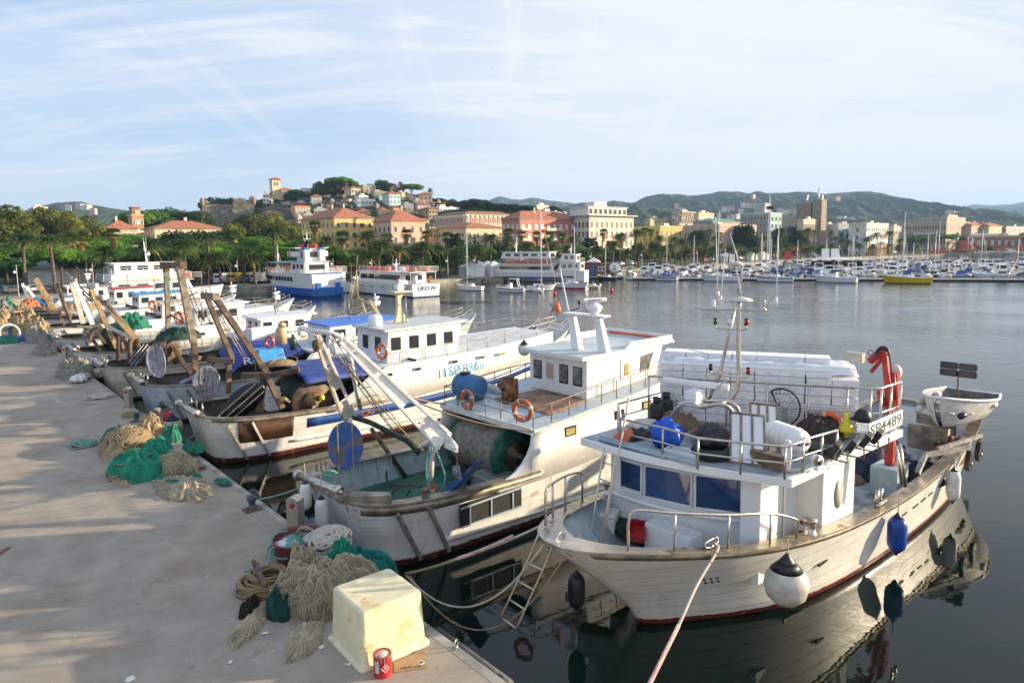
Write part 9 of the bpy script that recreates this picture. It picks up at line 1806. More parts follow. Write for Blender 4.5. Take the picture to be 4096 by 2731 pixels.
def vessel(pos,ang,L_,B_,label,hm,zs=1.6,zb=2.4,tiers=(),rafts=(),mast=(),rails=(),sidemark=None,cat='tour boat',name='tour_boat',grp='passenger boats by the promenade',bow='fine'):
 o=empty(name,pos,ang,label,cat,grp);hb=B_/2;s=L_/24
 st=[(0,1.4*s,.1,.05,zb),(1.2*s,2.2*s,hb*.45,hb*.2,zb-.1),(3.5*s,4*s,hb*.8,hb*.6,zb-.3),(7*s,7*s,hb*.97,hb*.85,zs+.15),(12*s,12*s,hb,hb*.92,zs),(18*s,18*s,hb,hb*.92,zs),(24*s,24*s,hb*.92,hb*.85,zs+.05)]
 T=hull(o,st,hm,lambda x:min(zs-.12,1.5 if zs>1.7 else zs-.15),cap=.12,m_cap=supw,m_in=supw,m_deck=deckw,thick=.08,flare=1.3)
 for(x0,x1,z0,z1,ins,wb,col)in tiers:
  mb=MB();w=hb-ins;mb.prism([(x0,0,z0),(x1,0,z0),(x1-(.0),0,z1),(x0+(z1-z0)*.5,0,z1)],(0,.001,0));mb=MB()
  mb.add([(x0,-w,z0),(x1,-w,z0),(x1,w,z0),(x0,w,z0),(x0+(z1-z0)*.45,-w,z1),(x1,-w,z1),(x1,w,z1),(x0+(z1-z0)*.45,w,z1)],[(0,1,5,4),(1,2,6,5),(2,3,7,6),(3,0,4,7),(4,5,6,7),(3,2,1,0)]);t=mb.B('deckhouse',col,o,bevel=.03)
  mb=MB().box(((x0+x1)/2+.2,0,z1+.05),(x1-x0+.3,2*w+.35,.1));mb.B('deck_roof',supw,t)
  if wb:
   n=wb if wb>1 else 1;xa,xb=x0+(z1-z0)*.6,x1-.4
   for k in rg(n):
    for sg in(-1,1):mb=MB();g_=(xb-xa)/n;mb.box((xa+g_*(k+.5),sg*(w+.01),z0+(z1-z0)*.58),(g_*(.62 if n>1 else 1),.05,(z1-z0)*.42));mb.B('window',glassd,t)
   mb=MB().box((x1+.01,0,z0+(z1-z0)*.55),(.05,w*1.3,(z1-z0)*.45));mb.B('stern_window',glassd,t)
 for(x0,x1,y,z,m_)in rafts:
  n=max(1,int((x1-x0)/.75));
  for k in rg(n):
   for sg in((-1,1)if y else(0,)):mb=MB().box((x0+(k+.5)*(x1-x0)/n,sg*y,z+.38),((x1-x0)/n*.86,.55,.76),tp=.9);mb.B('raft_box',m_,o,bevel=.06)
 for(x0,x1,z)in rails:
  P_=[Vc((lerp(x0,x1,k/9),-(hb-.1),z))for k in rg(10)];Q_=[Vc((p.x,-p.y,p.z))for p in P_][::-1];rail(o,P_+Q_,.95,cW,.03,(.33,.66))
 for(x,z,h)in mast:
  mb=MB().beam((x,0,z),(x+.2,0,z+h),.35,.22,w2=.08,h2_=.06);mb.box((x+.1,0,z+h*.55),(.1,1.5,.08));mb.tube([(x+.1,.7,z+h*.55),(x+.1,.7,z+h*1.2)],.02,5);mb.tube([(x+.1,-.7,z+h*.55),(x+.1,-.7,z+h*1.2)],.02,5);mb.B('mast',cW,o)
  c=Vc((x-.3,0,z+h*.3));radar_scanner(o,c,pi/2,.9)
 return o,T
hblue=mat('ferry_hull',(.78,.79,.79),.35,var=.04,streak=.15,band=[(1.55,(.012,.10,.42)),(.08,(.02,.04,.12))])
AU=atan2(-U.y,-U.x)
def atQ(v,a):return fromQ(v,a,0)
f1,TF=vessel(atQ(48.2,123.5),AU,25.5,6.6,'blue and white passenger ferry with a tall wheelhouse, stern towards the viewer',hblue,zs=4.0,zb=4.9,tiers=[(14.2,21.2,4.05,6.3,.9,3,supw),(15.5,19.8,6.4,8.7,1.9,2,supw)],rafts=[(1.2,5.8,2.0,4.4,orb),(16.2,19.2,1.0,8.8,rdb)],mast=[(17.2,8.8,3.2)],rails=[(3,14,4.1),(19,25,4.1)])
for sg in(-1,1):
 mb=MB().box((17.5,sg*2.75,7.35),(2.2,1.7,.12));mb.box((17.5,sg*2.75,8.9),(2.4,1.9,.12));mb.box((17.5,sg*3.55,7.8),(2.2,.06,.9));mb.box((18.55,sg*2.75,7.8),(.06,1.7,.9));mb.box((16.45,sg*2.75,7.8),(.06,1.7,.9));mb.box((17.5,sg*3.55,8.6),(.08,.08,.7));mb.beam((20.6,sg*1.5,4.1),(20.0,sg*1.5,8.6),.9,.9);mb.B('bridge_wing',supw,f1)
 mb=MB().tube([(19.9,sg*1.5,8.6),(20.0,sg*1.5,9.2),(20.6,sg*1.5,10.1),(21.0,sg*1.5,10.2)],[.3,.3,.28,.3],10);mb.B('exhaust',blacksteel,f1);mb=MB().box((20.05,sg*1.5,8.75),(1.0,1.0,.4));mb.B('exhaust_collar',mat('ferry_blue',(.02,.15,.52),.4),f1)
 mb=MB().torus((18.6-1.2,sg*3.62,7.75),.36,.09,frame((1,0,0),(0,0,1)));mb.B('life_ring',orange,f1)
mb=MB().box((8.6,0,6.1),(10.6,5.6,.12));mb.B('blue_awning',mat('awning_blue',(.13,.33,.50),.6),f1)
for k in rg(5):mb=MB().tube([(4+k*2.3,-2.7,4.1),(4+k*2.3,-2.7,6),(4+k*2.3,2.7,6),(4+k*2.3,2.7,4.1)],.04,6);mb.B('awning_frame',cW,f1)
for k in rg(11):
 x=3.0+k*1.4;t=at_x(TF,x);
 for sg in(-1,1):mb=MB().box((x,sg*(t[2]-.01-(.1 if x<6 else 0)),3.1),(.85,.12,.8));mb.B('saloon_window',glassd,f1)
mb=MB().tube([(2.5,0,4.6),(2.9,0,9.6)],[.14,.05],8);mb.tube([(3.4,0,4.6),(2.95,0,8.4)],.05,6);mb.tube([(2.9,0,8.2),(2.7,1.0,5.2)],.03,5)
for k in rg(7):mb.tube([(2.55+k*.05,0,4.9+k*.5),(3.36-k*.055,0,4.9+k*.5)],.03,5)
mb.B('foremast',cW,f1)
mb=MB().box((25.3,0,.95),(.9,5.9,1.5));mb.box((25.2,-1.9,1.5),(1.5,.9,2.1));mb.box((25.2,1.9,1.5),(1.5,.9,2.1));mb.B('stern_platform',MAT['ferry_blue'],f1,bevel=.05);mb=MB().box((24.4,0,2.85),(.3,4.4,1.2));mb.B('stern_opening',dark,f1)
mb=MB().box((23.6,0,4.15),(2.6,6.3,.16));mb.B('stern_deck',MAT['ferry_blue'],f1)
u4,TU=vessel(atQ(59.6,108.5),AU,25.5,6.4,'white tour boat lettered UFO IV with a row of red and orange raft boxes',mat('white_tourboat_hull',(.78,.79,.80),.35,streak=.2,band=[(.22,(.01,.02,.10))]),zs=2.25,zb=3.0,tiers=[(5.5,21.5,2.2,4.3,.5,1,supw)],rafts=[(8.5,13,1.9,4.5,rdb),(13.2,16.5,1.9,4.5,orb),(22,24.5,1.4,4.5,orb)],mast=[(15.5,4.5,2.2)],rails=[(7,24.8,4.4)])
mb=MB().box((23,0,4.4),(3.6,5.6,.12));mb.tube([(24.6,-2.6,2.2),(24.6,-2.6,4.4)],.06,6);mb.tube([(24.6,2.6,2.2),(24.6,2.6,4.4)],.06,6);mb.tube([(21.8,0,2.2),(21.8,0,4.4)],.5,6);mb.B('aft_awning',supw,u4)
text(u4,'UFO IV',1.0,(25.56,.2,1.55),frame((0,1,0),(0,0,1)),navy,fit=(3.9,.75),shear=.15)
for k in rg(6):t=at_x(TU,4+k*4);mb=MB().ball((4+k*4,-t[2]-.28,1.8),.28);mb.tube([(4+k*4,-t[2]-.2,2.0),(4+k*4,-t[2]-.05,2.3)],.02,5);mb.B('fender',fwhite,u4)
for x_ in(20.5,24.9):mb=MB().torus((x_ if x_<22 else 25.0,-2.9 if x_<22 else 1.2,3.2),.34,.09,frame((1,0,0)if x_<22 else(0,1,0),(0,0,1)));mb.B('life_ring',orange,u4)
mb=MB().lathe([(.02,-.7),(.3,-.65),(.38,-.5),(.38,.5),(.3,.65),(.02,.7)],(20.2,-1.6,4.95),18,M=Matrix.Rotation(pi/2,3,'Y'));mb.B('raft_canister',cW,u4)
vessel(atQ(54.2,119.5),AU,15,4.6,'small white tour boat with red raft boxes between the ferry and the UFO IV',MAT['white_tourboat_hull'],zs=1.9,zb=2.4,tiers=[(4,13,1.9,4.1,.4,3,supw)],rafts=[(4.5,11,1.4,4.3,rdb)],rails=[(3,13,4.2)])
hv=G(*a2(1290,1003),0);hl=G(*a2(600,992),0);d=hv-hl;ang=atan2(d.y,d.x)
v3,TV=vessel(hl,ang,d.length,6,'large white and slate tour boat with red raft boxes and slanting white superstructure',mat('slate_white_hull',(.75,.76,.77),.35,band=[(1.25,(.09,.10,.12))]),zs=2.2,zb=3.0,tiers=[(3.4,d.length-1.5,2.2,4.2,.5,1,supw),(4.6,d.length-2.5,5.6,7.2,1.0,5,supw)],rafts=[(6,8.4,2.3,4.4,orb),(8.6,15.5,2.3,4.4,rdb)],mast=[(8,7.2,3.6)],rails=[(3.4,d.length-.6,4.3)])
hl=G(*a2(1225,998),0);hv=G(*a2(1480,1000),0);d=hv-hl
vessel(hl,atan2(d.y,d.x),d.length*1.15,5,'second white tour boat with stacked decks, half hidden behind the slate one',supw,zs=2.6,zb=3.4,tiers=[(1.0,d.length,2.6,4.6,.4,3,supw),(1.5,d.length-1,4.7,6.6,.7,2,supw)],mast=[(4,6.8,2)],rails=[(1,d.length,4.7)])
p0_=PZ_(*g2(1040,500),0);vv,TT=vessel(atQ(28.5,94),TH+pi,17.5,5.6,'white motor yacht with several open decks behind the trawler row',cW,zs=2.6,zb=3.3,tiers=[(5,16,2.6,4.4,.4,4,supw),(7.6,15.5,5.4,7.0,.7,3,supw)],mast=[(10.8,7.2,2.9)],rails=[(4,17,4.5),(6.8,16,5.4)],rafts=[(5.2,7,1.5,4.6,rdb)])
mb=MB().box((11.3,0,5.0),(9.5,5.4,.9));mb.B('upper_bulwark',deckw,vv)
text(vv,'SANTO',.55,(3.6,2.72,2.1),frame((-1,0,0),(0,0,1)),black,shear=.2)
bimini=[mat('navy_canvas',(.02,.03,.13),.8),mat('cream_canvas',(.62,.56,.45),.8),mat('blue_canvas',(.03,.08,.38),.8)]
navyh=mat('navy_boat_hull',(.015,.03,.16),.35);blackh=mat('black_boat_hull',(.02,.02,.022),.3);yellowh=mat('yellow_boat_hull',(.72,.50,.02),.35,streak=.2,band=[(.10,(.03,.03,.03))]);greyh=mat('grey_tube',(.30,.33,.40),.5)
gelw=mat('white_gelcoat',(.80,.81,.82),.25,var=.03,band=[(.10,(.03,.05,.12))])
def small(kind,seed=0,L_=None,hm=None,mh=None,stripe=None):
 rr=random.Random(seed);L_=L_ or{'motor':6.0,'cruiser':8.5,'rib':6.0,'sail':9.0,'console':5.5}[kind];B_=L_*{'motor':.37,'cruiser':.34,'rib':.38,'sail':.30,'console':.38}[kind];hb=B_/2;hm=hm or gelw
 nm={'motor':'motorboat','cruiser':'cabin_cruiser','rib':'inflatable_boat','sail':'sailing_boat','console':'open_boat'}[kind]
 o=empty(nm,(0,0,-500));o['category']=nm.replace('_',' ');fb=L_*.115+.1;s=L_
 T=hull(o,[(0,s*.10,.04,.02,fb*1.35),(s*.08,s*.14,hb*.42,hb*.15,fb*1.3),(s*.25,s*.27,hb*.8,hb*.55,fb*1.15),(s*.5,s*.5,hb,hb*.82,fb),(s*.8,s*.8,hb*.97,hb*.85,fb*.93),(s,s*.98,hb*(.86 if kind!='sail' else .6),hb*(.8 if kind!='sail' else .4),fb*.95)],hm,lambda x:fb*.93 if x<L_*.42 else fb*.55,cap=.1,m_cap=gelw,m_in=gelw,m_deck=cW,thick=.05,flare=1.1,n=3)
 if stripe:strake(o,T,s*.06,s*.99,.6,.78,stripe,'hull_stripe',.012,flare=1.1,n=16)
 x0=L_*.26
 if kind in('motor','cruiser'):
  h=.55 if kind=='motor' else 1.05;mb=MB();w=hb*.74;mb.add([(x0,-w*.5,fb),(L_*.55,-w,fb*.9),(L_*.55,w,fb*.9),(x0,w*.5,fb),(x0+h*.9,-w*.5,fb+h*.7),(L_*.54,-w*.9,fb+h),(L_*.54,w*.9,fb+h),(x0+h*.9,w*.5,fb+h*.7)],[(0,1,5,4),(1,2,6,5),(2,3,7,6),(3,0,4,7),(4,5,6,7)]);mb.B('cabin',cW,o,bevel=.05)
  mb=MB();zc=fb+h;mb.add([(x0+h*.9+.1,-w*.55,zc-.25),(L_*.5,-w*.93,zc-.1),(L_*.5,w*.93,zc-.1),(x0+h*.9+.1,w*.55,zc-.25),(L_*.42,-w*.5,zc+.4),(L_*.54,-w*.8,zc+.42),(L_*.54,w*.8,zc+.42),(L_*.42,w*.5,zc+.4)],[(0,1,5,4),(2,3,7,6),(3,0,4,7)]);mb.B('windscreen',glassd,o)
  if kind=='cruiser':
   mb=MB().box((L_*.62,0,zc+.75),(L_*.34,w*1.8,.08));mb.B('hardtop',gelw,o,bevel=.03)
   for sg in(-1,1):mb=MB().beam((L_*.82,sg*w*.85,fb),(L_*.74,sg*w*.85,zc+.75),.25,.06);mb.B('arch',gelw,o)
 if kind in('console','rib'):
  mb=MB().box((L_*.5,0,fb+.1),(.7,.7,1.0),tp=.8);mb.B('console',cW,o,bevel=.04);mb=MB().box((L_*.44,0,fb+.75),(.06,.7,.5),M=Matrix.Rotation(-.3,3,'Y'));mb.B('windscreen',glassd,o);mb=MB().box((L_*.66,0,fb*.9),(.5,1.0,.6));mb.B('seat',bimini[1],o)
 if kind=='rib':
  P_=[(t[0]+.0,-t[2],t[4])for t in T[::-2]]+[(t[0],t[2],t[4])for t in T[::2]];mb=MB().tube(P_,.24,10);mb.B('tube',hm if hm is not gelw else greyh,o)
 if kind!='sail':
  mb=MB().box((L_+.18,0,fb+.35),(.4,.32,.5),tp=.8);mb.box((L_+.14,0,fb-.2),(.16,.14,.9));mb.B('outboard',black if seed%3==0 else(cW if seed%3==1 else dS),o,bevel=.04)
  if seed%2==0 and kind!='cruiser':
   m_=bimini[seed%3];mb=MB();rows=[[Vc((L_*(.5+.09*k),lerp(-hb*.85,hb*.85,j/6),fb+1.35+.12*(1-(j/3-1)**2)-.02*abs(k-2)))for j in rg(7)]for k in rg(5)];mb.grid(rows,True);mb.B('bimini_top',m_,o,solid=.03)
   mb=MB()
   for sg in(-1,1):mb.tube([(L_*.62,sg*hb*.85,fb*.9),(L_*.5,sg*hb*.85,fb+1.35)],.02,5);mb.tube([(L_*.66,sg*hb*.85,fb*.9),(L_*.85,sg*hb*.85,fb+1.35)],.02,5)
   mb.tube([(L_*.5,-hb*.85,fb+1.35),(L_*.5,hb*.85,fb+1.35)],.02,5);mb.B('bimini_frame',steel,o)
  elif seed%4==1:mb=MB();rows=[[Vc((L_*(.3+.1*k),lerp(-hb*.9,hb*.9,j/6),fb+.1+(.75 if 0<k<5 else .2)*(1-abs(j/3-1)**2.5)+.05*sin(k*2.1+j)))for j in rg(7)]for k in rg(7)];mb.grid(rows,True);mb.B('cover',bimini[(seed//2)%3],o)
 rl=[Vc((t[0]+.08,-t[2]+.08,t[4]))for t in T if t[0]<L_*.45][::2];rl=rl[::-1]+[Vc((p.x,-p.y,p.z))for p in rl];rail(o,rl,.45,steel,.018,(),step=2)
 if kind=='sail':
  mb=MB();w=hb*.55;mb.add([(L_*.3,-w*.5,fb),(L_*.66,-w,fb),(L_*.66,w,fb),(L_*.3,w*.5,fb),(L_*.36,-w*.5,fb+.35),(L_*.64,-w*.85,fb+.5),(L_*.64,w*.85,fb+.5),(L_*.36,w*.5,fb+.35)],[(0,1,5,4),(1,2,6,5),(2,3,7,6),(3,0,4,7),(4,5,6,7)]);cb_=mb.B('coachroof',cW,o,bevel=.04)
  for k in rg(3):mb=MB().box((L_*(.42+.08*k),-w*.84+.02,fb+.26),(.35,.06,.13));mb.box((L_*(.42+.08*k),w*.84-.02,fb+.26),(.35,.06,.13));mb.B('coachroof_window',glassd,cb_)
  mh=mh or L_*1.25;mx_=L_*.42;mb=MB().tube([(mx_,0,fb),(mx_+.1,0,mh)],[.085,.06],8);mb.tube([(mx_+.04,-.7,mh*.55),(mx_+.04,.7,mh*.55)],.02,5);ms=mb.B('mast',cW,o)
  mb=MB().tube([(mx_,0,fb+1.1),(L_*.82,0,fb+1.15)],.05,6);mb.B('boom',dS,o);mb=MB().tube([(mx_+.1,0,fb+1.25),(mx_+L_*.15,0,fb+1.32),(L_*.8,0,fb+1.24)],[.16,.2,.08],8);mb.B('sail_cover',bimini[seed%3],o)
  mb=MB()
  for a,b in(((0.1,0,fb*1.3),(mx_,0,mh*.97)),((L_*.98,0,fb),(mx_+.1,0,mh)),((mx_,-hb*.9,fb),(mx_+.04,-.7,mh*.55)),((mx_+.04,-.7,mh*.55),(mx_+.08,0,mh*.95)),((mx_,hb*.9,fb),(mx_+.04,.7,mh*.55)),((mx_+.04,.7,mh*.55),(mx_+.08,0,mh*.95))):mb.tube([a,b],.012,4)
  mb.B('rigging',dS,ms)
 return o
LN0,LN1=G(*a3(420,990),0),G(*a4(2420,1122),0);ld_=(LN1-LN0).normalized();ln_=Vc((-ld_.y,ld_.x,0));LL=(LN1-LN0).length
pont_m=mat('pontoon_planks',(.40,.37,.33),.8,var=.2,vs=1,band=[(.38,(.04,.035,.03))])
def pontoon(a,b,w,lab):
 d=(b-a);mb=MB().box((d.length/2,0,.28),(d.length,w,.5));o=mb.B('pontoon',pont_m);o.location=(a.x,a.y,0);o.rotation_euler=(0,0,atan2(d.y,d.x));tag(o,lab,'pontoon');mb=MB().box((d.length/2,-w/2-.02,.46),(d.length,.06,.12));mb.B('white_edge',cW,o)
pontoon(LN0+ln_*1.8-ld_*3,LN1+ln_*1.8+ld_*12,2.4,'long floating pontoon along the front edge of the marina')
for k,off in en((24,46,72)):pontoon(LN0+ln_*off+ld_*(2+k*9),LN0+ln_*off+ld_*(LL+12+k*8),2.0,f'{ORD[k]} pontoon behind the front one in the marina')
MV=[small('motor',1),small('console',2),small('cruiser',3),small('motor',4),small('rib',5),small('motor',6,hm=navyh),small('cruiser',8),small('console',9),small('motor',13),small('sail',12)]
MD=['white motorboat','white open boat with a canvas top','white cabin cruiser with a hardtop','white motorboat with a canvas top','grey inflatable','navy hulled motorboat','tall white cabin cruiser','white open boat','covered white motorboat','small white sailing boat']
MT=[tree_of(o)for o in MV];used=[False]*len(MV)
row_i=0;rr=random.Random(11)
for off,flip in((5.5,0),(20,1),(28,0),(42,1),(50,0),(67,1),(76,0),(92,1),(104,0),(120,1)):
 k=0;t=-16+(off*.15)
 while t<LL+26+off*.2:
  p=LN0+ld_*t+ln_*(off+rr.uniform(-.5,.5));px,py=px_of(p);t+=rr.uniform(3.3,4.3)+(.5 if off>60 else 0)
  sy=itp([(2400,1098),(2800,1078),(3200,1055),(3420,1046),(3550,1044),(4400,1040)],px)
  if px<2430 or px>4230 or py<sy+3:continue
  if rr.random()<.06:continue
  i=rr.choice([0,0,1,2,2,3,4,5,6,6,7,8,8,0,1,6,9]if off>10 else[0,1,3,4,7,8,2]);ang=atan2(ln_.y,ln_.x)+(pi if flip else 0)+rr.uniform(-.08,.08);sc=rr.uniform(.85,1.12)
  lab=f'{MD[i]}, {ordn(k)} boat from the left in marina row {["one", "two", "three", "four", "five", "six", "seven", "eight", "nine", "ten"][row_i]}'
  if used[i]:dup(MV[i],MT[i],(p.x,p.y,0),ang,sc,lab,'small boats packed in the marina')
  else:used[i]=True;o=MV[i];o.location=(p.x,p.y,0);o.rotation_euler=(0,0,ang);o['label']=lab;o['group']='small boats packed in the marina'
  k+=1
 row_i+=1
for o,u_,tr in zip(MV,used,MT):
 if not u_:
  for q in[x for x,_ in tr]:bpy.data.objects.remove(q)
  bpy.data.objects.remove(o)
def craft(kind,pl,pr,lab,seed=1,mast_px=None,flip=False,**kw):
 a,b=G(*pl,0),G(*pr,0)
 if flip:a,b=b,a
 d=b-a;L_=d.length;mh=None
 if mast_px:m_=a.lerp(b,.42);mh=D(mast_px[0],mast_px[1],m_.y).z
 o=small(kind,seed,L_,mh=mh,**kw);o.location=(a.x,a.y,0);o.rotation_euler=(0,0,atan2(d.y,d.x));o['label']=lab;o['group']='boats on the outer moorings';return o
craft('sail',a2(295,1080),a2(545,1088),'white sailing boat with three blue fenders left of the striped cruiser',12,a2(365,510))
craft('cruiser',a2(668,1100),a2(940,1102),'white motor cruiser with a curved dark hull stripe',3,stripe=navyh)
craft('sail',a2(905,1090),a2(1235,1085),'sailing boat with blue sail covers and a tall mast before the tour boats',14,a2(1018,335),flip=True)
craft('sail',a2(1242,1060),a2(1535,1072),'white sailing boat with a red waterline moored at the open water edge',12,a2(1393,480),flip=True,hm=mat('red_boot_hull',(.8,.8,.8),.3,band=[(.22,(.45,.03,.03))]))
craft('sail',a2(1622,982),a2(1800,986),'small black-hulled sailing boat by the wooden pontoon hut',9,a2(1695,615),hm=blackh)
craft('motor',a2(1878,985),a2(2050,985),'white motorboat with a black cockpit cover beside the grey inflatable',6)
craft('rib',a3(490,988),a3(735,992),'large grey inflatable boat at the front left of the marina',5)
craft('sail',a3(942,996),a3(1340,999),'long white sloop with a dark sail cover at the marina front',12,a3(1170,330))
craft('sail',a3(1443,998),a3(1822,1003),'long white sloop with a blue sail cover behind the boat mast',15,a3(1600,600),flip=False,stripe=navyh)
craft('cruiser',a4(135,1120),a4(605,1130),'sleek long white motor cruiser at the marina front',3)
craft('sail',a4(838,1130),a4(1390,1135),'yellow-hulled sailing boat with a white deck at the marina front',15,a4(1085,385),hm=yellowh)
for(x,y,yb,off,lab)in((1452,490,880,70,'very tall pale mast with a dark furled sail at its foot'),(1335,615,920,60,'plain white mast rising over the red tents'),(1411,580,1000,30,'grey mast behind the yellow sailing boat'),(2285,670,915,45,'white mast near the right edge of the view'),(1187,705,900,70,'short mast between the yellow boat and the trees'),(403,735,990,30,'mast above the sleek cruiser')):
 pb=LN0+ln_*off;r_=ray(*a4(x,yb));r_=Vc((r_.x,r_.y,0));k=pb.dot(ln_)/r_.dot(ln_);p=r_*k;tpz=D(*a4(x,y),p.y).z;mb=MB().tube([(0,0,0),(0,0,tpz)],[.1,.06],8);o=mb.B('mast',cW);o.location=p;tag(o,lab,'mast','masts in the marina');mb=MB().tube([(-.7,0,tpz*.55),(.7,0,tpz*.55)],.025,5);mb.tube([(0,0,tpz),(-2.6,0,1)],.015,4);mb.tube([(0,0,tpz),(2.8,0,1)],.015,4);mb.B('stays',dS,o)
p=G(*a3(1580,925),0);P_t=D(*a3(1596,190),p.y);h=P_t.z;o=empty('lattice_mast',(p.x,p.y,0),0,'tall white lattice mast with a dark platform near its pointed top','mast');mb=MB()
for sx in(-.35,.35):
 for sy in(-.35,.35):mb.tube([(sx,sy,0),(sx*.8,sy*.8,h*.84),(0,0,h)],.05,5)
for k in rg(22):z=h*.84*k/22;mb.tube([(-.35,-.35,z),(.35,-.35,z+h*.038)],.03,4);mb.tube([(.35,.35,z),(.35,-.35,z+h*.038)],.03,4)
mb.B('lattice',cW,o);mb=MB().box((0,0,h*.84),(1.5,1.5,.8));mb.B('platform',blacksteel,o)
a=D(*a3(1222,545),170);b=D(*a3(1308,830),166);mb=MB().tube([(0,0,0),a-b],[.14,.06],8);o=mb.B('leaning_spar',cW);o.location=b;tag(o,'white spar leaning left above the sloop with the dark cover','spar');mb=MB().box((.3,0,-.3),(1.2,.5,.8));mb.B('winch',black,o)
for k,(x,y)in en(((1218,1115),(1755,1085))):p=G(*a2(x,y),.3);mb=MB().ball((0,0,0),.34);o=mb.B('mooring_buoy',mat('signal_red',(.75,.06,.03),.4));o.location=(p.x,p.y,.3);tag(o,['orange-red mooring buoy nearer the fishing boats','orange-red mooring buoy nearer the marina'][k],'buoy');MB().lathe([(.1,.3),(.05,.6)],n=10).B('eye',black,o)
for k,(x0,x1,y)in en(((1022,1105,1103),(1535,1640,1065))):craft('rib',a2(x0,y),a2(x1,y+3),['tiny white inflatable behind the sailing boats','tiny white inflatable right of the red waterline boat'][k],7,hm=fwhite)
a,b=G(*a2(1480,975),0),G(*a2(1805,975),0);d=b-a;o=empty('pontoon_hut',(a.x,a.y,0),atan2(d.y,d.x),'brown wooden hut on a pontoon with a round number 2 sign','hut');w_=d.length
mb=MB().box((w_/2,1.5,.3),(w_+3,6,.55));mb.B('pontoon_base',pont_m,o);brownhut=mat('brown_hut_boards',(.19,.09,.05),.8,var=.3,planks=.25);mb=MB().box((w_*.68,2.5,2.3),(w_*.62,3.4,3.4));mb.box((w_*.18,2.5,2.4),(w_*.36,3.4,3.6));hw_=mb.B('wall',brownhut,o)
for x_ in(.5,.62):mb=MB().box((w_*x_,.78,2.5),(.9,.08,1.3));f_=mb.B('window',cW,hw_);mb=MB().box((w_*x_,.73,2.5),(.65,.04,1.0));mb.B('pane',glassd,f_)
mb=MB().lathe([(.01,0),(1.35,0),(1.35,.1),(.01,.1)],(w_*.92,.72,2.8),28,M=Matrix.Rotation(pi/2,3,'X'));sg_=mb.B('round_sign',cW,o);text(sg_,'2',1.8,(w_*.92,.60,2.8),frame((1,0,0),(0,0,1)),black);mb=MB().box((w_*.27,.75,2.0),(1.5,.06,2.4));mb.B('door_panel',bluep,hw_)
mb=MB().box((w_*.3,2.5,4.9),(3.6,3.6,1.2),tp=.05);mb.B('tent_top',cW,o)
p=shore_at(3290,-3);a,b=D(*a3(2010,745),p.y),D(*a3(2090,800),p.y-4);mb=MB()
for s_ in(0,1.2):
 mb.tube([(0,s_,.9),(b-a)+Vc((0,s_,.9))],.05,5);mb.tube([(0,s_,0),(b-a)+Vc((0,s_,0))],.08,5)
 for k in rg(7):q=(b-a)*(k/6)+Vc((0,s_,0));mb.tube([q,q+Vc((0,0,.9))],.03,4)
o=mb.B('gangway',cW);o.location=a;tag(o,'white gangway sloping down to the marina pontoons','gangway')
p=LN0+ln_*60;r_=ray(*a4(400,880));k=p.dot(ln_)/Vc((r_.x,r_.y,0)).dot(ln_);p=Vc((r_.x,r_.y,0))*k;o=empty('canopy',p,0,'flat white canopy over the dark kiosk in the marina','canopy');mb=MB().box((0,0,3.6),(18,8,.15));mb.box((0,0,3.8),(14,6,.3),tp=.3);mb.B('roof',cW,o);mb=MB().box((0,1,1.6),(14,4,2.8));mb.B('kiosk',dark,o)
for k,x_ in en((265,365)):
 q=D(*a4(x_,860),p.y);h=D(*a4(x_,808),p.y).z;mb=MB().tube([(0,0,-q.z),(0,0,0)],.12,6);mb.box((0,0,1.0),(2.2,.4,3.0));o=mb.B('service_mast',cW);o.location=q;tag(o,['left','right'][k]+' white post with a square box beside the canopy','post')
lampm=mat('lamp_grey',(.45,.46,.45),.5,.3);globe=mat('opal_globe',(.8,.8,.78),.3)
def make_lamp():
 o=empty('street_lamp',(0,0,-500));o['category']='street lamp';mb=MB().lathe([(.14,0),(.12,.5),(.06,.6),(.05,5.2),(.02,5.4)],n=10);mb.tube([(0,0,4.6),(-.25,0,4.75),(-.38,0,4.6),(-.38,0,4.4)],.025,6);mb.B('post',lampm,o);MB().ball((-.38,0,4.15),.27).B('globe',globe,o);return o
lam=make_lamp();lt_=tree_of(lam);first=True
for k,(px,sh_)in en(((60,3),(365,3),(947,3),(1330,3),(1485,3),(1790,3),(1900,3),(2090,3),(2185,3),(2365,3),(2568,3),(2790,3),(2950,3),(3190,3),(3395,3),(3560,3),(3690,3))):
 p=shore_at(px,sh_);lab=f'white globe street lamp, {ordn(k)} along the promenade from the left'
 if first:lam.location=p;lam['label']=lab;lam['group']='globe lamps along the promenade';first=False
 else:dup(lam,lt_,p,rr.uniform(-.3,.3),1,lab,'globe lamps along the promenade')
def make_bench():
 o=empty('park_bench',(0,0,-500));o['category']='bench';m_=mat('pale_stone_bench',(.55,.50,.40),.8);MB().box((0,0,.46),(2.9,.5,.1)).B('seat',m_,o)
 for x_ in(-1.1,0,1.1):MB().box((x_,0,.2),(.14,.4,.4)).B('leg',m_,o)
 return o
be=make_bench();bt_=tree_of(be);first=True
for k,px in en((960,1815,1860,2070,2230,2500,2585,2690,2770,2855,3010,3080,3150,3210,3290,3450,3520)):
 p=shore_at(px,3.6);i=next(j for j in rg(len(shore)-1)if shore[j][0]<=px<=shore[j+1][0]);d=SHl[i+1]-SHl[i];ang=atan2(d.y,d.x);lab=f'pale stone bench, {ordn(k)} along the promenade from the left'
 if first:be.location=p;be.rotation_euler=(0,0,ang);be['label']=lab;be['group']='benches on the promenade';first=False
 else:dup(be,bt_,p,ang,1,lab,'benches on the promenade')
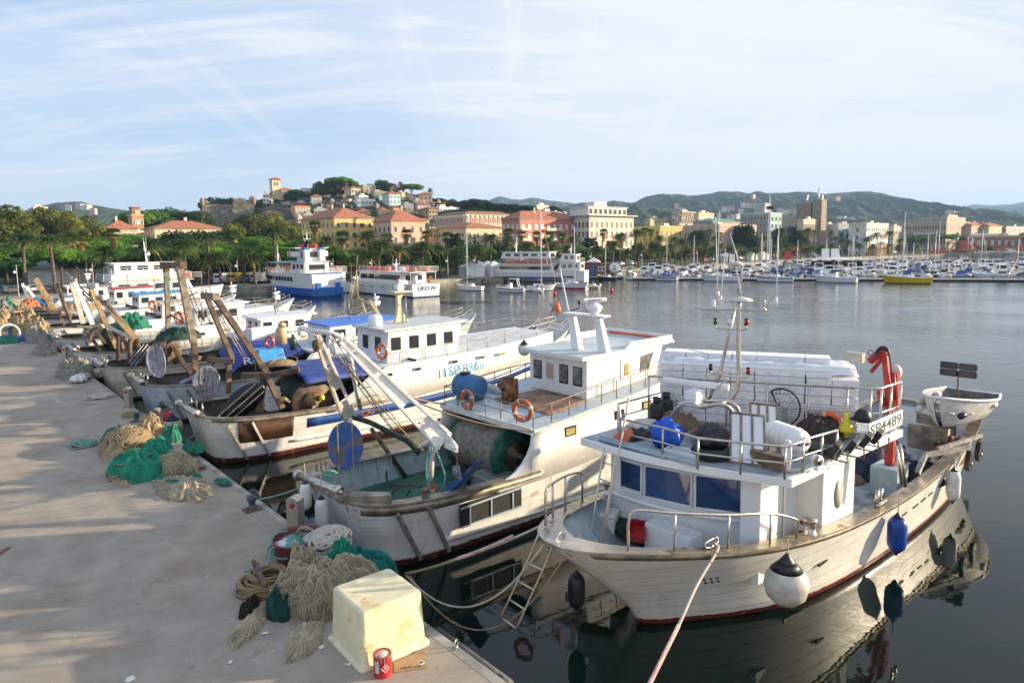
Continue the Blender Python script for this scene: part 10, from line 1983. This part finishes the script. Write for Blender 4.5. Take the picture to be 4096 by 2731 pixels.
def car(kind,col):
 o=empty({'van':'parked_van','car':'parked_car'}[kind],(0,0,-500));o['category']=kind;L_,H_,W_=(5.2,2.3,2.0)if kind=='van' else(4.2,1.45,1.75)
 pr=[(0,.35),(0,.9),(.15,H_*.96),(.3,H_),(3.9,H_),(4.6,1.25),(5.15,1.0),(5.2,.4)]if kind=='van' else[(0,.35),(0,.85),(.25,.95),(.75,1.42),(2.3,1.45),(3.1,.98),(4.0,.82),(4.2,.6),(4.2,.3)]
 mb=MB().prism([(x-L_/2,-W_/2,z)for x,z in pr],(0,W_,0));b=mb.B('body',col,o,bevel=.06)
 for sg in(-1,1):mb=MB().prism([(x-L_/2,sg*(W_/2+.005),z)for x,z in(([(3.2,1.35),(3.2,1.95),(3.75,1.95),(4.25,1.35)])if kind=='van' else([(.55,.95),(.85,1.33),(2.25,1.35),(2.85,.97)]))],(0,sg*.01,0));mb.B('side_window',glassd,b)
 mb=MB().box((-L_/2-.005,0,H_*.72),(.03,W_*.75,H_*.22));mb.B('rear_window',glassd,b)
 for x_ in(.8,L_-.9):
  for sg in(-1,1):w=MB().lathe([(.02,-.1),(.32,-.1),(.34,0),(.32,.1),(.02,.1)],(x_-L_/2,sg*(W_/2-.08),.33),18,M=Matrix.Rotation(pi/2,3,'X')).B('wheel',black,o)
 for sg in(-1,1):mb=MB().box((-L_/2-.01,sg*W_*.4,.95),(.03,.14,.22));mb.B('tail_light',redp,b)
 return o
cm={'white':mat('white_car_paint',(.75,.76,.78),.25,coat=.5),'dark':mat('dark_grey_car_paint',(.06,.065,.07),.25,coat=.6),'yellow':mat('ochre_van_paint',(.55,.38,.04),.4),'red':mat('red_car_paint',(.50,.02,.02),.3,coat=.5),'silver':mat('silver_car_paint',(.45,.46,.48),.3,.5,coat=.5),'blue':mat('blue_car_paint',(.04,.08,.2),.3,coat=.5)}
for k,(kind,col,px,off,da,lab)in en((('van','white',890,17,1.2,'white van parked left of the ferry bow'),('van','yellow',945,18,1.2,'ochre yellow van beside the white van'),('car','dark',985,16,1.2,'dark car right of the ochre van'),('van','yellow',1010,19,1.2,'orange-topped van behind the palm by the ferry'),('van','white',1035,17,1.1,'second white van just left of the ferry bow'),('car','dark',850,17,1.2,'dark car left of the white van'),('car','dark',45,12,.2,'dark estate car at the far left edge of the quay road'),('car','silver',130,12,.2,'silver car beside the dark estate car'),('car','white',470,14,.2,'white car in front of the low pavilion'),('car','white',2480,26,.1,'white car under the palms left of the marina hut'),('car','white',2527,26,.1,'second white car under the palms, right of the first'),('car','red',2818,24,.1,'red car on the promenade road'),('car','white',2850,26,.1,'white car right of the red car'),('car','silver',2875,26,.1,'silver car beside the white tent'),('car','white',2960,26,.1,'white car right of the white tent'),('car','blue',2990,26,.1,'blue car between tent and kiosks'),('car','white',3748,14,.1,'white car near the fairground frame'),('car','white',3925,10,0,'white car, leftmost of the four before the red brick building'),('car','white',3965,10,0,'white car, second of the four before the red brick building'),('car','silver',4000,10,0,'silver car, third of the four before the red brick building'),('van','white',4042,10,0,'white pick-up van, rightmost before the red brick building'))):
 o=car(kind,cm[col]);p=shore_at(px,off);i=next((j for j in rg(len(shore)-1)if shore[j][0]<=px<=shore[j+1][0]),0);d=SHl[i+1]-SHl[i];o.location=p;o.rotation_euler=(0,0,atan2(d.y,d.x)+da);o['label']=lab
def tent(px,off,w,lab,m_=None):
 p=shore_at(px,off);o=empty('tent',p,.5,lab,'tent','white tents on the promenade');m_=m_ or cW;mb=MB().box((0,0,1.2),(w,w,2.4));mb.B('wall',m_,o);mb=MB().box((0,0,2.75),(w*1.08,w*1.08,.7),tp=.55);mb.box((0,0,3.4),(w*.58,w*.58,.8),tp=.05);mb.B('roof',m_,o)
for px,off,w,lab in((1885,8,5,'first white peaked tent behind the sailing boat mast'),(1912,12,5,'second white peaked tent, right of the first'),(1950,10,5,'third white peaked tent, by the palm'),(1975,5,4,'low white awning tent at the water edge'),(2905,14,6,'large white tent among the marina palms'),(3005,16,4,'small red-trimmed white tent'),(3050,16,4,'cream tent right of the red-trimmed one')):tent(px,off,w,lab)
p=shore_at(3508,14);o=empty('kiosk',p,.4,'orange-yellow kiosk with a red roof between the palms','kiosk');mb=MB().box((0,0,1.7),(8,6,3.4));mb.B('wall',wm((.70,.42,.10)),o);mb=MB().box((0,0,4.1),(9,7,1.4),tp=.5);mb.B('roof',redp,o)
p=shore_at(3848,22);o=empty('fairground_ride',p,0,'pyramid-shaped fairground ride frame near the far corner of the basin','ride');ap=D(*a4(1685,655),p.y).z;tan=mat('ride_tan',(.42,.30,.16),.6)
for sx in(-1,1):
 for sy in(-1,1):mb=MB().beam((sx*11,sy*5,0),(sx*3.2,sy*1,ap-1.2),.7,.7);mb.B('leg',tan,o)
for k in rg(7):z=(ap-1.2)*(k+1)/8;w=lerp(11,3.2,(k+1)/8);mb=MB().box((0,0,z-1),(w*2,.4,.4));mb.B('cross_bar',tan,o)
mb=MB().box((0,-3,2),(14,4,1));mb.box((0,-2,4.5),(4,3,5));mb.B('platform',mat('ride_red',(.5,.10,.05),.5),o);mb=MB().box((-16,-3,2),(8,3,3.6));mb.B('ticket_booth',MAT['ride_red'],o)
p=shore_at(3162,2);o=empty('harbour_crane',p,0,'small red-orange jib crane on the marina quay','crane');mb=MB().box((-1.2,0,2),(2.2,2,3.6));mb.beam((.5,0,4.2),(2.6,0,5),.6,.5);mb.beam((2.6,0,5),(3.0,0,.6),.6,.5);mb.B('body',mat('crane_orange',(.60,.07,.03),.5),o)
sp_=shore_at(1000,3.4);person(Vc((sp_.x,sp_.y,1.2-.42)),-1.6,'person in dark top sitting on the right end of the bench by the ferry',(.03,.03,.035),(.42,.26,.2),'black',1.7,sit=True)
for k,(px,off,lab)in en(((2645,3,'tiny person in red walking before the palms'),(2432,3,'tiny person by the benches right of the hut'))):p=shore_at(px,off);person(p,1,lab,(.5,.05,.05)if k==0 else(.2,.2,.25),(.1,.1,.12),['dark','grey'][k],1.7)
for k,px in en((3871,3886)):p=shore_at(px,4);z=D(*(a4((1285,1295)[k]if False else(1762,1800)[k],(650,645)[k])),p.y).z;mb=MB().tube([(0,0,0),(0,0,z-1.2)],.12,6);o=mb.B('flag_pole',cW);o.location=p;tag(o,['left','right'][k]+' white flag pole at the corner of the basin','flag pole');MB().box((.5,0,z-3.2),(.9,.05,1.6)).B('flag',[redp,cW][k],o)
g=D(1970,274,260);o=empty('flying_gull',g,1.0,'small dark gull flying in the middle of the sky','bird');mb=MB().add([(0,0,0),(.12,.35,.14),(.02,.8,.05),(-.12,.35,.12)],[(0,1,2,3)]);mb.add([(0,0,0),(.12,-.35,.14),(.02,-.8,.05),(-.12,-.35,.12)],[(0,1,2,3)]);mb.tube([(-.3,0,0),(0,0,.02),(.25,0,0)],[.02,.07,.02],8);mb.B('body',mat('gull_grey',(.25,.24,.23),.8),o,solid=.01)
haze(.00012)
